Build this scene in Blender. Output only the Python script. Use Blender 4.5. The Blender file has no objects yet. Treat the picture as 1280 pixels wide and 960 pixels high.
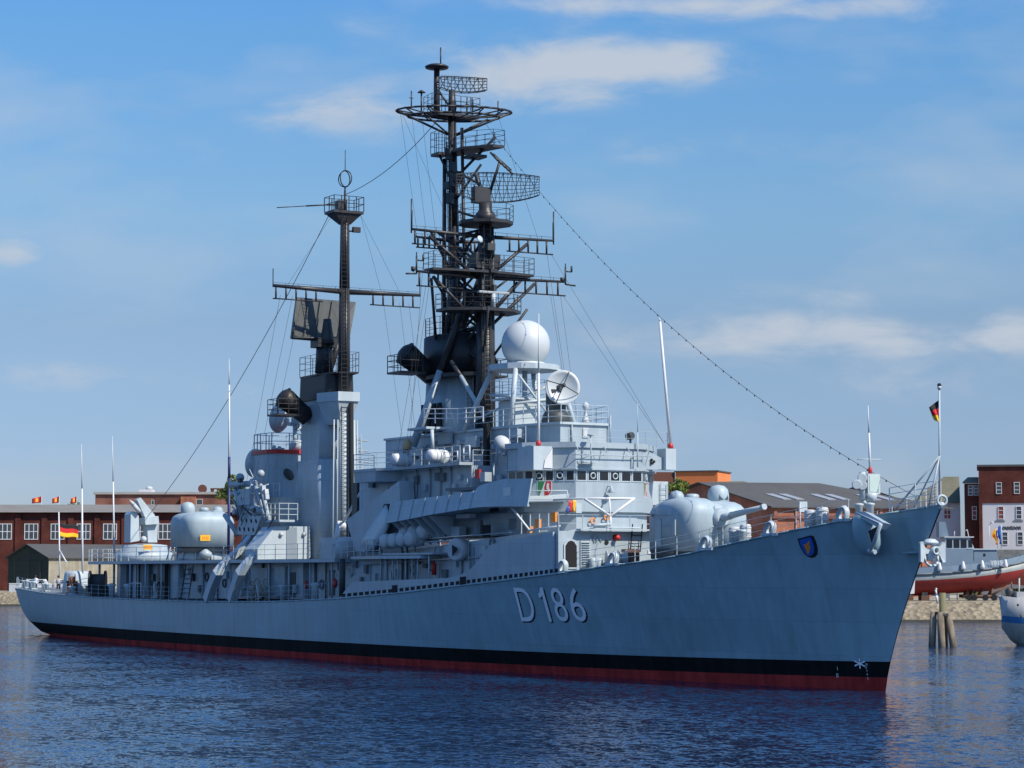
import bpy, bmesh, math, random
from mathutils import Vector as V, Matrix
random.seed(7)
SC = bpy.context.scene
COL = SC.collection
# ------------------------------------------------------------------ calibrated view: ship frame, x forward, y port, z up, water at 0
FPX, HOR, AH, DB, RB, CH = 2888.6, 714.55, 0.521976, 119.07, 19.0874, 6.1045
PT = math.atan((HOR - 480) / FPX)
s_, c_ = math.sin(AH), math.cos(AH)
CAM = V((-RB * s_ + DB * c_, -RB * c_ - DB * s_, CH))
RV, FH, ZV = V((s_, c_, 0)), V((-c_, s_, 0)), V((0, 0, 1))
FW = FH * math.cos(PT) + ZV * math.sin(PT)
UP = -FH * math.sin(PT) + ZV * math.cos(PT)

def ray(px, py): return RV * ((px - 640) / FPX) - UP * ((py - 480) / FPX) + FW
def Y(px, py, y): d = ray(px, py); return CAM + d * ((y - CAM.y) / d.y)
def X(px, py, x): d = ray(px, py); return CAM + d * ((x - CAM.x) / d.x)
def ZP(px, py, z): d = ray(px, py); return CAM + d * ((z - CAM.z) / d.z)
def D(px, py, dd): d = ray(px, py); return CAM + d * (dd / d.dot(FH))
def W(r, f, z): return V((CAM.x, CAM.y, 0)) + RV * r + FH * f + ZV * z
def RF(p): q = V(p) - V((CAM.x, CAM.y, 0)); return q.dot(RV), q.dot(FH)
def proj(p):
    d = V(p) - CAM; k = d.dot(FW)
    return 640 + FPX * d.dot(RV) / k, 480 - FPX * d.dot(UP) / k, k
def lerp(a, b, t): return a + (b - a) * t
def interp(x, pts):
    if x <= pts[0][0]: return pts[0][1]
    for (x0, y0), (x1, y1) in zip(pts, pts[1:]):
        if x <= x1: return y0 + (y1 - y0) * (x - x0) / (x1 - x0)
    return pts[-1][1]

# ------------------------------------------------------------------ materials
def new_mat(name):
    m = bpy.data.materials.new(name); m.use_nodes = True
    nt = m.node_tree; return m, nt, nt.nodes['Principled BSDF']
def paint(name, col, rough=.5, var=.12, scale=.6, streak=0.0, metal=0.0, spec=.4, rust=0.0, bump=0.0, plates=None):
    m, nt, b = new_mat(name); N, L = nt.nodes, nt.links
    b.inputs['Roughness'].default_value = rough; b.inputs['Metallic'].default_value = metal
    b.inputs['Specular IOR Level'].default_value = spec
    tc = N.new('ShaderNodeTexCoord')
    n = N.new('ShaderNodeTexNoise'); n.inputs['Scale'].default_value = scale; n.inputs['Detail'].default_value = 6; n.inputs['Roughness'].default_value = .65
    L.new(tc.outputs['Object'], n.inputs['Vector'])
    mp = N.new('ShaderNodeMapRange'); mp.inputs[1].default_value = .3; mp.inputs[2].default_value = .7
    mp.inputs[3].default_value = 1 - var; mp.inputs[4].default_value = 1 + var
    L.new(n.outputs['Fac'], mp.inputs[0])
    val = mp.outputs[0]
    if streak:
        mv = N.new('ShaderNodeMapping'); mv.inputs['Scale'].default_value = (1.3, 1.3, .12); L.new(tc.outputs['Object'], mv.inputs[0])
        n2 = N.new('ShaderNodeTexNoise'); n2.inputs['Scale'].default_value = 1.6; n2.inputs['Detail'].default_value = 4; L.new(mv.outputs[0], n2.inputs['Vector'])
        m2 = N.new('ShaderNodeMapRange'); m2.inputs[1].default_value = .35; m2.inputs[2].default_value = .65; m2.inputs[3].default_value = 1 - streak; m2.inputs[4].default_value = 1 + streak
        L.new(n2.outputs['Fac'], m2.inputs[0])
        mu = N.new('ShaderNodeMath'); mu.operation = 'MULTIPLY'; L.new(val, mu.inputs[0]); L.new(m2.outputs[0], mu.inputs[1]); val = mu.outputs[0]
    if plates:
        sx = N.new('ShaderNodeSeparateXYZ'); L.new(tc.outputs['Object'], sx.inputs[0]); cx = N.new('ShaderNodeCombineXYZ'); L.new(sx.outputs['X'], cx.inputs['X']); L.new(sx.outputs['Z'], cx.inputs['Y'])
        bk = N.new('ShaderNodeTexBrick'); bk.inputs['Scale'].default_value = 1; bk.inputs['Brick Width'].default_value = plates[0]; bk.inputs['Row Height'].default_value = plates[1]; bk.inputs['Mortar Size'].default_value = .022; bk.inputs['Mortar Smooth'].default_value = .4
        bk.inputs['Color1'].default_value = (1.04, 1.04, 1.04, 1); bk.inputs['Color2'].default_value = (.95, .95, .95, 1); bk.inputs['Mortar'].default_value = (.86, .86, .86, 1); L.new(cx.outputs[0], bk.inputs['Vector'])
        sb = N.new('ShaderNodeSeparateColor'); L.new(bk.outputs['Color'], sb.inputs[0]); mp_ = N.new('ShaderNodeMath'); mp_.operation = 'MULTIPLY'; L.new(val, mp_.inputs[0]); L.new(sb.outputs[0], mp_.inputs[1]); val = mp_.outputs[0]
    vm = N.new('ShaderNodeVectorMath'); vm.operation = 'SCALE'; vm.inputs[0].default_value = col[:3]; L.new(val, vm.inputs['Scale'])
    out = vm.outputs[0]
    if rust:
        mr = N.new('ShaderNodeMapping'); mr.inputs['Scale'].default_value = (1, 1, .16); L.new(tc.outputs['Object'], mr.inputs[0])
        n3 = N.new('ShaderNodeTexNoise'); n3.inputs['Scale'].default_value = .9; n3.inputs['Detail'].default_value = 8; n3.inputs['Roughness'].default_value = .7; L.new(mr.outputs[0], n3.inputs['Vector'])
        m3 = N.new('ShaderNodeMapRange'); m3.inputs[1].default_value = .66; m3.inputs[2].default_value = .76; m3.inputs[4].default_value = rust; L.new(n3.outputs['Fac'], m3.inputs[0])
        mx = N.new('ShaderNodeMix'); mx.data_type = 'RGBA'; mx.inputs['B'].default_value = (.13, .075, .045, 1)
        L.new(m3.outputs[0], mx.inputs['Factor']); L.new(out, mx.inputs['A']); out = mx.outputs['Result']
    L.new(out, b.inputs['Base Color'])
    if bump:
        bp = N.new('ShaderNodeBump'); bp.inputs['Strength'].default_value = bump; bp.inputs['Distance'].default_value = .05
        nb = N.new('ShaderNodeTexNoise'); nb.inputs['Scale'].default_value = 1.1; nb.inputs['Detail'].default_value = 3; L.new(tc.outputs['Object'], nb.inputs['Vector'])
        L.new(nb.outputs['Fac'], bp.inputs['Height']); L.new(bp.outputs[0], b.inputs['Normal'])
    return m
def brick(name, c1, c2, mortar, scale=1.0, axis='wall'):
    m, nt, b = new_mat(name); N, L = nt.nodes, nt.links
    b.inputs['Roughness'].default_value = .9; b.inputs['Specular IOR Level'].default_value = .15
    tc = N.new('ShaderNodeTexCoord'); sp = N.new('ShaderNodeSeparateXYZ'); L.new(tc.outputs['Object'], sp.inputs[0])
    # distance along the wall = dot with the two horizontal axes
    a = N.new('ShaderNodeMath'); a.operation = 'ADD'; L.new(sp.outputs['X'], a.inputs[0]); L.new(sp.outputs['Y'], a.inputs[1])
    cb = N.new('ShaderNodeCombineXYZ'); L.new(a.outputs[0], cb.inputs['X']); L.new(sp.outputs['Z'], cb.inputs['Y'])
    bt = N.new('ShaderNodeTexBrick'); bt.inputs['Scale'].default_value = scale; bt.inputs['Color1'].default_value = (*c1, 1); bt.inputs['Color2'].default_value = (*c2, 1)
    bt.inputs['Mortar'].default_value = (*mortar, 1); bt.inputs['Mortar Size'].default_value = .012; L.new(cb.outputs[0], bt.inputs['Vector'])
    n = N.new('ShaderNodeTexNoise'); n.inputs['Scale'].default_value = .35; n.inputs['Detail'].default_value = 7; L.new(tc.outputs['Object'], n.inputs['Vector'])
    mp = N.new('ShaderNodeMapRange'); mp.inputs[1].default_value = .3; mp.inputs[2].default_value = .7; mp.inputs[3].default_value = .65; mp.inputs[4].default_value = 1.3; L.new(n.outputs['Fac'], mp.inputs[0])
    vm = N.new('ShaderNodeVectorMath'); vm.operation = 'SCALE'; L.new(bt.outputs['Color'], vm.inputs[0]); L.new(mp.outputs[0], vm.inputs['Scale'])
    L.new(vm.outputs[0], b.inputs['Base Color']); return m
def glassy(name, col=(.012, .016, .02), rough=.08):
    m, nt, b = new_mat(name); b.inputs['Base Color'].default_value = (*col, 1); b.inputs['Roughness'].default_value = rough; b.inputs['Specular IOR Level'].default_value = .6
    return m

GREY = paint('naval grey paint', (.345, .41, .44), .42, .09, .5, .06, rust=.2, plates=(2.6, 1.3))
HULL = paint('hull side grey paint', (.25, .375, .42), .4, .10, .22, .07, rust=.35, bump=.3, plates=(5.5, 1.75))
LGREY = paint('pale grey paint', (.42, .485, .505), .45, .08, .8, .05, rust=.12)
DGREY = paint('weathered deck grey', (.15, .165, .175), .7, .15, .8)
BLACK = paint('soot black paint', (.022, .021, .021), .5, .25, .6)
MASTB = paint('mast black paint', (.03, .03, .031), .45, .3, .9)
BOOT = paint('black boot topping', (.007, .008, .009), .75, .45, .5, .3, spec=.12, rust=.22)
RED = paint('red antifouling', (.36, .035, .03), .85, .3, .7, .22, spec=.1, rust=.4)
WHITE = paint('white paint', (.62, .63, .62), .45, .06, 1.0)
OFFW = paint('off white canvas', (.48, .50, .50), .7, .1, 1.2)
RADM = paint('radome white', (.50, .54, .54), .4, .03, .7)
REDP = paint('signal red paint', (.5, .035, .03), .45, .1, 1)
ORNG = paint('orange marker', (.75, .24, .02), .5, .12, 2)
YELL = paint('yellow marker', (.8, .42, .03), .5, .1, 2)
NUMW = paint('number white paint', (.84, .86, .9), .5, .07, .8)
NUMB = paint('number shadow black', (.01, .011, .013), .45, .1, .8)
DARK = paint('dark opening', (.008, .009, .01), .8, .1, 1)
DKGR = paint('radar mesh dark', (.045, .05, .05), .5, .2, 1.5)
SPSG = paint('radar panel dark grey', (.06, .066, .062), .5, .2, .6, .1)
GLASS = glassy('dark bridge glass', (.008, .009, .011), .35)
WIN = glassy('building window glass', (.05, .06, .07), .12)
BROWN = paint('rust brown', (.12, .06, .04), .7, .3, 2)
ROPE = paint('hemp rope', (.35, .27, .18), .9, .2, 3)

# ------------------------------------------------------------------ mesh builder
class MB:
    def __init__(self): self.v, self.f, self.m, self.s = [], [], [], []
    def add(self, vs, fs, mat=0, smooth=False):
        o = len(self.v); self.v += [tuple(p) for p in vs]
        for f in fs: self.f.append([i + o for i in f]); self.m.append(mat); self.s.append(smooth)
        return self
    def box(self, x0, x1, y0, y1, z0, z1, mat=0):
        vs = [(x, y, z) for z in (z0, z1) for x, y in ((x0, y0), (x1, y0), (x1, y1), (x0, y1))]
        return self.add(vs, [(3, 2, 1, 0), (4, 5, 6, 7), (0, 1, 5, 4), (1, 2, 6, 5), (2, 3, 7, 6), (3, 0, 4, 7)], mat)
    def obox(self, c, a, b, d, mat=0):
        c, a, b, d = V(c), V(a), V(b), V(d)
        vs = [c - a - b - d, c + a - b - d, c + a + b - d, c - a + b - d, c - a - b + d, c + a - b + d, c + a + b + d, c - a + b + d]
        return self.add(vs, [(3, 2, 1, 0), (4, 5, 6, 7), (0, 1, 5, 4), (1, 2, 6, 5), (2, 3, 7, 6), (3, 0, 4, 7)], mat)
    def prism(self, poly, z0, z1, poly2=None, mat=0, matside=None):
        p2 = poly2 or poly; n = len(poly)
        f0 = z0 if callable(z0) else (lambda x, y: z0); f1 = z1 if callable(z1) else (lambda x, y: z1)
        vs = [(x, y, f0(x, y)) for x, y in poly] + [(x, y, f1(x, y)) for x, y in p2]
        self.add(vs, [tuple(range(n))[::-1], tuple(range(n, 2 * n))], mat)
        o = len(self.v) - 2 * n
        for i in range(n):
            j = (i + 1) % n; self.f.append([o + i, o + j, o + n + j, o + n + i]); self.m.append(mat if matside is None else matside); self.s.append(False)
        return self
    def slab(self, pts, th, mat=0):
        pts = [V(p) for p in pts]; th = V(th); n = len(pts)
        vs = pts + [p + th for p in pts]
        fs = [tuple(range(n))[::-1], tuple(range(n, 2 * n))] + [(i, (i + 1) % n, n + (i + 1) % n, n + i) for i in range(n)]
        return self.add(vs, fs, mat)
    def tube(self, p, q, r, r2=None, n=8, mat=0):
        p, q = V(p), V(q); r2 = r if r2 is None else r2
        d = q - p
        if d.length < 1e-6: return self
        d.normalize(); a = d.orthogonal().normalized(); b = d.cross(a)
        vs = []
        for c, rr in ((p, r), (q, r2)):
            for i in range(n):
                t = 2 * math.pi * (i + .5) / n; vs.append(c + a * (rr * math.cos(t)) + b * (rr * math.sin(t)))
        fs = [(i, (i + 1) % n, n + (i + 1) % n, n + i) for i in range(n)]
        o = len(self.v); self.add(vs, fs, mat, n > 5)
        self.f.append([o + i for i in range(n)][::-1]); self.m.append(mat); self.s.append(False)
        self.f.append([o + n + i for i in range(n)]); self.m.append(mat); self.s.append(False)
        return self
    def path(self, pts, r, n=6, mat=0):
        for a, b in zip(pts, pts[1:]): self.tube(a, b, r, n=n, mat=mat)
        return self
    def lathe(self, prof, o, ax=(0, 0, 1), n=24, sx=1, sy=1, xdir=None, mat=0, smooth=True, power=2.0):
        o, ax = V(o), V(ax).normalized()
        a = V(xdir).normalized() if xdir is not None else (V((1, 0, 0)) if abs(ax.z) > .9 else ax.orthogonal().normalized())
        b = ax.cross(a).normalized(); a = b.cross(ax)
        vs, fs = [], []
        for r, h in prof:
            for i in range(n):
                t = 2 * math.pi * i / n; ct, st = math.cos(t), math.sin(t)
                k = (abs(ct) ** power + abs(st) ** power) ** (-1 / power)
                vs.append(o + ax * h + a * (r * sx * ct * k) + b * (r * sy * st * k))
        for j in range(len(prof) - 1):
            for i in range(n): fs.append((j * n + i, j * n + (i + 1) % n, (j + 1) * n + (i + 1) % n, (j + 1) * n + i))
        base = len(self.v); self.add(vs, fs, mat, smooth)
        closed = prof[0] == prof[-1]
        if prof[0][0] > 1e-4 and not closed: self.f.append([base + i for i in range(n)][::-1]); self.m.append(mat); self.s.append(False)
        k = (len(prof) - 1) * n
        if prof[-1][0] > 1e-4 and not closed: self.f.append([base + k + i for i in range(n)]); self.m.append(mat); self.s.append(False)
        return self
    def sphere(self, c, r, n=20, m=12, sz=1, mat=0):
        return self.lathe([(max(1e-5, r * math.sin(math.pi * i / m)), -r * sz * math.cos(math.pi * i / m)) for i in range(m + 1)], c, n=n, mat=mat)
    def dome(self, c, r, h0, n=18, mat=0, sz=1):
        c = V(c)
        return self.lathe([(r, 0), (r, h0)] + [(max(1e-5, r * math.cos(math.pi / 2 * i / 6)), h0 + r * sz * math.sin(math.pi / 2 * i / 6)) for i in range(1, 7)], c, n=n, mat=mat)
    def torus(self, c, ax, R, r, n=20, k=6, mat=0):
        c, ax = V(c), V(ax).normalized(); a = ax.orthogonal().normalized(); b = ax.cross(a); vs, fs = [], []
        for i in range(n):
            t = 2 * math.pi * i / n; d = a * math.cos(t) + b * math.sin(t)
            for j in range(k):
                u = 2 * math.pi * j / k; vs.append(c + d * (R + r * math.cos(u)) + ax * (r * math.sin(u)))
        for i in range(n):
            for j in range(k): fs.append((i * k + j, ((i + 1) % n) * k + j, ((i + 1) % n) * k + (j + 1) % k, i * k + (j + 1) % k))
        return self.add(vs, fs, mat, True)
    def rail(self, pts, h=1.0, step=1.6, wires=3, r=.02, rp=.028, closed=False, mat=0):
        pts = [V(p) for p in pts]
        if closed: pts.append(pts[0])
        for k in range(1, wires + 1): self.path([p + V((0, 0, h * k / wires)) for p in pts], r, 5, mat)
        for i, (a, b) in enumerate(zip(pts, pts[1:])):
            n = max(1, round((b - a).length / step))
            for j in range(n + (1 if i == len(pts) - 2 and not closed else 0)):
                p = a.lerp(b, j / n); self.tube(p, p + V((0, 0, h)), rp, n=5, mat=mat)
        return self
    def ladder(self, p, q, side, w=.45, step=.3, r=.03, mat=0):
        p, q, s = V(p), V(q), V(side).normalized() * w / 2
        self.tube(p - s, q - s, r, n=5, mat=mat); self.tube(p + s, q + s, r, n=5, mat=mat)
        n = max(2, int((q - p).length / step))
        for i in range(1, n): c = p.lerp(q, i / n); self.tube(c - s, c + s, r * .7, n=4, mat=mat)
        return self
    def build(self, name, mats, parent=None, normals=True):
        me = bpy.data.meshes.new(name); me.from_pydata(self.v, [], self.f)
        for m in (mats if isinstance(mats, (list, tuple)) else [mats]): me.materials.append(m)
        me.polygons.foreach_set('material_index', self.m); me.polygons.foreach_set('use_smooth', self.s)
        if normals:
            bm = bmesh.new(); bm.from_mesh(me); bmesh.ops.recalc_face_normals(bm, faces=bm.faces); bm.to_mesh(me); bm.free()
        me.update(); o = bpy.data.objects.new(name, me); COL.objects.link(o)
        if parent is not None: hang(o, parent)
        return o
def world_of(o):
    m = o.matrix_basis.copy()
    if o.parent is not None: m = world_of(o.parent) @ o.matrix_parent_inverse @ m
    return m
def hang(o, parent):
    o.parent = parent; o.matrix_parent_inverse = world_of(parent).inverted()
def thing(name, label, cat, loc=(0, 0, 0), rz=0, group=None):
    o = bpy.data.objects.new(name, None); COL.objects.link(o); o.location = loc; o.rotation_euler = (0, 0, rz); o.empty_display_size = .2
    return tag(o, label, cat, group)
def tag(o, label, cat, group=None):
    o['label'] = label; o['category'] = cat
    if group: o['group'] = group
    return o
def kind(o, k): o['kind'] = k; return o
def copy_tree(o, parent=None):
    c = o.copy(); COL.objects.link(c)
    if parent is not None: c.parent = parent
    for ch in list(o.children): copy_tree(ch, c)
    return c
def text_mesh(txt, size, bold=0.0):
    cu = bpy.data.curves.new('lettering', 'FONT'); cu.body = txt; cu.size = size; cu.offset = bold; cu.resolution_u = 4
    o = bpy.data.objects.new('lettering', cu); COL.objects.link(o)
    dg = bpy.context.evaluated_depsgraph_get(); me = bpy.data.meshes.new_from_object(o.evaluated_get(dg))
    bpy.data.objects.remove(o); bpy.data.curves.remove(cu); return me
def text_on(name, txt, size, org, ax, up, off, mat, parent, bold=0.0, wscale=1.0, fn=None):
    """lettering as a thin mesh: org + x*ax + y*up, lifted by off along the outward normal, or mapped by fn(x, y)"""
    me = text_mesh(txt, size, bold)
    bm = bmesh.new(); bm.from_mesh(me); bmesh.ops.triangulate(bm, faces=bm.faces)
    if fn:
        for _ in range(2): bmesh.ops.subdivide_edges(bm, edges=[e for e in bm.edges if e.calc_length() > .3], cuts=1); bmesh.ops.triangulate(bm, faces=bm.faces)
        for v in bm.verts: v.co = fn(v.co.x * wscale, v.co.y)
    else:
        ax, up = V(ax).normalized(), V(up).normalized(); nn = ax.cross(up)
        for v in bm.verts: v.co = V(org) + ax * (v.co.x * wscale) + up * v.co.y + nn * off
    bm.to_mesh(me); bm.free(); me.materials.clear(); me.materials.append(mat); me.name = name
    o = bpy.data.objects.new(name, me); COL.objects.link(o)
    if parent: hang(o, parent)
    return o
# ================================================================== WARSHIP: hull
ship = thing('warship', 'long grey destroyer with hull number D 186 moored in the harbour', 'warship', (-64, 0, 0))
DK = [(-131, .05), (-130.95, 1.3), (-130.75, 2.5), (-130.3, 3.4), (-129.3, 4.2), (-127, 4.75), (-120, 5.35), (-110, 5.95), (-95, 6.7), (-75, 7.15), (-55, 7.15), (-41, 7.0), (-30.7, 6.6), (-22.2, 6.0), (-18.8, 5.6), (-14.9, 5.05), (-11.6, 4.5), (-9, 3.95), (-3.8, 2.85), (0, 1.95), (2.5, 1.15), (4, .45), (4.65, .05)]
BW = [(-127, .02), (-126.5, 1.1), (-125, 2.0), (-122, 2.95), (-118, 3.8), (-105, 5.3), (-90, 6.5), (-70, 7.0), (-55, 6.9), (-40, 6.2), (-30, 5.2), (-20, 3.8), (-10, 1.95), (-5, 1.0), (0, .03)]
SHEER = [(20, 735), (55, 741), (110, 746), (150, 748), (200, 750), (260, 752), (340, 751.5), (420, 748), (500, 740.5), (600, 728.5), (700, 716), (745, 708.5), (800, 702), (850, 694), (900, 682), (950, 671), (1000, 660), (1060, 649), (1102, 642), (1140, 636.5), (1178, 630)]
def smooth_interp(x, pts):
    # monotone cubic through the table
    n = len(pts)
    if x <= pts[0][0]: return pts[0][1]
    if x >= pts[-1][0]: return pts[-1][1]
    for i in range(n - 1):
        if x <= pts[i + 1][0]: break
    d = [(pts[k + 1][1] - pts[k][1]) / (pts[k + 1][0] - pts[k][0]) for k in range(n - 1)]
    def slope(k):
        if k == 0: return d[0]
        if k == n - 1: return d[-1]
        a, b = d[k - 1], d[k]
        return 0 if a * b <= 0 else 2 * a * b / (a + b)
    x0, y0 = pts[i]; x1, y1 = pts[i + 1]; h = x1 - x0; t = (x - x0) / h
    m0, m1 = slope(i) * h, slope(i + 1) * h
    return (2 * t ** 3 - 3 * t ** 2 + 1) * y0 + (t ** 3 - 2 * t ** 2 + t) * m0 + (-2 * t ** 3 + 3 * t ** 2) * y1 + (t ** 3 - t ** 2) * m1
def deck_half(x): return smooth_interp(x, DK)
def wl_half(x): return smooth_interp(x, BW)
def line_z(x, y, poly, z=5.0):
    for _ in range(12):
        px, py, k = proj((x, y, z)); z += (py - interp(px, poly)) * k / FPX
    return z
_st = [-131 + 135.65 * i / 60 for i in range(61)]
_tab = [(x, line_z(x, -deck_half(x), SHEER)) for x in _st]
def sheer(x): return interp(x, _tab)
def hull_pt(u, t):
    xd = 4.65 - 135.65 * u; xw = -127.0 * u
    g = (1 - u) * max(t, 0) ** 1.3 + u * (1 - (1 - min(1, max(t, 0))) ** 3.2)
    x = xw + (xd - xw) * g
    b, d = wl_half(xw), deck_half(xd)
    k = interp(u, [(0, 1.35), (.15, 1.35), (.35, 1.0), (.6, .8), (1, .45)])
    if t >= 0: h = b + (d - b) * t ** k
    else: h = b * (1 + .12 * t)
    return x, h, t * sheer(xd)
us = sorted(set([0, .0015, .004, .008, .013] + [.02 + .96 * i / 84 for i in range(85)] + [.985, .989, .992, .9945, .9965, .998, .999, 1.0]))
def zred(u): return .43 + .28 * math.exp(-u * 127 / 16) - .12 * max(0, u - .6) / .4
def zblk(u): return 1.27 + .25 * math.exp(-u * 127 / 14)
mb = MB(); rows = []
for u in us:
    S = sheer(4.65 - 135.65 * u)
    ts = [-.35, 0, zred(u) / S, zblk(u) / S]; ts += [ts[3] + (1 - ts[3]) * i / 9 for i in range(1, 10)]
    rows.append([hull_pt(u, t) for t in ts])
nt_ = len(rows[0])
for side in (-1, 1):
    base = len(mb.v)
    mb.v += [(x, side * h, z) for r in rows for x, h, z in r]
    for i in range(len(us) - 1):
        for j in range(nt_ - 1):
            mb.f.append([base + i * nt_ + j, base + (i + 1) * nt_ + j, base + (i + 1) * nt_ + j + 1, base + i * nt_ + j + 1])
            mb.m.append(2 if j < 2 else 1 if j == 2 else 0); mb.s.append(True)
hull = mb.build('hull', [HULL, BOOT, RED], ship)
def hull_y(x, z):
    lo, hi = 0.0, 1.0
    for _ in range(40):
        u = (lo + hi) / 2; t = z / sheer(4.65 - 135.65 * u)
        if hull_pt(u, min(t, 1))[0] > x: lo = u
        else: hi = u
    return -hull_pt(u, min(1, z / sheer(4.65 - 135.65 * u)))[1]
# deck
mb = MB(); vs = []; 
for r in rows:
    x, h, z = r[-1]; vs += [(x, -h, z), (x, 0, z + .02 * h), (x, h, z)]
mb.add(vs, [f for i in range(len(rows) - 1) for f in ((i * 3, i * 3 + 3, i * 3 + 4, i * 3 + 1), (i * 3 + 1, i * 3 + 4, i * 3 + 5, i * 3 + 2))], 0, True)
mb.build('deck', [DGREY], hull)
# rubbing edge of the deck: a thin rounded gunwale bar
mb = MB()
for side in (-1, 1): mb.path([(x, side * (deck_half(x) + .02), sheer(x) - .03) for x in [-131 + i * 1.35 for i in range(101)]], .05, 6)
mb.build('gunwale', HULL, hull)

def edge(x, inset=.15, dz=0.0): return V((x, -deck_half(x) + inset, sheer(x) + dz))
# --- raised bulwark with its row of freeing ports
BUL = [(424, 748), (440, 727.5), (500, 725), (560, 722.5), (575, 719), (588, 712), (598, 701), (606, 689), (614, 680.5), (640, 674.5), (693, 664.5)]
mb = MB(); xs = [-50.2 + 27.3 * i / 70 for i in range(71)]; vs = []
for x in xs:
    y = -deck_half(x); zt = max(line_z(x, y, BUL), sheer(x) + .02); w = -.02 if zt - sheer(x) > .01 else 0
    vs += [(x, y - .02, sheer(x) + .0), (x, y - .02, zt), (x, y + .14, zt), (x, y + .14, sheer(x))]
n = len(xs); fs = [(i * 4 + j, i * 4 + 4 + j, i * 4 + 4 + (j + 1) % 4, i * 4 + (j + 1) % 4) for i in range(n - 1) for j in range(4)] + [(0, 1, 2, 3), (n * 4 - 4, n * 4 - 3, n * 4 - 2, n * 4 - 1)]
mb.add(vs, fs); bulwark = mb.build('bulwark', GREY, ship)
xs_ = [-49.4]
x = -49.2
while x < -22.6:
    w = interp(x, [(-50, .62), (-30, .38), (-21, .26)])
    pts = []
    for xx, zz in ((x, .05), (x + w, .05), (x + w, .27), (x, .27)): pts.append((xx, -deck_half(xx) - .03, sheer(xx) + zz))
    MB().slab(pts, (0, .03, 0)).build('freeing_port_shade', DARK, bulwark)  # dark plates painted for the shade seen through the ports, no gaps cut
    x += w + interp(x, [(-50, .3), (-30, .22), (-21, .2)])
for px in (497, 577):
    p = Y(px, 735, -6.85); xx = p.x
    MB().slab([(xx + a, -deck_half(xx + a) - .05, sheer(xx + a) + b) for a, b in ((-.4, .0), (.3, .0), (.3, .5), (-.4, .5))], (0, .04, 0)).build('fairlead_opening', DARK, bulwark)
# port bulwark for the other side
mb = MB(); vs = []
for x in xs:
    y = deck_half(x); zt = max(line_z(x, -deck_half(x), BUL), sheer(x) + .02)
    vs += [(x, y + .02, sheer(x)), (x, y + .02, zt), (x, y - .14, zt), (x, y - .14, sheer(x))]
mb.add(vs, fs).build('bulwark', GREY, ship)

# --- painted writing on the bow
def hull_map(x0, z0, dx, off, slant=0.0):
    def fn(a, b): x = x0 + a + slant * b; z = z0 + b; return V((x, hull_y(x, z) - off, z))
    return fn
def pennant(name, mat, off, ddx, ddz):
    for txt, pl, pr in (('D', 645.5, 668), ('1', 675, 689), ('8', 690, 708.5), ('6', 711, 731)):
        zb, zt = 3.0, 5.2
        one = txt == '1'
        me = text_mesh('8' if one else txt, 1, 0); vx = [v.co.x for v in me.vertices]; vy = [v.co.y for v in me.vertices]
        x0, x1, y0, y1 = min(vx), max(vx), min(vy), max(vy); bpy.data.meshes.remove(me)
        yy = hull_y(-22, 4.0)
        # the glyph box: bottom at py 777.5, top at py 734.5
        pm = (pl + pr) / 2
        A = Y(pm, 777.0, yy); B_ = Y(pm - 3, 734.5, yy)
        for _ in range(8):
            A = Y(pm + 2.5, 777, hull_y(A.x, A.z)); B_ = Y(pm - 2.5, 734.5, hull_y(B_.x, B_.z))
        zb, zt = A.z, B_.z
        xm = (A.x + B_.x) / 2
        L = Y(pl, 756, yy); R = Y(pr, 756, yy)
        for _ in range(8): L = Y(pl + 1.5, 756, hull_y(L.x, L.z)); R = Y(pr - 1.5, 756, hull_y(R.x, R.z))
        sx = (R.x - L.x) / (x1 - x0); sz = (zt - zb) / (y1 - y0)
        xl = L.x
        def fn(a, b):
            x = xl + (a - x0) * sx + ddx; z = zb + (b - y0) * sz + ddz
            return V((x, hull_y(x, z) - off, z))
        if one:
            w_, h_ = x1 - x0, y1 - y0; q = [(.0, .70), (.0, .80), (.22, .86), (.42, 1.0), (.72, 1.0), (.72, 0), (.42, 0), (.42, .78), (.2, .70)]
            gg = MB(); pts = [(x0 + w_ * a, y0 + h_ * b) for a, b in q]; gg.add([fn(*p) for p in pts], [(0, 1, 2, 7, 8), (2, 3, 7), (3, 4, 5, 6, 7)]); gg.build(name, mat, hull, False)
        else: text_on(name, txt, 1, None, None, None, 0, mat, hull, -.004, 1.0, fn)
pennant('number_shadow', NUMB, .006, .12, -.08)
pennant('pennant_number', NUMW, .012, 0, 0)
# draught marks and the bow star
for px, py, t_, h in ((1046, 833, 'I', .2), (1045, 841, 'II', .24), (1081.5, 829, 'IX', .12), (1082, 833, '8', .12), (1083, 837, '7', .12), (1083.5, 841, '6', .12), (1084, 846, '5', .14)):
    p = Y(px, py, -1.0)
    for _ in range(8): p = Y(px, py, hull_y(p.x, p.z))
    text_on('draught_mark', t_, h * 1.3, None, None, None, 0, NUMW, hull, 0, 1.1, hull_map(p.x, p.z - h, 0, .015))
p = Y(1075, 829.5, -1)
for _ in range(8): p = Y(1075, 829.5, hull_y(p.x, p.z))
mb = MB()
for k in range(3):
    a = math.pi * k / 3 + .5; d = (.26 * math.cos(a) * 1.5, .26 * math.sin(a))
    nrm = (-d[1], d[0]); L = math.hypot(*nrm); nrm = (nrm[0] / L * .035, nrm[1] / L * .035)
    q = [(p.x + sx * d[0] + sn * nrm[0], p.z + sx * d[1] + sn * nrm[1]) for sx, sn in ((-1, -1), (1, -1), (1, 1), (-1, 1))]
    mb.slab([(x, hull_y(x, z) - .02 - .004 * k, z) for x, z in q], (0, .006, 0))
mb.build('bow_star', NUMW, hull)
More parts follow.
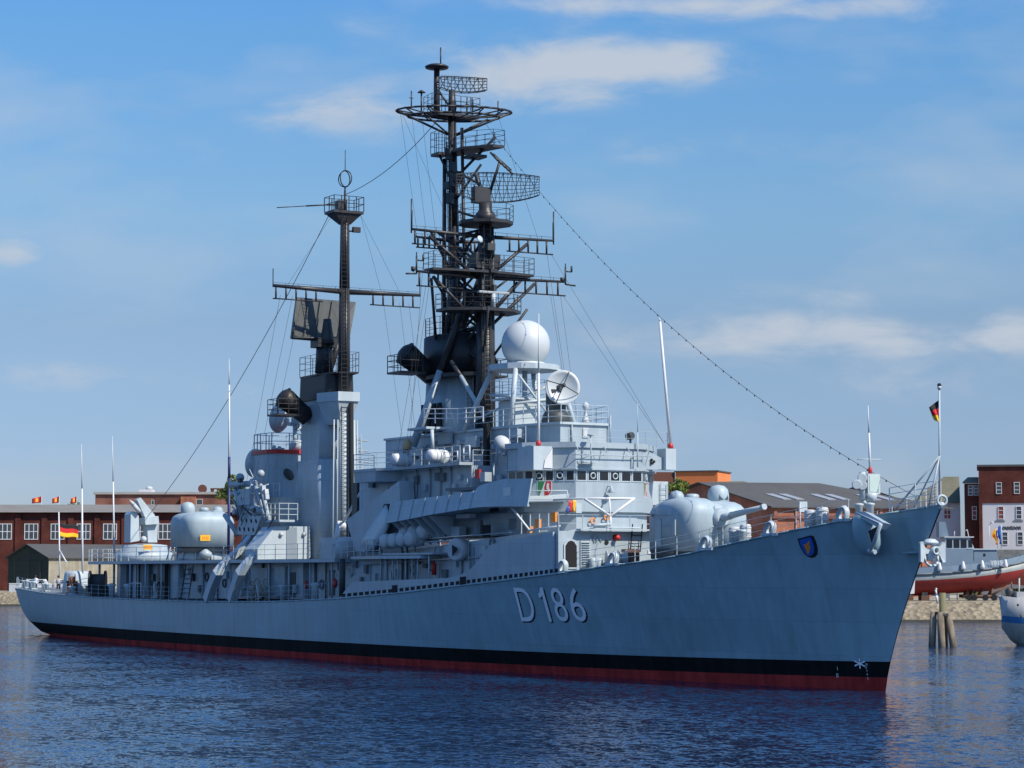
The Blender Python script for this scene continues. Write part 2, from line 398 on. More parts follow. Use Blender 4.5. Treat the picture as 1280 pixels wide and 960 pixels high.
# crest
def decal(name, outline, mat, off, parent=hull):
    pts = [V((x, hull_y(x, z) - off, z)) for x, z in outline]
    return MB().slab(pts, (0, .01, 0)).build(name, mat, parent)
def crest_pts(pxs):
    out = []
    for px, py in pxs:
        p = Y(px, py, -2)
        for _ in range(8): p = Y(px, py, hull_y(p.x, p.z))
        out.append((p.x, p.z))
    return out
def densify(pts, k=3):
    o = []
    for a, b in zip(pts, pts[1:] + pts[:1]):
        for i in range(k): o.append((lerp(a[0], b[0], i / k), lerp(a[1], b[1], i / k)))
    return o
shield = [(998, 673.5), (1006, 671.5), (1015, 669), (1018.5, 677), (1020.5, 685), (1020, 692), (1016.5, 696), (1011.5, 696.5), (1006, 692), (1001, 683)]
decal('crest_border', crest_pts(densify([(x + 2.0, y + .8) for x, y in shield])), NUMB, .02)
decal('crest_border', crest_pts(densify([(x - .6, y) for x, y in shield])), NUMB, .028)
cx, cy = 1010, 683
BLUE = paint('crest blue', (.012, .10, .42), .45, .08, 2)
crest = decal('crest', crest_pts(densify([(cx + (x - cx) * .84 - .4, cy + (y - cy) * .86 + .3) for x, y in shield])), BLUE, .04)
decal('crest_charge', crest_pts([(1005, 680.5), (1008, 681), (1010.5, 678), (1013, 675.5), (1012.5, 681), (1014.2, 684), (1012.5, 690), (1011, 694), (1009.5, 690), (1008, 686)]), ORNG, .052, crest)

# --- bow anchor in its bolster pod, stem anchor, bullring, jackstaff
P0 = Y(1088, 664, -1.75)
mb = MB()
c = V((P0.x - .2, -1.85, P0.z - .1)); n = 16
prof = [(.02, -1.2), (.5, -1.08), (.8, -.7), (.92, -.1), (.88, .4), (.72, .75), (.45, .98), (.02, 1.05)]
mb.lathe(prof, c, (-.10, -.22, 1), n=20, sx=.95, sy=.62, xdir=(1, 0, 0), mat=0)
pod = mb.build('anchor_bolster', HULL, ship)
mb = MB()
a0, a1 = Y(1069, 643, -2.3), Y(1100, 655, -2.6)
mb.slab([Y(1066, 642, -2.1), Y(1080, 639, -2.2), Y(1104, 653, -2.75), Y(1098, 660, -2.85)], (0, .5, -.1))
mb.tube(Y(1070, 641, -2.35), Y(1101, 655, -2.85), .05)
mb.build('bolster_hood', GREY, pod)
mb = MB()
mb.slab([Y(1085, 664, -2.75), Y(1098, 657, -2.95), Y(1094, 667, -2.95), Y(1090, 680, -2.9)], (0, .08, 0))
mb.build('hawse_opening', DARK, pod)
mb = MB(); mb.tube(Y(1089, 688, -2.9), Y(1101, 655, -2.98), .1); mb.tube(Y(1086, 689, -2.85), Y(1094, 690, -2.85), .12); mb.build('anchor_shank', GREY, pod)
mb = MB(); mb.tube(Y(1072.5, 652, -2.35), Y(1074.5, 664, -2.35), .05); mb.build('vent_pipe', WHITE, ship)
# stem anchor on the right of the stem
A = X(1163, 690, 3.7)
mb = MB()
def ap(f, l, u): return A + V((f, l, u))
for sg in (-1, 1):
    mb.slab([ap(-.1, sg * .3, .12), ap(.0, sg * .5, .3), ap(.05, sg * .62, .52), ap(.05, sg * .8, .46), ap(.05, sg * .8, -.5), ap(.05, sg * .62, -.52), ap(.0, sg * .5, -.2), ap(-.1, sg * .3, -.12)], (.16, 0, 0))
mb.obox(ap(.0, 0, .05), (.12, 0, 0), (0, .5, 0), (0, 0, .14))
mb.lathe([(.02, .25), (.2, .22), (.34, .08), (.34, .0), (.2, -.08)], ap(.05, -.02, .42), (0, 0, 1), n=16, sy=1.3)
mb.lathe([(.22, 0), (.22, .26), (.14, .28), (.12, .1), (.22, 0)], ap(.12, .08, .06), (1, 0, 0), n=16)
for sg in (-1, 1): mb.path([ap(.05, sg * .42, -.2), ap(.1, sg * .4, -.5), ap(.12, sg * .22, -.66), ap(.12, sg * .05, -.7)], .07)
mb.lathe([(.02, -.3), (.2, -.28), (.24, .0), (.16, .2)], ap(.0, 0, -.15), (0, 0, 1), n=12)
anchor = mb.build('stem_anchor', LGREY, ship)
mb = MB(); mb.slab([(2.4, -.75, 7.0), (3.7, -.3, 7.05), (3.7, .3, 7.05), (2.4, .75, 7.0)], (0, 0, .1)); mb.build('anchor_shelf', HULL, ship)
mb = MB(); rc = X(1178.5, 626, 4.7); mb.torus((4.62, 0, rc.z + .02), (1, -.35, 0), .24, .07, 18); mb.tube((4.5, 0, 9.2), (4.6, 0, 9.55), .12); mb.build('bullring', LGREY, ship)
mb = MB()
jt = Y(1174.5, 484, 0); jb = V((4.45, 0, 9.7))
mb.tube((4.45, 0, 9.45), (4.55, 0, jt.z), .055, .045); mb.tube((4.55, 0, jt.z - .1), (4.55, 0, jt.z + .05), .1)
e = V((4.5, 0, Y(1175, 570, 0).z)); mb.tube(e, Y(1119, 637, -1.0), .05); mb.tube(e, Y(1160, 636, -.5), .045); mb.tube(e, V((1.2, 1.0, 9.3)), .045)
jack = mb.build('jackstaff', LGREY, ship)
mb = MB(); mb.sphere((4.55, 0, jt.z + .1), .11, 10, 8); mb.build('mast_lamp', DARK, jack)
# deck rails of the forecastle and the quarterdeck
mb = MB()
mb.rail([edge(x) for x in [-20.8 + i * 1.7 for i in range(13)]], 1.05, 1.7, 3, .014, .028)
mb.build('forecastle_rail', LGREY, ship); mb = MB()
mb.rail([V((x, deck_half(x) - .15, sheer(x))) for x in [-20.8 + i * 1.7 for i in range(15)]], 1.05, 1.7, 3, .014, .028)
mb.build('forecastle_rail', LGREY, ship)
mb = MB(); mb.rail([edge(2.0), edge(3.4, .1), V((4.4, -.12, 9.35)), V((4.4, .12, 9.35)), V((3.4, deck_half(3.4) - .1, sheer(3.4))), V((2, deck_half(2) - .15, sheer(2)))], 1.25, 1.2, 4, .02, .035); mb.build('bow_rail', WHITE, ship)
mb = MB()
for sd in (-1, 1):
    mb.rail([V((x, sd * (deck_half(x) - .15), sheer(x))) for x in [-51.5 - i * 2.0 for i in range(39)]], 1.05, 2.0, 3, .012, .022)
mb.rail([V((x, -(deck_half(x) - .12), sheer(x))) for x in (-127.5, -129, -130, -130.6)] + [V((x, (deck_half(x) - .12), sheer(x))) for x in (-130.6, -130, -129, -127.5)], 1.1, 1.2, 3, .02, .03)
mb.build('quarterdeck_rail', GREY, ship)
# mooring bollards and fairleads
def bollard(x, y):
    z = sheer(x) + .02 * (7 - abs(y)) * .3
    b = MB(); b.box(x - .75, x + .75, y - .25, y + .25, z, z + .1)
    for dx in (-.45, .45): b.lathe([(.2, 0), (.19, .55), (.25, .6), (.25, .68), (.05, .72)], (x + dx, y, z + .05), n=14)
    b.build('bollard', LGREY, ship)
for x in (-8.5, 0.0): bollard(x, -deck_half(x) + .75)
for x in (-110, -119, -124, -127): bollard(x, -deck_half(x) + .8)
def chock(px, py):
    p = Y(px, py, -5)
    for _ in range(6): p = Y(px, py, -deck_half(p.x) + .1)
    x, y, z = p.x, -deck_half(p.x) + .12, sheer(p.x)
    b = MB(); 
    b.lathe([(.34, -.16), (.42, 0), (.34, .16), (.24, .14), (.24, -.14), (.34, -.16)], (x, y, z + .3), (0, 1, 0), n=18, sx=1.3)
    b.box(x - .7, x + .7, y - .12, y + .12, z - .05, z + .1); b.build('fairlead', LGREY, ship)
for q in ((882, 684), (962, 667), (1053, 649), (703, 713), (766, 704)): chock(*q)
def drum(px, py, r, h, name='vent_drum'):
    p = Y(px, py, -2)
    for _ in range(6): p = Y(px, py, -deck_half(p.x) + 1.0)
    b = MB(); b.lathe([(r, 0), (r, h), (r * .8, h + .08), (.02, h + .1)], (p.x, p.y, sheer(p.x)), n=16)
    for k in range(4): b.torus((p.x, p.y, sheer(p.x) + h * (k + .5) / 4), (0, 0, 1), r, .03, 16, 5)
    b.build(name, OFFW, ship)
for q in ((918, 674), (932, 671)): drum(*q, .3, .95)
for q in ((1013, 655), (1028, 652)): drum(*q, .32, .95)
# ================================================================== WARSHIP: superstructure
def P2(p): return (p[0], p[1])
def dz(x, y): return sheer(max(-130, min(4, x)))
def sym(pts): return pts + [(x, -y) for x, y in reversed(pts) if abs(y) > 1e-6]
def house(name, star, z0, z1, mat=GREY, top=None, parent=ship):
    """plan given as the starboard outline from bow to stern, mirrored to port"""
    p = sym(star); t = sym(top) if top else None
    return MB().prism(p, z0, z1, t).build(name, mat, parent)
# ---- 01 level, fore part, standing on the weather deck
low = house('forward_deckhouse', [(-22.5, -5.95), (-28, -5.3), (-52, -5.0)], lambda x, y: dz(x, y) - .05, lambda x, y: interp(x, [(-52, 7.0), (-48, 7.2), (-30, 8.35), (-22, 8.5)]))
def front_box(name, x, pl, pr, pt, pb, depth, mat, parent, proud=.0):
    a, b = X(pl, pb, x), X(pr, pt, x)
    return MB().box(x + proud, x + proud + depth, a.y, b.y, a.z, b.z).build(name, mat, parent)
# door, louvre grille, portholes, hose reels on the lit front of the 01 deckhouse
XF = -22.5
d_ = MB()
a, b = X(706, 709, XF), X(720, 676, XF)
prof = [(a.y, a.z), (b.y, a.z), (b.y, b.z - .3), (b.y - .18, b.z - .06), (b.y - .35, b.z), (a.y + .35, b.z), (a.y + .18, b.z - .06), (a.y, b.z - .3)]
big = [(y + (.09 if y > (a.y + b.y) / 2 else -.09), z + (.09 if z > (a.z + b.z) / 2 else -.09)) for y, z in prof]
dr = MB().slab([(XF + .002, y, z) for y, z in big], (.07, 0, 0)).build('doorway', LGREY, low)
MB().slab([(XF + .075, y, z) for y, z in prof], (.01, 0, 0)).build('door_opening', DARK, dr)
a, b = X(725, 710, XF), X(737, 676, XF)
g = MB(); g.box(XF + .003, XF + .08, a.y, b.y, a.z, b.z); gr = g.build('louvre_door', LGREY, low)
g = MB()
for k in range(11):
    z = lerp(a.z, b.z, (k + .7) / 11.6); g.obox((XF + .12, (a.y + b.y) / 2, z), (.05, 0, .03), (0, (b.y - a.y) / 2 - .06, 0), (-.008, 0, .012))
g.build('louvre', GREY, gr)
for q, r in (((758, 678), .14),):
    p = X(*q, XF); MB().lathe([(r, 0), (r, .04)], (XF + .002, p.y, p.z), (1, 0, 0), n=16).build('porthole', DARK, low)
p = X(769, 672, XF); g = MB(); g.lathe([(.02, 0), (.2, .02), (.12, .2), (.16, .34), (.02, .36)], (XF, p.y, p.z), (1, 0, 0), n=14); g.build('alarm_bell', REDP, low)
for px, py in ((763, 699), (778, 698)):
    p = X(px, py, XF + .7); g = MB(); g.lathe([(.5, -.25), (.5, -.2), (.34, -.18), (.34, .18), (.5, .2), (.5, .25)], p, (.4, 1, 0), n=18); g.tube(p, V((p.x, p.y, dz(p.x, p.y))), .08)
    g.build('hose_reel', OFFW if px < 770 else LGREY, ship)
p = X(788, 696, XF + .5); g = MB(); g.box(p.x - .3, p.x + .3, p.y - .45, p.y + .45, p.z - .6, p.z + .45); g.build('canvas_locker', BROWN, ship)
for px in (741, 748): p = X(px, 706, XF + .4); MB().lathe([(.2, 0), (.22, .75), (.16, .85), (.02, .88)], (p.x, p.y, dz(p.x, p.y)), n=12).build('gas_bottle', LGREY, ship)
g = MB()
a, b = X(794, 690, XF + .15), X(797, 655, XF + .15); g.ladder(a, b, (0, 1, 0), .7, .3, .04); g.build('deck_ladder', DARK, low)
g = MB(); a, b = X(733, 679, XF + .06), X(752, 664, XF + .06); g.tube(X(735, 680, XF + .06), X(741, 670, XF + .06), .03); g.tube(X(741, 670, XF + .06), X(743, 678, XF + .06), .03); g.tube(X(745, 678, XF + .06), X(748, 671, XF + .06), .03); g.tube(X(748, 671, XF + .06), X(752, 677, XF + .06), .03); g.build('pipe_bracket', GREY, low)
g = MB(); g.box(XF, XF + .55, X(720, 660, XF).y, X(828, 650, XF).y, 8.53, 8.62); g.build('spray_ledge', LGREY, low)
for px, py, w, h in ((796, 690, 5, 3), (813, 690, 6, 5)):
    a = X(px - w / 2, py + h / 2, XF + .02); b = X(px + w / 2, py - h / 2, XF + .02); MB().box(XF + .02, XF + .05, a.y, b.y, a.z, b.z).build('notice_plate', WHITE, low)
# ---- 02 level under the bridge
second = house('second_deckhouse', [(-26.6, -2.2), (-28.7, -4.3), (-52, -4.3)], 8.36, 9.75)
BR = [(-26.3, -2.42), (-28.6, -4.72), (-30.6, -4.72)]
bridge = house('bridge', BR, 9.75, 13.65)
house('bridge_roof', [(-26.17, -2.5), (-28.55, -4.88), (-30.7, -4.88)], 13.653, 14.0, GREY, None, bridge)
house('window_hood', [(-26.14, -2.5), (-28.52, -4.9), (-30.7, -4.9)], 12.3, 12.4, GREY, None, bridge)
def facet_window(p0, p1, u0, u1, z0, z1, n, frame=.06):
    """a window on the facade running from p0 to p1 in plan, between u0 and u1 metres along it"""
    p0, p1 = V((*p0, 0)), V((*p1, 0)); d = (p1 - p0).normalized()
    q = [p0 + d * u0, p0 + d * u1]
    pts = [(q[0].x, q[0].y, z0), (q[1].x, q[1].y, z0), (q[1].x, q[1].y, z1), (q[0].x, q[0].y, z1)]
    return pts
def bridge_window(p0, p1, u0, u1, nrm, ring):
    z0, z1 = 11.68, 12.22; nv = V((*nrm, 0)).normalized()
    pts = facet_window(p0, p1, u0, u1, z0, z1, nv); fr = facet_window(p0, p1, u0 - .07, u1 + .07, z0 - .07, z1 + .07, nv)
    o = MB().slab([V(p) + nv * .003 for p in fr], nv * .03).build('bridge_window', LGREY, bridge)
    MB().slab([V(p) + nv * .036 for p in pts], nv * .006).build('pane', GLASS, o)
    if ring:
        c = sum((V(p) for p in pts), V()) / 4 + nv * .06
        MB().torus(c, nv, .17, .04, 18).build('wiper_ring', LGREY, o)
nf = 6; wF = 4.84 / nf
for k in range(nf): bridge_window((-26.3, -2.42), (-26.3, 2.42), .1 + k * wF, (k + 1) * wF - .1, (1, 0), k in (1, 3))
L = math.hypot(2.3, 2.3); nS = (1, -1)
for k in range(5): bridge_window((-28.6, -4.72), (-26.3, -2.42), .1 + k * L / 5, (k + 1) * L / 5 - .12, nS, k in (1, 3))
for k in range(5): bridge_window((-26.3, 2.42), (-28.6, 4.72), .1 + k * L / 5, (k + 1) * L / 5 - .12, (1, 1), k in (1, 3))
for k in range(2): bridge_window((-30.5, -4.72), (-28.6, -4.72), .1 + k * .95, .85 + k * .95, (0, -1), False)
# coats of arms on the bridge facets
def arms(p0, p1, u, z, nrm):
    nv = V((*nrm, 0)).normalized(); d = (V((*p1, 0)) - V((*p0, 0))).normalized(); c = V((*p0, 0)) + d * u + V((0, 0, z))
    def pl(pts, off, nm, mt, par): return MB().slab([c + d * a + ZV * b + nv * off for a, b in pts], nv * .008).build(nm, mt, par)
    o = pl([(-.48, .48), (-.48, -.25), (-.25, -.5), (0, -.56), (.25, -.5), (.48, -.25), (.48, .48)], .012, 'state_arms', WHITE, bridge)
    pl([(-.42, .42), (-.42, -.22), (-.3, -.42), (-.12, .0), (.02, .42)], .024, 'arms_green_field', paint('arms green', (.03, .2, .07), .5, .1, 2), o)
    pl([(.1, .42), (.0, .05), (.0, -.5), (.24, -.44), (.42, -.22), (.42, .42)], .024, 'arms_red_field', REDP, o)
    pl([(.14, .2), (.2, .32), (.3, .25), (.28, .05), (.33, -.12), (.24, -.3), (.2, -.12), (.12, -.05)], .036, 'arms_charge', WHITE, o)
arms((-28.6, -4.72), (-26.3, -2.42), 1.3, 11.2, nS)
arms((-26.3, 2.42), (-28.6, 4.72), .8, 11.2, (1, 1))
# awning ledge under the starboard facet with pipe rail, floodlights
aw = MB(); aw.slab([V((-29.4, -4.8, 10.85)), V((-26.7, -2.6, 10.85)), V((-26.0, -3.2, 10.35)), V((-28.6, -6.0, 10.3))], (0, 0, .07)); awn = aw.build('lower_awning', LGREY, bridge)
aw = MB(); aw.path([V((-28.6, -6.0, 10.3)), V((-28.6, -6.0, 11.0)), V((-26.0, -3.2, 11.0)), V((-26.0, -3.2, 10.3))], .035); aw.build('awning_rail', LGREY, awn)
def flood(px, py, x, mat=OFFW, r=.17):
    p = X(px, py, x); g = MB(); g.lathe([(.05, .3), (.06, .18), (r, -.1), (r * .9, -.12)], p, (.1, 0, 1), n=14); g.tube(p + V((0, 0, .25)), p + V((-.4, 0, .3)), .03); return g.build('floodlight', mat, bridge)
flood(699, 623, -28.1); flood(764, 613.5, -25.9, LGREY, .26)
p = X(684, 621, -28.1); g = MB(); g.lathe([(.17, 0), (.17, .22), (.02, .24)], p, (1, -.4, 0), n=14); g.build('spotlight', LGREY, bridge)
# ---- white tube frame in front of the bridge (replenishment boom): top bar, two struts to a foot
g = MB(); xw = -22.9
tl, tr = X(730, 623, xw), X(793, 623, xw); ft = X(763, 645, xw + .5)
g.tube(tl, tr, .07); g.tube(tl, ft, .08); g.tube(tr, ft, .08); g.tube(tl.lerp(tr, .5), ft, .05); g.tube(ft, V((ft.x, ft.y, 8.5)), .07)
g.tube(tl, V((-26.4, tl.y, tl.z)), .06); g.tube(tr, V((-26.4, tr.y, tr.z)), .06)
g.build('boom_frame', WHITE, ship)
g = MB(); g.box(-26.7, -25.8, X(718, 630, -26.).y, X(725, 630, -26.).y, 9.65, 10.25); g.build('winch_box', LGREY, ship)
g = MB(); g.tube(X(742, 659, -22.3), X(800, 660, -22.3), .05); g.tube(X(660, 674, -25.8), X(760, 656, -22.2), .07); g.tube(X(762, 655, -22.2), X(742, 657, -22.2), .09); g.build('boarding_boom', LGREY, ship)
a_ = Y(662, 663, -6.2); g = MB(); g.tube(Y(636, 630, -6.3), a_, .07); g.tube(a_, Y(700, 657, -5.3), .06); g.build('boom_brace', WHITE, ship)
# signal flags in their locker (bundle of cloths) at the bridge corner
for (px, py, w, h, m_) in ((713, 633, 5, 14, REDP), (718, 632.5, 4, 15, YELL), (710, 637, 3, 8, BLUE)):
    p = X(px, py, -22.7 - (px - 713) * .05); hh = h / 21.0 / 2; ww = w / 19 / 2
    g = MB(); vs = []
    for i in range(4):
        for j in range(7):
            vs.append((p.x + .06 * math.sin(i * 2.1 + j), p.y - ww + 2 * ww * i / 3, p.z + hh - 2 * hh * j / 6))
    g.add(vs, [(i * 7 + j, i * 7 + j + 1, i * 7 + j + 8, i * 7 + j + 7) for i in range(3) for j in range(6)], 0, True)
    o = g.build('signal_cloth', m_, ship, False); sm = o.modifiers.new('thickness', 'SOLIDIFY'); sm.thickness = .02
# orange markers along the shaded 02 side
for px, py in ((674, 655), (694, 646), (664, 664), (741, 651), (758, 647)):
    p = Y(px, py, -4.75) if px < 700 else X(px, py, -26.4); g = MB(); g.torus(p, (0, -1, 0) if px < 700 else (1, 0, 0), .15, .05, 14) if px > 700 else g.box(p.x - .25, p.x + .25, p.y - .15, p.y, p.z - .3, p.z + .3)
    g.build('lifebuoy' if px > 700 else 'equipment_box', ORNG, ship)
g = MB(); g.rail([V((-22.7, -5.8, 8.45)), V((-22.7, 5.8, 8.45))], 1.0, 1.7, 2, .015, .03); g.rail([V((-22.8, -5.8, 8.45)), V((-28.0, -5.25, 8.4))], 1.15, 1.2, 1, .015, .04); g.build('deckhouse_rail', LGREY, low)
# ---- whip antennas on boxes at the bridge front corners
def whip(base, top, r0, r1, name='whip_antenna', mat=WHITE, par=ship, collar=True, mast=.55):
    g = MB(); base, top = V(base), V(top); m_ = base.lerp(top, mast)
    g.tube(base, m_, r0, r0 * .75, 8); g.tube(m_, top, r0 * .6, r1, 6); o = g.build(name, mat, par)
    if collar: MB().lathe([(r0 * 1.5, 0), (r0 * 1.6, .2), (r0 * 1.3, .32), (r0 * 1.05, .34)], base, top - base, n=12).build('antenna_collar', REDP, o)
    return o
def antenna_box(pl, pr, pt, pb, x, dep=1.2):
    a, b = X(pl, pb, x), X(pr, pt, x); return MB().box(x - dep, x, a.y, b.y, a.z, b.z).build('antenna_box', LGREY, bridge)
bx = antenna_box(667, 690, 558, 587, -26.6, 1.9)
a, b = X(679, 585, -26.59), X(690, 560, -26.59); MB().slab([(-26.59, a.y, a.z), (-26.59, b.y, a.z), (-26.59, b.y, b.z), (-26.59, a.y + .1, a.z + .5)], (.06, 0, 0)).build('box_gusset', WHITE, bx)
p = X(685, 575, -26.58); MB().lathe([(.16, 0), (.16, .03)], p, (1, 0, 0), n=16).build('porthole', DARK, bx)
whip(X(673, 558, -27.2), X(673.5, 392, -27.2), .1, .02)
bx = antenna_box(832.5, 845, 561, 587, -26.6, 1.0)
whip(X(838.5, 561, -27.0), X(824.5, 397, -27.0), .11, .02, mast=.97)
MB().slab([X(806, 562, -26.9), X(832, 575, -26.9), X(832, 587, -26.9), X(806, 587, -26.9)], (-.3, 0, 0)).build('wing_gusset', GREY, bridge)
g = MB(); p = X(815, 577, -26.88)
for k in range(3): t = k * 2.1; g.sphere(p + V((.05, .12 * math.cos(t), .12 * math.sin(t))), .09, 10, 6)
g.build('gusset_holes', DARK, bridge)
whip(X(797, 584, -26.), X(797, 505, -26.), .05, .02, collar=False, mat=LGREY)
g = MB(); p = X(788, 545, -28.); g.lathe([(.14, -.3), (.22, -.25), (.24, .15), (.2, .2)], p, (1, .3, .1), n=16); g.tube(p, V((p.x, p.y, 13.85)), .07); g.build('searchlight', DKGR, bridge)
p = X(788, 545, -28.) + V((.3, .06, .02)); 
g = MB(); p = X(739, 560, -25.7); g.tube(V((p.x, p.y, 12.7)), X(738, 545, -25.7), .04); g.lathe([(.02, 0), (.2, .1), (.22, .14)], X(738, 546, -25.7), (0, 0, 1), n=12)
q = X(738, 575, -25.8); g.tube(V((-26.2, q.y - .6, 12.9)), V((-25.5, q.y, 13.2)), .03); g.tube(V((-26.2, q.y + .6, 12.9)), V((-25.5, q.y, 13.2)), .03); g.obox(V((-25.95, q.y, 12.75)), (.25, 0, 0), (0, .5, 0), (0, 0, .03)); g.build('wind_vane_stand', LGREY, bridge)
g = MB()
for yy, zz in ((-2.5, 13.3), (-.5, 13.25), (1.2, 13.3), (2.6, 13.2)): g.tube(V((-26.12, yy, 13.75)), V((-25.8, yy, 13.4)), .03)
g.path([V((-26.05, -2.9, 13.2)), V((-26.05, 2.9, 13.22))], .03); g.path([V((-26.2, 1.6, 13.2)), V((-26.2, 1.6, 12.1))], .035); g.build('cable_run', GREY, bridge)
g = MB(); g.rail([V((-26.5, -2.8, 13.88)), V((-26.5, 2.8, 13.88)), V((-27.2, 4.9, 13.88))], .9, 1.4, 2, .014, .022); g.build('roof_rail', GREY, bridge)
# ---- bridge wings and the long sponson of the boat deck
zt = lambda px, py, y: Y(px, py, y)
yS = -6.75
topl = [(483, 627.5), (505, 625), (540, 620.5), (575, 616), (588, 613), (594, 607), (606, 603), (624, 598.5), (659, 598)]
botl = [(483, 654), (505, 650), (540, 643), (575, 637.5), (588, 635.5), (594, 634.5), (606, 633.5), (624, 633), (659, 633)]
for sd in (-1, 1):
    g = MB(); vs = []
    for (px, py), (qx, qy) in zip(topl, botl):
        t, b_ = Y(px, py, yS), Y(qx, qy, yS); x = (t.x + b_.x) / 2
        if sd > 0: x = min(x, -31.0 + .1 * (len(vs) // 6))
        yo = sd * 6.75
        ti = sd * .3; yi = sd * (6.6 if qx > 650 else 5.6 if qx > 620 else 4.4)
        vs += [(x, yo, b_.z), (x, yo - ti, t.z), (x, yo - ti - sd * .1, t.z), (x, yo - sd * .1, b_.z + .12), (x, yi, b_.z + .12), (x, yi, b_.z)]
    n = len(topl); g.add(vs, [(i * 6 + j, i * 6 + 6 + j, i * 6 + 6 + (j + 1) % 6, i * 6 + (j + 1) % 6) for i in range(n - 1) for j in range(6)] + [tuple(range(6)), tuple(range(n * 6 - 6, n * 6))])
    spon = g.build('bridge_wing', GREY, ship)
    if sd < 0:
        for i in range(6):
            px = 489 + i * 9.0; b_ = Y(px, interp(px, botl) + .5, yS); g = MB(); g.slab([(b_.x, -6.7, b_.z), (b_.x, -4.9, b_.z - 1.6), (b_.x, -4.9, b_.z)], (.12, 0, 0)); g.build('wing_bracket', GREY, spon)
        for i in range(7):
            px = 497 + i * 15; t = Y(px, interp(px, topl), yS); b_ = Y(px, interp(px, botl), yS); MB().slab([(t.x - .03, -6.752, b_.z), (t.x + .03, -6.752, b_.z), (t.x + .03, -6.452, t.z), (t.x - .03, -6.452, t.z)], (0, -.05, 0)).build('stiffener', GREY, spon)
        a, b = Y(627, 620, -6.75), Y(636, 609, -6.75); MB().box(a.x, b.x, -6.62 - .02, -6.45, a.z, b.z).build('wing_panel', WHITE, spon)
# 03 level: house behind the bridge and the tall house above it
third = house('signal_deckhouse', [(-36.0, -4.3), (-52.0, -4.2)], 9.75, 12.9)
g = MB(); a, b = Y(499, 602, -4.3), Y(452, 676, -5.0)
SCR = [Y(433, 650, -5.6), Y(499, 601, -5.6), Y(500, 629, -5.6), Y(480, 630, -5.6), Y(456, 690, -5.6), Y(444, 688, -5.6)]
MB().slab(SCR, (0, 1.1, 0)).build('sloped_screen', GREY, ship)
g = MB(); vs = []
pr = [(484, 632, 485, 657), (477, 640, 484, 664), (468, 653, 479, 672), (458, 669, 470, 684), (452, 680, 461, 690)]
for a_, b_, c2, d2 in pr:
    p, q = Y(a_, b_, -5.7), Y(c2, d2, -6.3)
    for k in range(7):
        t = k / 6; m_ = p.lerp(q, t); vs.append(m_ + V((.9 * math.sin(math.pi * t), -.35 * math.sin(math.pi * t), 0)))
g.add(vs, [(i * 7 + j, i * 7 + j + 1, i * 7 + j + 8, i * 7 + j + 7) for i in range(4) for j in range(6)], 0, True)
o = g.build('curved_fairing', LGREY, ship, False); sm = o.modifiers.new('thickness', 'SOLIDIFY'); sm.thickness = .12
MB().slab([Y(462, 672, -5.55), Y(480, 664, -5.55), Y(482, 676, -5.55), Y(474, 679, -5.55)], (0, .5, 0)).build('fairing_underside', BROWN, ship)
tall = house('upper_deckhouse', [(-29.2, -1.76), (-32.5, -2.6), (-51.0, -2.9)], 9.76, 15.25)
house('upper_roof', [(-29.05, -1.86), (-32.4, -2.72), (-51.1, -3.02)], 15.252, 15.4, LGREY, None, tall)
g = MB(); a, b = X(728, 547, -29.2), X(735, 535, -29.2); g.box(-29.2 + .002, -29.13, a.y, b.y, a.z, b.z); g.box(-29.2 + .003, -29.10, a.y + .06, b.y - .06, a.z + .08, b.z - .08); g.build('signal_lamp_box', OFFW, tall)
g = MB(); p = X(715, 545, -29.1); g.path([V((-29.1, p.y, 14)), V((-29.1, p.y, 15.25))], .05); p = X(763, 545, -29.0); g.path([V((-29.0, p.y, 13.95)), V((-29.0, p.y, 15.9))], .06); g.build('drain_pipe', GREY, tall)
g = MB(); g.rail([V((-41, -2.75, 15.4)), V((-32.5, -2.5, 15.4)), V((-29.2, -1.7, 15.4)), V((-29.2, 1.75, 15.4)), V((-32.5, 2.5, 15.4)), V((-41, 2.75, 15.4))], 1.1, 1.25, 3, .022, .032); g.build('compass_deck_rail', LGREY, tall)
g = MB(); p = X(732, 524, -29.6); g.lathe([(.3, 0), (.22, .25), (.12, .4), (.1, .85), (.2, .95), (.2, 1.2), (.03, 1.35)], (p.x, p.y, 15.4), n=14); g.build('compass_stand', OFFW, tall)
# side house details (shaded starboard side)
for px in (518, 535, 548, 561): g = MB(); p = Y(px, 600, -4.5); g.tube((p.x, -4.36, 11.0), (p.x, -4.36, 12.9), .06); g.build('side_pipe', GREY, third)
for (l, r, t, b, y, mt, nm) in ((542, 555, 660, 674, -5.15, GREY, 'side_locker'), (562, 574, 658, 672, -5.15, GREY, 'side_locker'), (570, 586, 642, 648, -5.4, LGREY, 'vent_hood'), (600, 606, 590, 602, -4.7, GREY, 'side_locker'), (592, 607, 682, 715, -5.3, GREY, 'side_locker')):
    a, b2 = Y(l, b, y), Y(r, t, y); MB().box(a.x, b2.x, y, y + .5, a.z, b2.z).build(nm, mt, low)
for l, r, t, b in ((606, 616, 656, 672), (616, 626, 633, 640), (533, 538, 650, 662)):
    a, b2 = Y(l, b, -5.1), Y(r, t, -5.1); MB().box(a.x, b2.x, -5.32, -5.25, a.z, b2.z).build('side_door', DARK if l > 600 else GREY, low)
c = Y(573, 687, -5.75); g = MB(); g.lathe([(.62, -.35), (.72, -.3), (.72, .3), (.62, .35)], c, (.35, -1, 0), n=20); o = g.build('cable_drum', OFFW, ship)
c2 = c + V((.2, -.5, -.05)); MB().slab([c2 + V((-.1, -.02, .35)), c2 + V((.55, 0, .1)), c2 + V((-.1, 0, -.35))], (0, .05, 0)).build('drum_bracket', DARK, o)
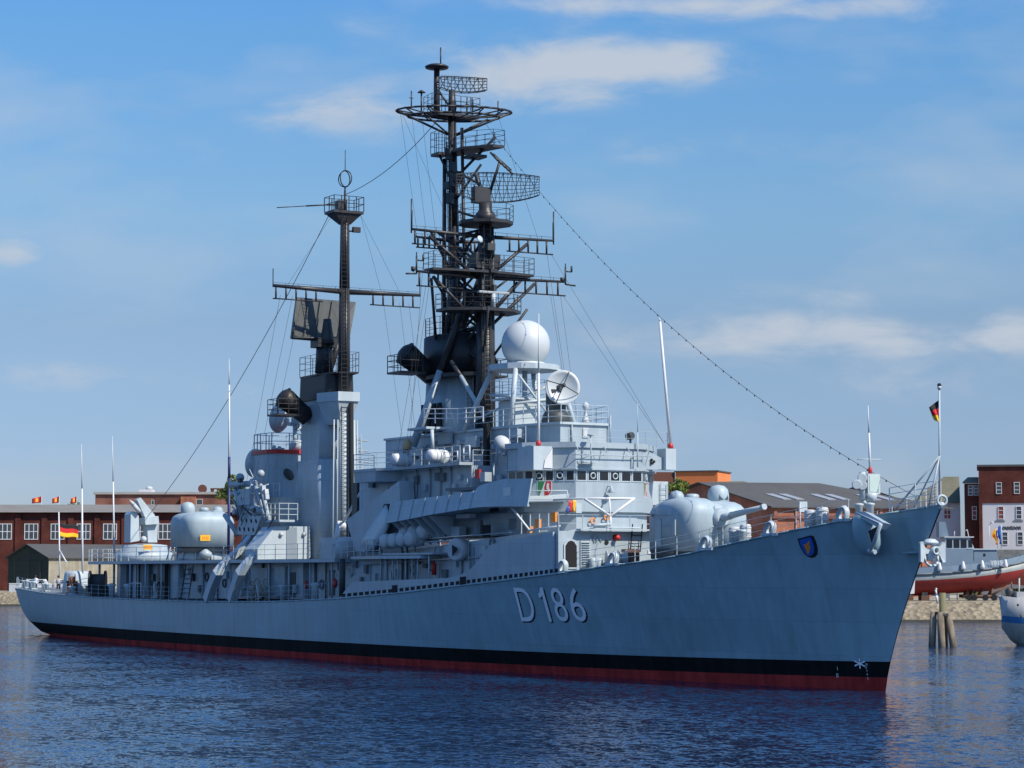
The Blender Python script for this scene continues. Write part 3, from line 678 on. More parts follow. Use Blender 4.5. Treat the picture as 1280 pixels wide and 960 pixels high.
p = Y(542.5, 711, -5.5); g = MB(); g.lathe([(.16, -.4), (.16, .3), (.08, .4), (.05, .5)], p, n=12); g.build('fire_extinguisher', REDP, ship)
# radome-like white balls and small searchlight at the signal deck
def ball(px, py, r, y, nm='satellite_ball', n=RADM):
    p = Y(px, py, y); g = MB(); g.sphere(p, r, 18, 12); g.tube(p, p - V((0, 0, r + .6)), .12); return g.build(nm, n, ship)
g = MB(); p = Y(628, 554, -4.6); g.lathe([(.02, -.2), (.42, -.12), (.46, .06), (.02, .1)], p, (.75, -.5, .35), n=16, sy=1.25); g.tube(p, (p.x, p.y, 13.5), .06); g.build('canvas_covered_lamp', OFFW, ship)
# platform of the signal deck at the after end, with rails and instruments
PL = [Y(486, 590, -5.2), Y(512, 594, -5.0), Y(512, 594, -3.0)]
g = MB(); zp = 12.92
xa, xb = -50.0, -36.0
g.prism([(xa, -5.9), (-46.5, -5.9), (-45.5, -5.2), (xb, -5.2), (xb, -4.2), (xa, -4.2)], zp, zp + .18)
g.prism([(xa + .3, -4.25), (xa, -5.8), (-46.8, -5.8), (-46.0, -4.25)], 12.2, zp - .002, [(xa + .3, -4.25), (xa, -5.85), (-46.6, -5.85), (-45.8, -4.25)])
sig = g.build('signal_platform', GREY, ship)
g = MB(); g.rail([V((xa, -4.3, zp + .18)), V((xa, -5.85, zp + .18)), V((-46.5, -5.85, zp + .18)), V((-45.5, -5.15, zp + .18)), V((xb, -5.15, zp + .18))], 1.05, 1.1, 3, .02, .03); g.build('platform_rail', LGREY, sig)
for l, r, t, b in ((563, 572, 564, 577), (579.5, 587, 557, 577)):
    a, b2 = Y(l, b, -5.25), Y(r, t, -5.25); g = MB()
    for z in (a.z, b2.z, (a.z + b2.z) / 2): g.tube((a.x, -5.25, z), (b2.x, -5.25, z), .045)
    for x in (a.x, b2.x): g.tube((x, -5.25, a.z), (x, -5.25, b2.z), .045)
    g.build('chart_frame', WHITE, sig)
g = MB(); p = Y(509, 556, -5); g.lathe([(.3, -.3), (.35, .1), (.2, .35), (.02, .4)], p, n=10); g.tube(p, (p.x, p.y, zp), .07); g.build('signal_lantern', paint('brass lantern', (.45, .33, .18), .4, .2, 2), sig)
g = MB(); a, b = Y(519, 537, -4.4), Y(543, 537, -4.4); g.box(a.x, b.x, -5.0, -3.0, a.z - .1, a.z + .05); g.tube(Y(540, 537, -4.9), Y(541, 562, -4.9), .12); g.build('lookout_platform', LGREY, ship)
g = MB(); a = Y(528, 533, -5); 
for px in (531, 540, 548, 558): 
    p = Y(px, 528, -4.6)
g.rail([Y(530, 529, -4.6), Y(572, 529, -3.6), Y(604, 527, -3.3)], .95, .9, 3, .03, .04); g.build('after_compass_rail', WHITE, ship)

# port wing house, extra fittings on the shaded side
a, b = X(814, 631, -28.6), X(835, 602, -28.6); pw = MB().box(-31, -28.6, a.y, b.y, a.z, b.z).build('port_wing_house', LGREY, ship)
g = MB(); g.ladder(X(830, 630, -28.5), X(830, 604, -28.5), (0, 1, 0), .5, .3, .03); g.build('wing_ladder', GREY, pw)
def sidebox(l, r, t, b, y, dep, nm, mt, par): 
    a, c = Y(l, b, y), Y(r, t, y); return MB().box(a.x, c.x, y - dep, y, a.z, c.z).build(nm, mt, par)
sidebox(608, 612.5, 529, 590, -2.9, .25, 'cable_trunk', DARK, tall)
for l, r, t, b in ((552, 566, 540, 556), (586, 600, 545, 560), (640, 652, 536, 548)): sidebox(l, r, t, b, -2.85, .3, 'junction_box', GREY, tall)
for l, r, t, b in ((650, 657, 552, 588), (636, 644, 560, 590)): sidebox(l, r, t, b, -2.75, .12, 'side_door', DARK if l > 640 else DGREY, tall)
for l, r, t, b in ((656, 664, 557, 568), (654, 664, 572, 584)): 
    a, c = Y(l, b, -4.7), Y(r, t, -4.7); g = MB(); g.path([V((a.x, -4.7, a.z)), V((a.x, -4.7, c.z)), V((c.x, -4.7, c.z)), V((c.x, -4.7, a.z)), V((a.x, -4.7, a.z))], .045); g.build('rail_frame', LGREY, bridge)
for px in (530, 575, 590, 622, 645):
    g = MB(); p = Y(px, 560, -2.9); g.path([V((p.x, -2.95, 12.9)), V((p.x, -2.95, 14.4)), V((p.x + .6, -2.95, 14.7))], .06); g.build('side_pipe', GREY, tall)
g = MB()
for z in (13.7, 14.5): g.path([V((-50.5, -2.96, z)), V((-33, -2.68, z))], .035)
g.build('cable_run', GREY, tall)
g = MB(); g.rail([V((-36.0, -4.2, 12.9)), V((-36.0, -2.8, 12.9))], 1.0, .9, 3, .018, .03); g.rail([V((-30.6, -4.6, 14.0)), V((-28.6, -4.6, 14.0))], 1.0, .9, 2, .018, .03); g.build('signal_rail', LGREY, bridge)
p = Y(597, 597, -4.4); MB().box(p.x - .3, p.x + .3, -4.45, -4.302, 12.0, 12.6).build('red_locker', REDP, third)
for l, r, t, b in ((532, 545, 662, 676), (600, 604, 650, 668), (640, 650, 648, 662)): sidebox(l, r, t, b, -4.95, .25, 'wall_locker', DGREY, low)
g = MB()
for px in (523, 553, 590, 620): p = Y(px, 700, -5.1); g.tube((p.x, -5.35, 5.2), (p.x, -5.35, 8.2), .05)
for z in (6.6, 8.0): g.path([V((-50, -5.28, z)), V((-29, -5.42, z + .5))], .04)
g.build('side_piping', GREY, low)

# lower wing deck beside the tall house
MB().prism(sym([(-30.61, -5.4), (-36.0, -6.2)]), 11.2, 11.4).build('wing_deck', DGREY, ship)
for px, r in ((617, .05), (640, .05)): p = Y(px, 570, -4.7); MB().tube((p.x, -4.7, 11.4), (p.x, -4.7, 12.9), r).build('wing_post', LGREY, ship)

# small fittings scattered on the shaded walls: pipes, lockers, boxes, valves
rnd = random.Random(11)
def fit(par, x, y, z, nm, w, h, d, mt): MB().box(x - w / 2, x + w / 2, y - d, y - .003, z - h / 2, z + h / 2).build(nm, mt, par)
for i in range(26):
    x = -52 + i * .82 + rnd.uniform(-.3, .3); y = interp(x, [(-52, -5.0), (-28, -5.3)]); z = sheer(x) + rnd.uniform(1.0, 2.6)
    k = rnd.random()
    if k < .45: fit(low, x, y, z, 'switch_box', rnd.uniform(.25, .6), rnd.uniform(.25, .7), .2, rnd.choice((GREY, LGREY, DGREY)))
    elif k < .8: g = MB(); g.tube((x, y - .08, sheer(x)), (x, y - .08, z + 1.2), rnd.choice((.04, .07))); g.build('wall_pipe', rnd.choice((GREY, DGREY)), low)
    else: g = MB(); g.torus((x, y - .08, z), (0, 1, 0), .3, .05, 14, 5); g.build('hose_coil', rnd.choice((DGREY, OFFW)), low)
for i in range(16):
    x = -50 + i * 1.15 + rnd.uniform(-.4, .4); fit(third if x < -36.5 else tall, x, -4.25 if x < -36.5 else -2.75, rnd.uniform(11.6, 12.6), 'switch_box', rnd.uniform(.3, .7), rnd.uniform(.3, .6), .22, rnd.choice((GREY, DGREY, LGREY)))
for i in range(16):
    x = -49 + i * 1.1 + rnd.uniform(-.4, .4); fit(tall, x, interp(x, [(-51, -2.88), (-32.5, -2.6)]), rnd.uniform(13.4, 14.8), 'switch_box', rnd.uniform(.3, .8), rnd.uniform(.2, .6), .2, rnd.choice((GREY, DGREY, LGREY)))
# ================================================================== WARSHIP: funnels, masts, radars
def ellip(cx, cy, a, b, n=28, pw=2.4):
    o = []
    for i in range(n):
        t = 2 * math.pi * i / n; ct, st = math.cos(t), math.sin(t); k = (abs(ct) ** pw + abs(st) ** pw) ** (-1 / pw); o.append((cx + a * ct * k, cy + b * st * k))
    return o
def smoothed(o):
    for p in o.data.polygons: p.use_smooth = abs(p.normal.z) < .6
    return o
# ---- forward funnel-mast
F1 = (-46.3, 0)
f1 = smoothed(MB().prism(ellip(*F1, 3.1, 1.75), 13.0, 20.0, ellip(*F1, 2.7, 1.45)).build('forward_funnel', GREY, ship))
smoothed(MB().prism(ellip(*F1, 3.0, 1.7), 19.55, 22.3, ellip(*F1, 2.95, 1.62)).build('funnel_cap', BLACK, f1))
g = MB(); g.prism(ellip(-45.4, 0, 3.6, 2.1), 19.3, 19.54); g.build('funnel_ledge', MASTB, f1)
def exhaust(x, y, z, parent, sd=-1, rail=True):
    g = MB(); g.lathe([(.02, -.42), (.4, -.36), (.68, -.18), (.82, .05), (.84, .3), (.78, .8), (.7, 1.6), (.7, 2.5)], V((x - .4, y + sd * 1.9, z + 1.1)), V((.1, -sd * 1.0, -.75)), n=18)
    g.torus(V((x - .4, y + sd * 1.92, z + 1.12)), V((.1, -sd * 1.0, -.75)), .84, .06, 20)
    o = g.build('exhaust_elbow', BLACK, parent)
    r = MB(); r.prism([(x - 1.3, y + sd * .9), (x + .9, y + sd * .9), (x + .8, y + sd * 2.9), (x - 1.2, y + sd * 2.9)], z - .35, z - .22)
    pts = [V((x + .9, y + sd * 1.2, z - .22)), V((x + .8, y + sd * 2.85, z - .22)), V((x - 1.2, y + sd * 2.85, z - .22)), V((x - 1.3, y + sd * 1.2, z - .22))]
    r.rail(pts, 1.15, .8, 3, .025, .035); r.build('exhaust_platform', MASTB, parent); return o
exhaust(-47.0, -1.35, 20.0, f1); exhaust(-47.0, 1.35, 20.0, f1, 1)
# vertical louvre stripes low on the funnel and side trunk
g = MB()
for i in range(4): g.box(-47.8 + i * .8, -47.35 + i * .8, -1.80, -1.68, 15.6, 17.6)
g.build('uptake_louvre', DARK, f1)
g = MB(); g.ladder((-43.25, -.35, 13.2), (-43.5, -.35, 19.4), (0, 1, 0), .6, .35, .05); g.build('mast_ladder', LGREY, f1)
g = MB(); g.tube((-43.2, .5, 13), (-43.4, .5, 19.5), .13); g.tube((-43.1, .85, 13), (-43.35, .85, 19.5), .1); g.tube((-43.25, .1, 13), (-43.4, .1, 19.5), .16); g.build('cable_trunk', DARK, f1)
# mast: fore column, after column, raking legs
mast = thing('x', 'x', 'x'); bpy.data.objects.remove(mast)
g = MB(); x0 = -41.9
g.tube((x0, 0, 15.3), (x0, 0, 24), .7, .6, 14); g.tube((x0, 0, 24), (x0, 0, 30.3), .58, .42, 14)
mainm = g.build('main_mast', MASTB, ship)
def mpart(g, name, mat=MASTB): return g.build(name, mat, mainm)
g = MB(); at = Y(566, 150, 0); ab = Y(573, 420, 0)
ax_ = -46.6
TOPZ = 37.9
g.tube((-46.0, 0, 20), (-46.4, 0, 30), .42, .36, 10); g.tube((-46.4, 0, 30), (-46.7, 0, TOPZ), .36, .28, 10); g.tube((-45.3, .35, 22), (-45.8, .3, TOPZ - 1), .12, n=6); g.tube((-47.2, -.35, 20), (-47.2, -.3, TOPZ - 3), .15, n=6)
mpart(g, 'after_column')
g = MB(); lg0 = V((-43.5, -.3, 25.3)); ft = Y(516, 558, -3.6)
g.tube(lg0, lg0.lerp(ft, .52), .24, .25, 10); mpart(g, 'raking_leg')
g = MB(); g.tube(lg0.lerp(ft, .52), ft, .25, .28, 10); mpart(g, 'raking_leg_foot', GREY)
g = MB(); g.tube((-43.5, .3, 25.3), (-48.0, 3.6, 15.0), .3, .33, 10); mpart(g, 'raking_leg')
a, b = Y(564, 452, -1.9), Y(576, 470, -1.9); e = Y(604, 518, -1.9)
g = MB(); g.tube(a, b, .14); mpart(g, 'funnel_stay'); g = MB(); g.tube(b, e, .14); mpart(g, 'funnel_stay', GREY)
# lattice bracing between the two columns
g = MB(); lv = [20.4, 22.6, 24.4, 26.4, 29.2, 31.5, 34.0, 36.2]
for z0, z1 in zip(lv[:5], lv[1:5]):
    for yy in (-.5, .5):
        g.tube((-46.3, yy, z0), (x0 - .4, yy * .7, z1), .09, n=6); g.tube((-46.3, yy, z1), (x0 - .4, yy * .7, z0), .09, n=6); g.tube((-46.3, yy, z1), (x0 - .4, yy * .7, z1), .1, n=6)
mpart(g, 'lattice_brace')
# yards
def yard(z, yl, yr, x, nm='yard', drop=.85, r=.15, par=None, post=True):
    g = MB(); g.tube((x, yl, z + .12), (x, 0, z), r * .55, r, 8); g.tube((x, 0, z), (x, yr, z + .12), r, r * .55, 8)
    for (a, b) in ((yl, yl * .32), (yr * .32, yr)):
        n = 5
        for i in range(n): yy = lerp(a, b, (i + .3) / n); g.tube((x, yy, z + .08), (x, yy, z - drop), .07, n=6)
        g.tube((x, a + (.25 if a < 0 else -.25) * 0, z - drop), (x, b, z - drop), .05, n=6)
    if post:
        for yy in (yl, yr): g.tube((x, yy, z), (x, yy, z + 1.4), .04, n=5)
    n = 12
    g.path([(x, lerp(yl, yr, i / n), z + .35) for i in range(n + 1)], .012, 4)
    for i in range(n + 1): yy = lerp(yl, yr, i / n); g.tube((x, yy, z + .1), (x, yy, z + .36), .018, n=4)
    return g.build(nm, MASTB, par or mainm)
yard(28.75, -5.55, 5.4, -42.0); yard(25.95, -5.2, 6.4, -42.0)
yard(28.9, -3.2, 2.2, -45.9, 'short_yard', .6, .14, None, False)
g = MB(); g.tube((-42.1, -4.2, 28.5), (-42.1, -.5, 25.9), .12); mpart(g, 'yard_brace')
g = MB(); g.tube((-42.1, 3.4, 28.5), (-42.0, .5, 26.2), .12); mpart(g, 'yard_brace')
g = MB(); g.tube((-42.1, -3.9, 25.8), (-42.3, -.4, 22.9), .12); mpart(g, 'yard_brace')
g = MB(); g.tube((-42.1, 4.0, 25.8), (-42.0, .5, 22.7), .12); mpart(g, 'yard_brace')
g = MB(); g.tube((-42.1, 2.6, 25.8), (-42.0, .5, 23.6), .1); mpart(g, 'yard_brace')
g = MB(); g.tube((-45, -2.5, 26.1), (-46, -1.6, 22), .1); mpart(g, 'yard_brace')
for yy, z in ((-5.6, 30.1), (5.45, 30.2)):
    g = MB(); g.tube((-42, yy, 28.6), (-42, yy, 30.9), .05, n=6); mpart(g, 'stub_antenna')
for yy in (-5.2, 6.4):
    sg = -1 if yy < 0 else 1
    g = MB(); g.tube((-42, yy, 25.9), (-42, yy, 27.1), .06); g.tube((-42, yy, 26.8), (-42, yy + .5 , 26.8), .05); g.tube((-42, yy + .5, 26.8), (-42, yy + .5, 27.2), .07); g.tube((-42, yy, 25.9), (-42, yy + sg * .8, 25.85), .06); g.lathe([(.02, 0), (.16, .1), (.16, .35)], (-42, yy - .25, 26.0), n=8); mpart(g, 'wind_gauge')
g = MB()
for (p, q, r) in (((539, 290), (568, 348), .11), ((547, 290), (591, 323), .11), ((566, 344), (607, 386), .1), ((570, 345), (557, 423), .2), ((607, 330), (566, 440), .24), ((541, 345), (560, 378), .09), ((652, 350), (620, 386), .1), ((640, 345), (618, 362), .08)): g.tube(X(*p, -45.0), X(*q, -45.0), r)
mpart(g, 'mast_brace', MASTB)
# platforms with rails
def platform(pts, z, th, nm, h=1.1, mat=MASTB, par=None, rm=None, step=1.0):
    g = MB(); g.prism(pts, z - th, z); o = g.build(nm, mat, par or mainm)
    r = MB(); r.rail([V((x, y, z)) for x, y in pts], h, step, 3, .017, .028, True); r.build('guard_rail', rm or mat, o); return o
def ring(cx, cy, r, n=12, sx=1): return [(cx + sx * r * math.cos(2 * math.pi * (i + .5) / n), cy + r * math.sin(2 * math.pi * (i + .5) / n)) for i in range(n)]
platform(ring(x0, 0, 1.9, 10), 29.75, .22, 'radar_platform')
platform([(-42.9, -4.2), (-41.5, -4.2), (-41.1, -1.0), (-41.1, 1.0), (-41.5, 3.6), (-42.9, 3.6)], 26.35, .16, 'middle_platform', step=.9)
platform([(-43.2, -3.1), (-41.6, -3.1), (-40.3, -1.1), (-40.3, 1.3), (-41.4, 2.5), (-43.2, 2.5)], 23.75, .2, 'navigation_radar_platform', 1.0)
platform(ellip(*F1, 2.9, 1.6, 12), 22.35, .04, 'funnel_top_platform', 1.25)
g = MB(); g.tube((-39.7, 2.0, 23.7), (-41.5, .4, 20.6), .09); g.tube((-39.7, -1, 23.7), (-41.6, -.3, 20.6), .09); mpart(g, 'platform_brace')
g = MB(); g.box(-40.95, -40.65, -1.15, 1.15, 24.75, 24.88); nr = mpart(g, 'navigation_radar', RADM); g = MB(); g.tube((-40.8, 0, 23.75), (-40.8, 0, 24.75), .16); g.build('radar_post', LGREY, nr)
g = MB(); g.box(-42.6, -41.5, -.95, .95, 26.6, 27.5); g.tube((-41.4, .15, 27.3), (-41.4, .15, 28.6), .26); mpart(g, 'receiver_box', MASTB)
g = MB(); g.lathe([(.02, 0), (.25, .06), (.25, .1), (.1, .12)], (-40.6, -1.2, 28.3), (1, .3, .3), n=14); mpart(g, 'small_dish', LGREY)
# large mesh air search antenna on the fore column
def mesh_antenna(c, wdt, hgt, depth, yaw, nm, nw=14, nh=5, r=.028, taper=0.0, par=None):
    g = MB(); cy_, sy_ = math.cos(yaw), math.sin(yaw)
    def P(u, v):
        f = depth * (u * u * 4 - .3) + .5 * v * v * depth; l = u * wdt
        hh = hgt * (1 - taper * (2 * abs(u)) ** 2.2)
        z = v * hh
        return V(c) + V((f * cy_ - l * sy_, f * sy_ + l * cy_, z))
    for i in range(nw + 1):
        u = -.5 + i / nw; g.path([P(u, -.5 + j / nh) for j in range(nh + 1)], r, 5)
    for j in range(nh + 1):
        v = -.5 + j / nh; g.path([P(-.5 + i / nw, v) for i in range(nw + 1)], r if 0 < j < nh else r * 1.7, 5)
    for i in range(0, nw, 2):
        a, b = P(-.5 + i / nw, -.5), P(-.5 + (i + 2) / nw, .5); b2 = P(-.5 + (i + 2) / nw, -.5); a2 = P(-.5 + i / nw, .5)
        bk = V((-.45 * cy_, -.45 * sy_, 0))
        g.tube(a + bk, b + bk, r, n=5); g.tube(a2 + bk, b2 + bk, r, n=5); g.tube(a, a + bk, r, n=5); g.tube(a2, a2 + bk, r, n=5); g.tube(a2 + bk, b + bk, r, n=5); g.tube(a + bk, b2 + bk, r, n=5)
    return g.build(nm, DKGR, par or mainm)
sc = X(618, 234, x0)
yaw = math.radians(-20)
mesh_antenna((x0 + .2, sc.y + .0, sc.z), 5.7, 2.0, 1.1, yaw, 'search_radar', 20, 7, .022, .38)
g = MB(); g.lathe([(.75, 0), (.7, .5), (.45, .8), (.45, 1.3)], (x0, 0, 29.75), n=16); g.obox((x0 - .3, -.2, 31.6), (.3, 0, 0), (0, .6, 0), (0, 0, .55)); g.tube((x0 - .3, .1, 31.3), (x0 - .3, -.6, 33.0), .13); g.tube((x0 - .2, .4, 31.6), (x0 + .7, .7, 33.8), .09); mpart(g, 'radar_pedestal', MASTB)
g = MB(); 
for k in range(5): g.tube((x0 + .2, .3 + .28 * k, 34.5 - .2 * k), (x0 + 1.2, .3 + .28 * k, 33.8 - .2 * k), .08)
g.tube((x0 + .7, .2, 34.3), (x0 + .7, 1.6, 33.3), .1); mpart(g, 'feed_horn', DKGR)
# upper mast platforms and the crow's nest
platform([(-47.2, -.3), (-44.5, -.5), (-42.6, 1.0), (-42.6, 1.9), (-45.5, 1.2), (-47.2, .6)], 35.3, .18, 'upper_platform', 1.05)
platform([(-47.6, -1.2), (-46.4, -1.2), (-46.4, -.3), (-47.6, -.3)], 35.2, .2, 'lookout_platform', 1.5, step=.5)
g = MB(); g.tube((-46.7, 0, 33.2), (-43.0, 1.4, 35.9), .1); g.tube((-46.6, 0, 31.6), (-43.6, .6, 34.0), .09); g.tube((-46.5, 0, 34), (-43.4, .4, 32.6), .09); g.tube((-46.5, 0, 31.2), (-42.6, .4, 30.0), .09); g.tube((-47, -.8, 35.0), (-46.8, -.1, 33.5), .08); g.obox((-44.6, .7, 34.7), (.6, 0, 0), (0, .6, 0), (0, 0, .1)); mpart(g, 'upper_brace')
tz = X(565, 146, -46.7).z; tx = -46.7
g = MB()
oval = [(tx + .3 + 2.5 * math.cos(t), .0 + 3.9 * math.sin(t) * (1 if abs(math.sin(t)) < .98 else 1)) for t in [2 * math.pi * i / 24 for i in range(24)]]
oval = [(tx + .3 + 2.1 * math.cos(t) * math.cos(-.42) - 4.05 * math.sin(t) * math.sin(-.42), 2.1 * math.cos(t) * math.sin(-.42) + 4.05 * math.sin(t) * math.cos(-.42)) for t in [2 * math.pi * i / 24 for i in range(24)]]
for zz, sc_ in ((tz + .3, 1.0), (tz - .05, .8)):
    pts = [V((tx + (x - tx) * sc_, y * sc_, zz)) for x, y in oval]; g.path(pts + pts[:1], .075, 6)
for i in range(0, 24, 2):
    x, y = oval[i]; g.tube((x, y, tz + .35), (tx + (x - tx) * .15, y * .12, tz - .2), .05, n=5); g.tube((x, y, tz + .35), (tx + (x - tx) * .78, y * .8, tz - .05), .05, n=5)
for sg in (-1, 1): g.tube((tx + .3 + sg * 1.6, sg * 3.65, tz + .3), (tx, sg * .3, tz - 1.3), .08, n=6); g.tube((tx + .5, sg * 2.6, tz), (tx, sg * .2, tz - 1.3), .07, n=6)
mpart(g, 'ring_antenna')
platform([(tx - 1, -1.7), (tx + .6, -1.9), (tx + .6, 1.9), (tx - 1, 1.7)], tz + .15, .2, 'top_platform', 1.25, step=.8)
g = MB(); g.tube((tx, 0, tz), (tx, 0, tz + 1.9), .3, .22, 10); g.tube((tx - .4, -1.0, tz), (tx - .4, -1.0, tz + 3.35), .24, .2, 8); g.lathe([(.02, 0), (.8, .1), (.85, .22), (.6, .34), (.02, .4)], (tx - .4, -1.0, tz + 3.3), n=16); g.tube((tx - .3, -.75, tz + 3.4), (tx - .3, -.75, tz + 4.9), .05); g.tube((tx, -.1, tz + .6), (tx - .4, -1, tz + 2), .08)
mpart(g, 'masthead_pole')
g = MB(); g.tube((tx - .6, -2.1, tz), (tx - .6, -2.1, tz + 1.62), .06); g.lathe([(.3, 0), (.1, .16), (.02, .2)], (tx - .6, -2.1, tz + 1.6), n=10); mpart(g, 'mushroom_antenna')
for yy in (-3.2, 3.7, 1.2, 1.6): g = MB(); g.tube((tx, yy, tz + .3), (tx, yy, tz + 1.5), .045); g.tube((tx, yy - .15, tz + 1.0), (tx, yy + .15, tz + 1.0), .03); mpart(g, 'stub_antenna')
rnd = random.Random(3)
for i in range(24):
    z = rnd.uniform(20.5, 35.5); onf = z < 29 and rnd.random() < .55; x, r = ((x0, .68) if onf else (-46.4, .36)); a_ = rnd.uniform(-2.2, .9); d_ = V((math.cos(a_), math.sin(a_), 0)); w_ = rnd.uniform(.1, .28)
    g = MB(); g.obox(V((x, 0, z)) + d_ * (r + w_ * .8), d_ * w_, V((-d_.y, d_.x, 0)) * rnd.uniform(.1, .3), ZV * rnd.uniform(.12, .4)); mpart(g, 'junction_box', rnd.choice((MASTB, DKGR, DKGR)))
g = MB(); g.ladder((x0 + .8, -.2, 15.5), (x0 + .62, -.2, 29.5), (0, 1, 0), .5, .35, .04); mpart(g, 'column_ladder', DKGR)
g = MB(); g.ladder((-46.0, -.42, 22.5), (-46.4, -.42, 36.0), (1, 0, 0), .5, .35, .035); mpart(g, 'column_ladder', DKGR)
for dy in (-.5, .45): g = MB(); g.tube((x0 + .45, dy, 15.4), (x0 + .35, dy * .8, 29.4), .09); mpart(g, 'cable_run', DKGR)

mesh_antenna((tx + .2, .75, tz + 2.35), 3.3, 1.05, .5, math.radians(-15), 'surface_radar', 12, 4, .026, .25)
# radome on its round platform, lattice legs
rc = X(657, 434, -36.6)
rp = MB(); rp.prism(ring(-36.6, rc.y - .15, 2.35, 16), 19.2, 19.55); rpo = rp.build('radome_platform', LGREY, ship)
g = MB(); g.sphere((-36.6, rc.y, 20.95), 1.6, 32, 20); g.lathe([(1.2, 0), (1.25, .2)], (-36.6, rc.y, 19.55), n=20); g.build('radome', RADM, rpo)
g = MB()
for (tx_, ty_), (bx_, by_) in (((-38.2, -1.6), (-39.6, -2.9)), ((-35.0, -1.6), (-35.2, -1.9)), ((-35.0, 1.6), (-33.2, 1.8)), ((-38.2, 1.6), (-39.2, 2.6)), ((-36.6, 0), (-36.6, 0))): g.tube((tx_, ty_, 19.2), (bx_, by_, 15.3), .17, n=8)
g.tube((-35, -1.7, 16.9), (-35, 1.7, 17.4), .1); g.tube((-39.4, -2.6, 15.9), (-35.2, 1, 18.2), .09); g.tube((-35, -1.6, 19), (-35.1, 1.6, 15.5), .08); g.tube((-37.8, -1.9, 17.6), (-35.1, -1.9, 17.4), .1)
g.build('radome_leg', LGREY, rpo)
g = MB(); g.box(-37.8, -35.6, -1.3, .4, 15.32, 17.2); g.build('equipment_cabin', LGREY, rpo)
platform([(-37.8, -1.9), (-35.4, -1.9), (-35.4, 1.7), (-37.8, 1.7)], 17.35, .12, 'lower_radome_platform', 1.2, LGREY, rpo)
# fire control dish
dc = X(703, 484.5, -32.0); dn = V((.9, -.42, .12)).normalized()
g = MB(); prof = [(.02, 0)] + [(1.12 * k / 6, .34 * (k / 6) ** 2) for k in range(1, 7)] + [(1.12 * k / 6, .34 * (k / 6) ** 2 - .06) for k in range(6, 0, -1)] + [(.02, -.06)]
g.lathe(prof, dc - dn * .2, dn, n=32); dish = g.build('director_dish', RADM, ship)
g = MB(); f = dc + dn * .75; rt = dn.orthogonal().normalized(); up_ = dn.cross(rt)
for k in range(4): a = k * math.pi / 2 + .4; g.tube(dc - dn * .2 + (rt * math.cos(a) + up_ * math.sin(a)) * 1.08 + dn * .34, f, .035, n=5)
g.lathe([(.02, .16), (.13, .12), (.13, -.15), (.02, -.2)], f, dn, n=10); g.build('dish_feed', DKGR, dish)
g = MB(); bz = 15.4; bx_, by_ = dc.x - .65, dc.y - .1
g.lathe([(.85, 0), (.95, .3), (.8, .75), (.7, .9)], (bx_, by_, bz), n=18); g.obox((bx_, by_, bz + 1.5), (.38, 0, 0), (0, .52, 0), (0, 0, .8)); g.tube((bx_ - .2, by_ - .6, dc.z), (bx_ + .2, by_ + .6, dc.z), .3); g.tube((bx_, by_, dc.z), dc - dn * .2, .3); g.build('dish_pedestal', DKGR, dish)
# ---- after funnel-mast
F2 = (-67.3, 0)
def rrect(cx, cy, a, b, r, k=6):
    o = []
    for (sx, sy, t0) in ((1, 1, 0), (-1, 1, 90), (-1, -1, 180), (1, -1, 270)):
        for i in range(k + 1): t = math.radians(t0 + 90 * i / k); o.append((cx + sx * (a - r) + r * math.cos(t), cy + sy * (b - r) + r * math.sin(t)))
    return o
def smooth_corners(o):
    for p in o.data.polygons: p.use_smooth = abs(p.normal.z) < .6 and p.area < 6
    return o
f2 = smooth_corners(MB().prism(rrect(F2[0] + .1, 0, 2.75, 1.5, .8), 6.9, 14.6, rrect(F2[0] - .05, 0, 2.5, 1.3, .75)).build('after_funnel', GREY, ship))
smooth_corners(MB().prism(rrect(*F2, 2.3, 1.15, .7), 14.2, 19.4, rrect(*F2, 2.25, 1.05, .7)).build('funnel_upper', GREY, f2))
MB().prism(rrect(F2[0] + .4, 0, 2.9, 1.2, .75), 19.2, 21.1, rrect(F2[0] + .4, 0, 2.85, 1.15, .75)).build('funnel_cap', BLACK, f2)
exhaust(-67.6, -1.2, 18.3, f2)
platform([(-69.4, -1.1), (-66, -1.3), (-63.3, -.9), (-62.9, .8), (-65.5, 1.3), (-69.4, 1.1)], 21.15, .12, 'funnel_top_platform', 1.5, MASTB, f2)
g = MB(); mx_, my_ = -63.6, -.1
# the pole's fairing at the fore side of the funnel
g.prism(ellip(mx_ + .1, my_, .6, .5, 16), 7.0, 18.0, ellip(mx_ + .1, my_, .5, .45, 16)); smoothed(g.build('mast_trunk', LGREY, f2))
g = MB(); g.prism([(mx_ - 1.6, my_ - 1.5), (mx_ + .9, my_ - .9), (mx_ + .9, my_ + .9), (mx_ - 1.6, my_ + 1.5)], 18.9, 19.6); g.prism([(mx_ - 1.2, my_ - .9), (mx_ + .2, my_ - .35), (mx_ + .2, my_ + .35), (mx_ - 1.2, my_ + .9)], 17.2, 18.898, [(mx_ - 1.6, my_ - 1.4), (mx_ + .8, my_ - .85), (mx_ + .8, my_ + .85), (mx_ - 1.6, my_ + 1.4)]); g.build('mast_bracket', LGREY, f2)
g = MB(); g.tube((mx_, my_, 19.6), (mx_, my_, 27.5), .48, .4, 12); g.tube((mx_, my_, 27.5), (mx_, my_, 33.4), .4, .33, 12); pole = g.build('pole_mast', MASTB, ship)
def ppart(g, nm, mt=MASTB): return g.build(nm, mt, pole)
g = MB(); g.ladder((mx_ + .75, my_ - .25, 7.5), (mx_ + .5, my_ - .25, 33), (0, 1, 0), .5, .33, .035); ppart(g, 'mast_ladder')
g = MB(); g.tube((mx_ + 1.0, my_ + .25, 7.2), (mx_ + .75, my_ + .25, 18.8), .18); g.build('cable_trunk', DARK, f2)
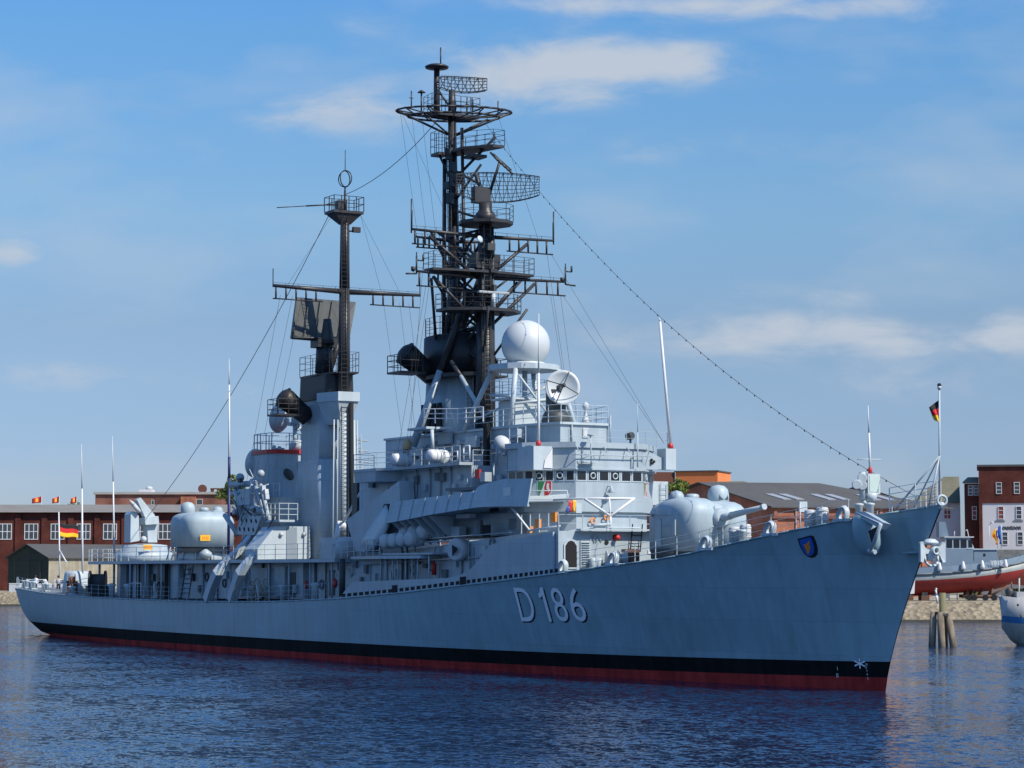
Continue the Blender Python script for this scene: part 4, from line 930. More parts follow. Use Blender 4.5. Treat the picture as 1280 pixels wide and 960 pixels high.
for dy, r in ((-1.1, .05), (-.75, .05), (.75, .09), (1.05, .05)):
    g = MB(); g.tube((mx_ + .5, my_ + dy, 7.2), (mx_ + .4, my_ + dy * .9, 17.5), r); g.build('rising_pipe', LGREY, f2)
g = MB(); g.ladder((mx_ - .2, my_ + 1.75, 9.0), (mx_ - .2, my_ + 1.35, 16.5), (1, 0, 0), .7, .35, .05)
for k in range(9): g.torus((mx_ - .2, my_ + 2.0 - k * .04, 9.6 + k * .8), (0, 0, 1), .45, .03, 12, 4)
g.build('caged_ladder', LGREY, f2)
yard(27.25, -6.05, 6.3, mx_ + .1, 'yard', .85, .22, pole, True)
g = MB(); g.prism([(mx_ - 1, my_ - 1.25), (mx_ + .7, my_ - 1.25), (mx_ + .7, my_ + 1.25), (mx_ - 1, my_ + 1.25)], 33.2, 33.4); g.prism([(mx_ - .3, my_ - .35), (mx_ + .3, my_ - .35), (mx_ + .3, my_ + .35), (mx_ - .3, my_ + .35)], 32.4, 33.198, [(mx_ - .9, my_ - 1.15), (mx_ + .6, my_ - 1.15), (mx_ + .6, my_ + 1.15), (mx_ - .9, my_ + 1.15)]); g.rail([V((mx_ - 1, my_ - 1.25, 33.4)), V((mx_ + .7, my_ - 1.25, 33.4)), V((mx_ + .7, my_ + 1.25, 33.4)), V((mx_ - 1, my_ + 1.25, 33.4))], 1.1, .7, 2, .028, .04, True); ppart(g, 'top_platform')
g = MB(); tip = X(346, 259.5, mx_); g.tube((mx_, my_ - .8, 33.9), tip.lerp(V((mx_, my_ - .8, 33.9)), .5), .06); g.tube(tip.lerp(V((mx_, my_ - .8, 33.9)), .5), tip, .035); ppart(g, 'side_whip')
g = MB(); g.tube((mx_, my_, 33.4), (mx_, my_, 35.0), .12, .08); lc = X(432, 223.5, mx_); zc = lc.z
for a in (0, math.pi / 2): g.torus((mx_, my_, zc), (math.cos(a + .5), math.sin(a + .5), 0), .62, .045, 24, 5)
g.tube((mx_, my_, zc + .6), (mx_, my_, zc + 2.2), .03); g.tube((mx_, my_, 34.6), (mx_, my_, zc - .6), .07); g.box(mx_ - .3, mx_ + .3, my_ - .7, my_ - .2, 33.4, 34.2); ppart(g, 'direction_finder')
g = MB(); g.obox((mx_ + .45, my_ + .75, 32.0), (.15, 0, 0), (0, .3, 0), (0, 0, .2)); g.tube((mx_, my_, 31.9), (mx_ + .45, my_ + .7, 31.9), .06); ppart(g, 'mast_lamp')
# flat three-dimensional radar
mxp = -67.2
def XP(px, py, x=mxp + 1.2): return X(px, py, x)
tiltv = V((.35, .0, 0))
q = [X(371, 372, -66.6), X(445, 378, -67.6), X(437, 424, -66.7), X(412, 428, -66.4), X(364, 424, -65.6)]
g = MB(); g.slab(q, V((-.55, .15, .1))); panel = g.build('flat_array_radar', SPSG, ship)
g = MB()
tl_, tr_, bl_, br_ = X(371, 372, -66.5), X(445, 378, -67.5), X(366, 422, -65.5), X(437, 423, -66.6)
for k in range(1, 5):
    a, b = tl_.lerp(tr_, k / 5), bl_.lerp(br_, k / 5); g.tube(a + V((.05, -.03, 0)), b + V((.05, -.03, 0)), .05, n=5)
g.tube(bl_, br_, .09); g.tube(tl_, bl_, .07); g.build('array_rib', SPSG, panel)
g = MB(); hb = X(409, 425, -65.2); g.lathe([(.55, 0), (.5, .5), (.36, 1.4), (.3, 1.9)], hb - V((0, 0, .3)), n=14); g.build('array_housing', DKGR, panel)
g = MB(); g.tube((hb.x - .5, hb.y, 21.2), (hb.x - .5, hb.y, hb.z), .72, .6, 14); g.obox((hb.x - .6, hb.y, hb.z - .2), (.7, 0, 0), (0, .8, 0), (0, 0, .35)); g.tube((hb.x - .4, hb.y + .4, 21.4), (hb.x - .7, hb.y + 1.6, hb.z + .8), .25); g.build('array_pedestal', MASTB, panel)
# rigging: halyards and dressing lines
def wire(a, b, r=.014, sag=.0, n=1):
    a, b = V(a), V(b); return [a.lerp(b, i / n) - V((0, 0, sag * 4 * (i / n) * (1 - i / n))) for i in range(n + 1)]
g = MB()
for a, b in (((-42, -4.6, 28.0), (-43, -5.2, 13.9)), ((-42, -3.8, 28.0), (-44, -5, 13.9)), ((-42, -4.5, 25.1), (-44.5, -5.3, 13.9)), ((-46.7, -4.1, tz + .2), (-42, -5.2, 28.9)), ((-46.7, -3.2, tz), (-42, -4.5, 28.9)), ((-46.7, -2.4, tz), (-42, -3.8, 28.9)), ((-46.7, 3.8, tz + .2), (-42, 4.2, 28.9)), ((-46.7, -4.1, tz + .2), (-42, -2.4, 28.9)),
             ((-42, 4.9, 28), (-38, 4.8, 14)), ((-42, 6.0, 25.1), (-38, 5.2, 14)), ((-42, 5.2, 25.1), (-38.5, 5.0, 14)), ((-42, 6.2, 25.1), (-25.6, 3.6, 14)), ((-42, 5.2, 28), (-25.6, 3.6, 14)),
             ((mx_, -5.4, 26.7), (-70, -6.3, 7.2)), ((mx_, -4.4, 26.7), (-69, -6.2, 7.2)), ((mx_, -3.6, 26.7), (-68, -6, 7.2)), ((mx_, 5.4, 26.7), (-60, 6.2, 7.2)), ((mx_, 4.6, 26.7), (-61, 6, 7.2)), ((mx_, 3.2, 26.7), (-62, 5.5, 7.2)), ((mx_, -1, 33.3), (mx_, -4.8, 27.5)), ((mx_, 1.2, 33.3), (mx_, 4.6, 27.5)), ((mx_, 1.2, 33.3), (mx_, 3.0, 27.5))):
    g = MB(); g.path(wire(a, b), .012, 4); g.build('halyard', DKGR, ship)
g = MB(); a = V((mx_, -1.3, 33.3)); b = Y(150, 616, -3.0); b = V((b.x, b.y, b.z))
pts = wire(a, V((-106.5, 0, 10.2)), sag=1.6, n=16); g.path(pts, .026, 5); tag(g.build('stern_dressing_line', DKGR), 'dark wire sloping from the after mast down to the stern', 'wire', 'dressing lines of the ship'); g = MB(); pts2 = wire((tx, -1.0, tz - .2), (mx_, my_, 34.7), sag=.7, n=10); g.path(pts2, .026, 5)
tag(g.build('after_dressing_line', DKGR), 'short dark wire slung between the two mast tops', 'wire', 'dressing lines of the ship')
g = MB(); pts = wire((tx + .6, 2.2, tz - .2), (2.6, 0, 9.9), sag=2.6, n=60); g.path(pts, .014, 5)
for p in pts[2:-3]: g.lathe([(.02, -.09), (.034, -.07), (.038, -.02), (.02, .03), (.015, .04)], p, n=8)
tag(g.build('light_string', DKGR), 'long string of small bulbs sagging from the masthead to the bow', 'light string', 'dressing lines of the ship')
# ================================================================== WARSHIP: guns, launcher, after deckhouse
def gun(x, y, z, rz):
    """closed gun house; local x is the muzzle direction"""
    root = bpy.data.objects.new('gun_turret', None); COL.objects.link(root); root.location = (x, y, z); root.rotation_euler = (0, 0, rz); hang(root, ship)
    # parts of the ship hold their sub-parts as meshes; the house itself is the part mesh
    return root
TURR = paint('turret grey green', (.33, .41, .44), .5, .07, .9, .06, rust=.15)
def gun_mesh(o_loc, rz, deg_elev=9, placard=False):
    R = Matrix.Rotation(rz, 4, 'Z'); T = Matrix.Translation(o_loc)
    def tr(mb):
        mb.v = [tuple(T @ R @ V(p)) for p in mb.v]; return mb
    g = MB()
    # two rounded lobes either side of the barrel slot, joined at the back
    pr = [(1.0, 0), (1.0, 2.1), (.985, 2.35), (.93, 2.62), (.82, 2.85), (.62, 3.02), (.3, 3.1), (.01, 3.12)]
    g.lathe([(r * 1.55, h) for r, h in pr], (.35, -1.0, 0), n=30, sx=1.35, sy=.95, power=2.6)
    g.lathe([(r * 1.5, h * .94) for r, h in pr], (.35, 1.05, 0), n=30, sx=1.35, sy=.9, power=2.6)
    g.lathe([(r * 2.2, h * .97) for r, h in pr], (-.75, 0, 0), n=30, sx=.85, sy=1.05, power=3.2)
    body = tr(g).build('gun_turret', TURR, ship)
    g = MB(); g.lathe([(2.25, -.42), (2.3, -.1), (2.2, .0)], (0, 0, 0), n=32); tr(g).build('turret_ring', DGREY, body)
    g = MB(); g.lathe([(1.15, -.95), (1.15, .95)], (1.15, .05, 1.75), (0, 1, 0), n=20); g.lathe([(.62, 0), (.58, .35), (.42, .55)], (2.1, .05, 1.85), (1, 0, math.sin(math.radians(deg_elev))), n=16); tr(g).build('gun_shield', GREY, body)
    e = math.radians(deg_elev); d = V((math.cos(e), 0, math.sin(e))); b0 = V((2.0, .05, 1.85))
    g = MB(); g.tube(b0, b0 + d * 1.4, .26, .22, 14); g.tube(b0 + d * 1.4, b0 + d * 4.6, .2, .13, 14); g.tube(b0 + d * 4.55, b0 + d * 4.8, .17, .17, 14); tr(g).build('gun_barrel', LGREY, body)
    g = MB(); g.lathe([(.42, 0), (.45, .1), (.42, .3), (.3, .48), (.02, .56)], (.1, -1.5, 2.95), n=16); tr(g).build('sight_dome', TURR, body)
    g = MB(); g.lathe([(.62, -.3), (.62, .45), (.55, .75), (.35, .95), (.02, 1.02)], (.4, 1.15, 2.85), n=18); tr(g).build('aimer_cupola', TURR, body)
    g = MB(); g.slab([V((.98, .85, 3.0)), V((.98, 1.45, 3.0)), V((.86, 1.4, 3.5)), V((.86, .9, 3.5))], (.04, 0, 0)); tr(g).build('cupola_window', WIN, body)
    g = MB(); g.lathe([(.4, 0), (.4, .28), (.3, .36), (.02, .38)], (-.9, .2, 3.0), n=16); tr(g).build('roof_hatch', GREY, body)
    g = MB(); g.ladder((1.95, -1.95, .1), (1.95, -1.95, 2.1), (.5, .8, 0), .42, .3, .03); g.ladder((2.55, -.5, .2), (2.3, -.55, 2.6), (0, 1, 0), .4, .3, .03); tr(g).build('turret_ladder', GREY, body)
    g = MB(); g.box(-.6, .0, -2.52, -2.44, .35, 1.9); g.box(1.2, 1.5, -2.5, -2.44, .9, 1.8); tr(g).build('access_door', GREY, body)
    for z in (.75, 1.45, 2.1):
        g = MB()
        g.box(-1.2, .9, -2.53, -2.5, z - .02, z + .02); tr(g).build('panel_seam', GREY, body)
    g = MB(); g.box(-.95, -.75, -2.56, -2.48, 2.0, 2.2); tr(g).build('vent_cap', DGREY, body)
    g = MB(); g.lathe([(.32, 0), (.32, .1), (.02, .12)], (-.6, -.9, 3.02), n=14); tr(g).build('crew_hatch', GREY, body)
    if placard:
        g = MB(); g.box(-2.72, -2.68, .35, 1.25, .5, 1.0); pl = tr(g).build('warning_placard', YELL, body)
        g = MB()
        for k in range(4): g.box(-2.735, -2.722, .5 + k * .16, .6 + k * .16, .62, .86)
        tr(g).build('placard_mark', ORNG, pl)
    return body
gun_mesh((-16.9, 0.1, 7.25), math.radians(-2), 7)
g = MB(); g.prism(ring(-16.9, 0, 2.6, 24), 6.5, 7.0); g.build('gun_base', DGREY, ship)
# wire netting round the gun foot
# after gun: the same house turned aft on a raised barbette
gun_mesh((-91.6, 0, 8.2), math.pi, 4, True)
g = MB(); g.lathe([(2.0, 0), (2.1, .3), (1.9, .8), (1.5, 1.25)], (-91.6, 0, 6.95), n=24)
for k in range(10): a = k * math.pi / 5; g.tube((-91.6 + 2.2 * math.cos(a), 2.2 * math.sin(a), 6.95), (-91.6 + 2.0 * math.cos(a), 2.0 * math.sin(a), 8.15), .08)
g.lathe([(.02, -.5), (.5, -.2), (.55, .1), (.02, .5)], (-89.3, -.6, 7.6), n=14); g.build('barbette', GREY, ship)
# ---- after deckhouse and 01 deck
house('after_deckhouse', [(-52, -4.9), (-97, -4.9), (-103, -3.4)], lambda x, y: dz(x, y) - .05, 6.75)
arc = [(-105 + 5.1 * math.cos(t), 5.1 * math.sin(t)) for t in [math.pi * .5 + math.pi * i / 12 for i in range(13)]]
o1 = [(-52, -6.35), (-52, 6.35), (-95, 6.1), (-99.5, 5.6)] + [(x, y) for x, y in arc] + [(-99.5, -5.6), (-95, -6.1)]
d01 = MB().prism(o1, 6.76, 7.0).build('upper_deck', GREY, ship)
MB().prism([(x * .9995 - .04, y * .985) for x, y in o1], 7.001, 7.012).build('deck_covering', DGREY, d01)
g = MB()
for x in [-53 - i * 3.6 for i in range(12)]:
    for sd in (-1, 1):
        if not (-81 < x < -74 and sd < 0): g.tube((x, sd * 6.05, dz(x, 6)), (x, sd * 6.05, 6.76), .07, n=6)
for t in (2.2, 2.6, 3.0, 3.4, 3.8): x, y = -105 + 4.8 * math.cos(t), 4.8 * math.sin(t); g.tube((x, y, dz(x, y)), (x, y, 6.76), .11, n=8)
g.build('deck_pillar', GREY, d01)
g = MB(); g.rail([V((-52.5, -6.25, 7.0)), V((-74, -6.2, 7.0))], 1.1, 1.9, 3, .014, .026); g.rail([V((-82, -6.1, 7)), V((-95, -6.0, 7.0)), V((-99.5, -5.5, 7))] + [V((-105 + 5.0 * math.cos(t), 5.0 * math.sin(t), 7.0)) for t in [math.pi * 1.5 - math.pi * i / 10 for i in range(11)]] + [V((-99.5, 5.5, 7)), V((-95, 6, 7)), V((-52.5, 6.2, 7))], 1.15, 1.8, 3, .018, .03); g.build('upper_deck_rail', LGREY, d01)
# fittings on the shaded after side
def side_box(l, r, t, b, y, dep, nm, mt=GREY, par=d01):
    a, c = Y(l, b, y), Y(r, t, y); return MB().box(a.x, c.x, y, y + dep, a.z, c.z).build(nm, mt, par)
for l, r, t, b, nm, mt in ((196, 206, 703, 748, 'side_door', DKGR), (313, 334, 710, 744, 'ventilation_trunk', GREY), (343, 356, 708, 745, 'ventilation_trunk', GREY), (216, 224, 704, 747, 'pipe_chase', GREY), (150, 158, 702, 747, 'side_door', DGREY), (375, 379, 702, 746, 'pipe_chase', GREY), (293, 302, 712, 744, 'side_locker', GREY), (175, 186, 702, 745, 'side_locker', DGREY)):
    side_box(l, r, t, b, -5.25, .35, nm, mt)
for px in (381, 391, 399, 408, 418, 428, 436, 447):
    a = Y(px, 719, -4.98); MB().box(a.x - .28, a.x + .28, -4.935, -4.90, a.z - .16, a.z + .16).build('tally_plate', OFFW, d01)
for px, py in ((418, 729), (383, 731), (240, 722), (206, 719)):
    a = Y(px, py, -5.0); MB().lathe([(.3, 0), (.3, .16), (.1, .18)], (a.x, -4.9, a.z), (0, -1, 0), n=14).build('hose_station', REDP, d01)
g = MB(); a, b = Y(222, 748, -5.9), Y(243, 704, -5.2)
g.ladder(Y(231, 747, -6.0), Y(237, 706, -6.0), (1, 0, 0), 1.6, .36, .06); g.build('companion_ladder', DKGR, d01)
for px in (155, 252.5 + 70, 420):
    p = Y(px, 745, -6.6)
g = MB(); a = Y(426, 748, -6.3); g.tube((a.x, -6.2, a.z), (a.x, -6.2, 7.0), .22); g.build('downpipe', DKGR, d01)
g = MB()
for px in (148, 321, 267):
    p = Y(px, 746, -6.7); z = dz(p.x, p.y); g.tube((p.x - .25, p.y, z), (p.x, p.y, z + 1.2), .04); g.tube((p.x + .3, p.y, z), (p.x, p.y, z + 1.2), .04)
p = Y(162, 747, -6.6); q = Y(176, 747, -6.6); z = dz(p.x, p.y); g.path([V((p.x, p.y, z)), V((p.x, p.y, z + 1.3)), V((q.x, q.y, z + 1.3)), V((q.x, q.y, z))], .045); g.build('white_stanchion', OFFW, ship)
g = MB(); p = Y(325, 738, -6.0)
random.seed(4)
for k in range(14): g.torus(p + V((random.uniform(-1.2, 1.2), random.uniform(-.3, .3), random.uniform(-.5, .7))), (random.random() - .5, -1, random.random() - .5), random.uniform(.2, .42), .06, 12, 5)
g.build('coiled_hose', paint('coiled hose canvas', (.3, .28, .22), .9, .2, 2), ship)
# ---- guided missile launcher
lc = V((-105.2, 0, 7.0))
g = MB(); g.lathe([(2.7, 0), (2.6, .8), (2.1, 1.0), (2.05, 1.5), (1.0, 1.62), (.02, 1.64)], lc, n=30); lau = g.build('missile_launcher', GREY, ship)
def LX_(pts, x, th, nm, mt=LGREY): return MB().slab([X(px, py, x) for px, py in pts], th).build(nm, mt, lau)
LX_([(163, 678), (163.5, 643), (166, 639), (170, 640), (173.5, 645), (174.5, 676)], -104.2, (-1.6, 0, 0), 'launcher_shield')
LX_([(185, 678), (184, 655), (197.5, 655), (196.5, 678)], -104.4, (-1.1, 0, 0), 'launcher_pylon')
LX_([(182, 656), (181, 648), (198, 645), (199, 655)], -103.9, (-2, 0, 0), 'launcher_head')
LX_([(171.5, 625), (176, 622), (193, 643), (196, 650), (186, 652), (181, 646)], -104.3, (-.7, 0, 0), 'launcher_arm')
g = MB(); a, b = X(174.5, 640, -103.9), X(165, 628.5, -103.9); g.tube(b.lerp(a, .2), a, .2, .2, 12); g.lathe([(.2, 0), (.15, .25), (.02, .6)], b.lerp(a, .2), b - a, n=12); g.build('missile', OFFW, lau)
g = MB(); p = X(179.5, 674, -103.5); g.sphere(p, .28, 12, 8); g.build('lamp_globe', OFFW, lau)
a, b = X(179, 687, -102.5), X(190, 681, -102.5); g = MB(); g.box(-102.52, -102.47, a.y, b.y, a.z, b.z); pl = g.build('warning_placard', YELL, lau)
g = MB()
for k in range(4): g.box(-102.465, -102.45, a.y + .12 + k * .17, a.y + .22 + k * .17, a.z + .12, b.z - .12)
g.build('placard_mark', ORNG, pl)
for k, (px, py) in enumerate(((208, 690), (214, 690))):
    p = X(px, 700, -97.5); g = MB(); h = X(px, 676, -97.5).z - p.z
    g.tube(p, p + V((.2, .5, h)), .06); g.tube(p + V((0, 1.0, 0)), p + V((.2, .5, h)), .06); g.tube(p + V((0, .2, h * .5)), p + V((0, .9, h * .4)), .05); g.build('handling_frame', LGREY, ship)
# ---- quarterdeck: sonar housing, winch, reels, ensign staff
p = ZP(95, 742, 4.0); c = V((p.x - 3.2, -1.6, 3.9))
c = X(95.5, 735, -113); c = V((-113, c.y, 3.9))
g = MB(); g.lathe([(1.28, 0), (1.28, .9), (1.12, 2.0), (1.0, 2.25), (.02, 2.3)], c, n=24); g.build('capstan_housing', LGREY, ship)
p = X(90, 726, -110.6); g = MB(); g.lathe([(.6, -.3), (.6, -.24), (.4, -.22), (.4, .22), (.6, .24), (.6, .3)], p, (.3, 1, 0), n=20); g.box(p.x - .2, p.x + .2, p.y - .5, p.y + .5, 3.8, p.z); g.build('cable_reel', BROWN, ship)
p = X(122, 728, -103.5); g = MB(); g.lathe([(1.05, -.75), (1.05, -.6), (.75, -.58), (.75, .58), (1.05, .6), (1.05, .75)], p, (.5, 1, 0), n=22); g.box(p.x - .6, p.x + .6, p.y - .9, p.y + .9, 3.8, p.z - .3); g.build('mooring_winch', DKGR, ship)
b0, t0 = X(75.5, 712, -128.5), X(73.5, 640, -128.5)
g = MB(); g.tube((b0.x, b0.y, 4.0), t0, .09, .06); g.tube(b0.lerp(t0, .33), X(83, 703, -126.5), .07); estaff = g.build('ensign_staff', WHITE, ship)
whip(X(103.5, 742, -112), X(102, 555, -112), .1, .015, 'whip_antenna', WHITE, ship, False, .70)
whip(X(142.8, 692, -108), X(140.5, 545, -108), .09, .015, 'whip_antenna', WHITE, ship, False, .61)
w3 = whip(X(286.5, 598, -82), X(286.5, 448, -82), .085, .015, 'whip_antenna', WHITE, ship, False, .78)
g = MB(); a, b = X(286.5, 598, -82), X(286.5, 571, -82); g.tube(V((a.x, a.y, 7.0)), a, .12); g.tube(a, b, .11); g.build('whip_base', paint('dark blue paint', (.02, .03, .12), .5, .1, 1), w3)
# bow mast with lamp cluster
p = Y(1087, 640, -.4); zb = 9.1
g = MB(); g.tube((p.x, p.y, zb), (p.x, p.y, zb + 1.6), .16, .12, 10); q = X(1088, 605, p.x)
g.obox((q.x, q.y, q.z), (.3, 0, 0), (0, .4, 0), (0, 0, .52)); g.lathe([(.2, 0), (.55, .55)], (q.x, q.y, q.z - 1.05), n=4); bm_ = g.build('bow_mast', LGREY, ship)
MB().obox((q.x + .31, q.y, q.z), (.012, 0, 0), (0, .3, 0), (0, 0, .42)).build('light_panel', paint('pale green panel', (.45, .55, .5), .4, .05, 2), bm_)
whip((q.x, q.y, q.z + .52), X(1085, 507, q.x), .07, .02, 'whip_antenna', WHITE, bm_, True, .6)
g = MB(); u = X(1087, 575, q.x); g.tube(X(1072, 574, q.x), X(1101, 574.5, q.x), .03); g.build('cross_bar', LGREY, bm_)
g = MB()
for (px, py) in ((1077, 598), (1070, 606), (1077, 607)): c = X(px, py, q.x - .1); g.lathe([(.2, 0), (.26, .3), (.22, .34)], c, (1, -.6, 0), n=12)
g.tube(X(1078, 590, q.x), X(1078, 625, q.x), .16); g.tube(X(1078, 625, q.x), X(1084, 632, q.x), .1); g.build('lamp_cluster', LGREY, bm_)
g = MB(); g.tube(X(1000, 628, -6), V((-6, X(1000, 628, -6).y, 8.0)), .04); g.tube(X(1008, 628, -6), V((-6, X(1008, 628, -6).y, 8.0)), .04)
a, b = X(999, 640, -6), X(1009, 627, -6); g.box(-6.05, -6, a.y, b.y, a.z, b.z); g.build('display_board', LGREY, ship)
# ---- inclined loading crane at the starboard side
def bar(pts, y0, y1, w, nm, mt, par):
    n = len(pts); P = [Y(px, py, y0 if i < 3 else lerp(y0, y1, ((i - 2.2) / (n - 3.2)) ** 1.2)) for i, (px, py) in enumerate(pts)]
    g = MB(); vs = []
    for i, p in enumerate(P):
        a = P[max(0, i - 1)]; b = P[min(n - 1, i + 1)]; d = (b - a).normalized(); nx = d.cross(V((0, 1, 0))).normalized() * w
        vs += [p - nx, p + nx, p + nx + V((0, .6, 0)), p - nx + V((0, .6, 0))]
    g.add(vs, [(i * 4 + j, i * 4 + 4 + j, i * 4 + 4 + (j + 1) % 4, i * 4 + (j + 1) % 4) for i in range(n - 1) for j in range(4)] + [(0, 1, 2, 3), (n * 4 - 4, n * 4 - 3, n * 4 - 2, n * 4 - 1)])
    return g.build(nm, mt, par)
crane = bar([(255, 750), (262, 730), (268, 716), (276, 704), (290, 692), (306, 676), (322, 656)], -7.3, -3.9, .36, 'loading_crane', LGREY, ship)
bar([(285, 750), (291, 730), (296, 716), (305, 704), (318, 690), (331, 676), (342, 662)], -7.3, -4.4, .34, 'crane_rail', LGREY, crane)
MB().slab([Y(279, 704, -5.6), Y(303, 704, -5.7), Y(338, 664, -4.4), Y(318, 656, -4.0)], (0, .12, -.1)).build('crane_slide', DKGR, crane)
pf = [Y(295, 668, -4.6), Y(318, 669, -4.6), Y(327, 645, -4.6), Y(300, 643, -4.6)]
po = MB().slab(pf, (0, .15, 0)).build('perforated_plate', LGREY, crane)
for r_ in range(2):
    for k in range(4):
        p = pf[0].lerp(pf[1], (k + .6) / 4.3); q_ = pf[3].lerp(pf[2], (k + .6) / 4.3); c = p.lerp(q_, .28 + .44 * r_)
        MB().lathe([(.17, 0), (.17, .01)], c + V((0, -.006, 0)), (0, -1, 0), n=12, sx=.75, sy=1.2).build('plate_hole', DARK, po)
g = MB(); a = Y(304, 644, -4.4)
g.tube(Y(302, 645, -4.4), Y(296, 612, -4.2), .3); g.tube(Y(322, 645, -4.4), Y(316, 600, -4.2), .28); g.tube(Y(288, 606, -4.3), Y(325, 604, -4.0), .25); g.tube(Y(290, 617, -4.3), Y(322, 616, -4.0), .15); g.tube(Y(318, 602, -4.4), Y(333, 650, -4.6), .18); g.tube(Y(326, 606, -4.3), Y(337, 652, -4.5), .16); g.tube(Y(296, 640, -4.4), Y(316, 606, -4.4), .14); g.tube(Y(281, 644, -4.1), Y(297, 668, -4.1), .2)
g.sphere(Y(300, 597, -4.3), .35, 10, 8); g.sphere(Y(326, 592, -4.3), .3, 10, 8); g.tube(Y(310, 632, -4.5), Y(330, 640, -4.4), .3); g.box(Y(302, 630, -4.4).x, Y(318, 630, -4.4).x, -4.8, -3.9, Y(302, 632, -4.4).z, Y(302, 612, -4.4).z)
g.build('crane_head', GREY, crane)
rn = random.Random(5)
for k in range(26):
    a = Y(rn.uniform(293, 334), rn.uniform(596, 652), -4.7); e_ = V((rn.uniform(-1, 1), rn.uniform(-.4, .4), rn.uniform(-1, 1))).normalized() * rn.uniform(.3, 1.1); g = MB()
    if k % 4: g.tube(a - e_, a + e_, rn.uniform(.03, .08), n=6)
    else: g.obox(a, V((.2, 0, .05)), V((0, .15, 0)), V((-.05, 0, rn.uniform(.12, .3))))
    g.build('crane_fitting', rn.choice((LGREY, GREY, OFFW, DKGR)), crane)
for k in range(9):
    t = k / 8; a = Y(lerp(318, 338, t), lerp(690, 655, t), -4.9); g = MB(); g.tube(a, a + V((.5, .3, .9)), .04); g.build('crane_stanchion', rn.choice((LGREY, DKGR)), crane)
g = MB(); g.rail([Y(333, 650, -4.6), Y(349, 650, -4.6), Y(349, 650, -4.6) + V((0, 1.5, 0))], 1.25, .9, 3, .03, .04); g.box(Y(333, 650, -4.6).x, Y(350, 650, -4.6).x, -4.65, -3.4, Y(340, 651, -4.6).z - .1, Y(340, 650, -4.6).z); g.build('crane_platform', LGREY, crane)
# ---- pale box house, director tower and its dishes
xb_ = -65.7
a = [X(px, py, xb_) for px, py in ((322, 702), (322, 686), (344, 658), (387, 658), (388, 696), (384, 702))]
bxh = MB().slab(a, (-2.4, 0, 0)).build('box_house', LGREY, ship)
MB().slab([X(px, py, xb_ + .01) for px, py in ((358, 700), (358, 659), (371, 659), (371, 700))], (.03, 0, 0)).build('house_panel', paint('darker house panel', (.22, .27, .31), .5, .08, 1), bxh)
for px in (351, 379.5): p = X(px, 668, xb_); MB().lathe([(.16, 0), (.14, .18), (.02, .22)], p, (1, 0, 0), n=12).build('round_lamp', OFFW, bxh)
tw0 = house('director_deckhouse', [(-68.6, -3.0), (-76.0, -3.0)], 7.0, 11.8)
a, b = X(339, 640, -72.3), X(383, 640, -72.3)
TW = (-73.6, (a.y + b.y) / 2 - .3)
tower = MB().prism(ellip(TW[0], TW[1], 2.0, 1.65, 20, 5), 11.7, 15.3).build('director_tower', GREY, ship)
MB().prism(ellip(TW[0], TW[1], 2.1, 1.75, 20, 5), 15.302, 15.62).build('red_coaming', REDP, tower)
r = MB(); r.rail([V((x, y, 15.62)) for x, y in ellip(TW[0], TW[1], 1.95, 1.6, 8, 5)], 1.3, 1.0, 2, .03, .045, True); r.build('tower_rail', GREY, tower)
MB().lathe([(.36, 0), (.32, .06), (.02, .08)], X(361, 593, -71.58), (1, 0, 0), n=18, sy=1.5).build('tower_door', DKGR, tower)
g = MB(); p = X(377, 582, -71.9); g.lathe([(.2, 0), (.36, .4), (.36, .5)], p, (1, -.3, 0), n=12); g.build('searchlight', LGREY, tower)
g = MB(); p = X(359, 606, -71.8); g.lathe([(.25, 0), (.02, .6)], p, n=10); g.build('horn', WHITE, tower)
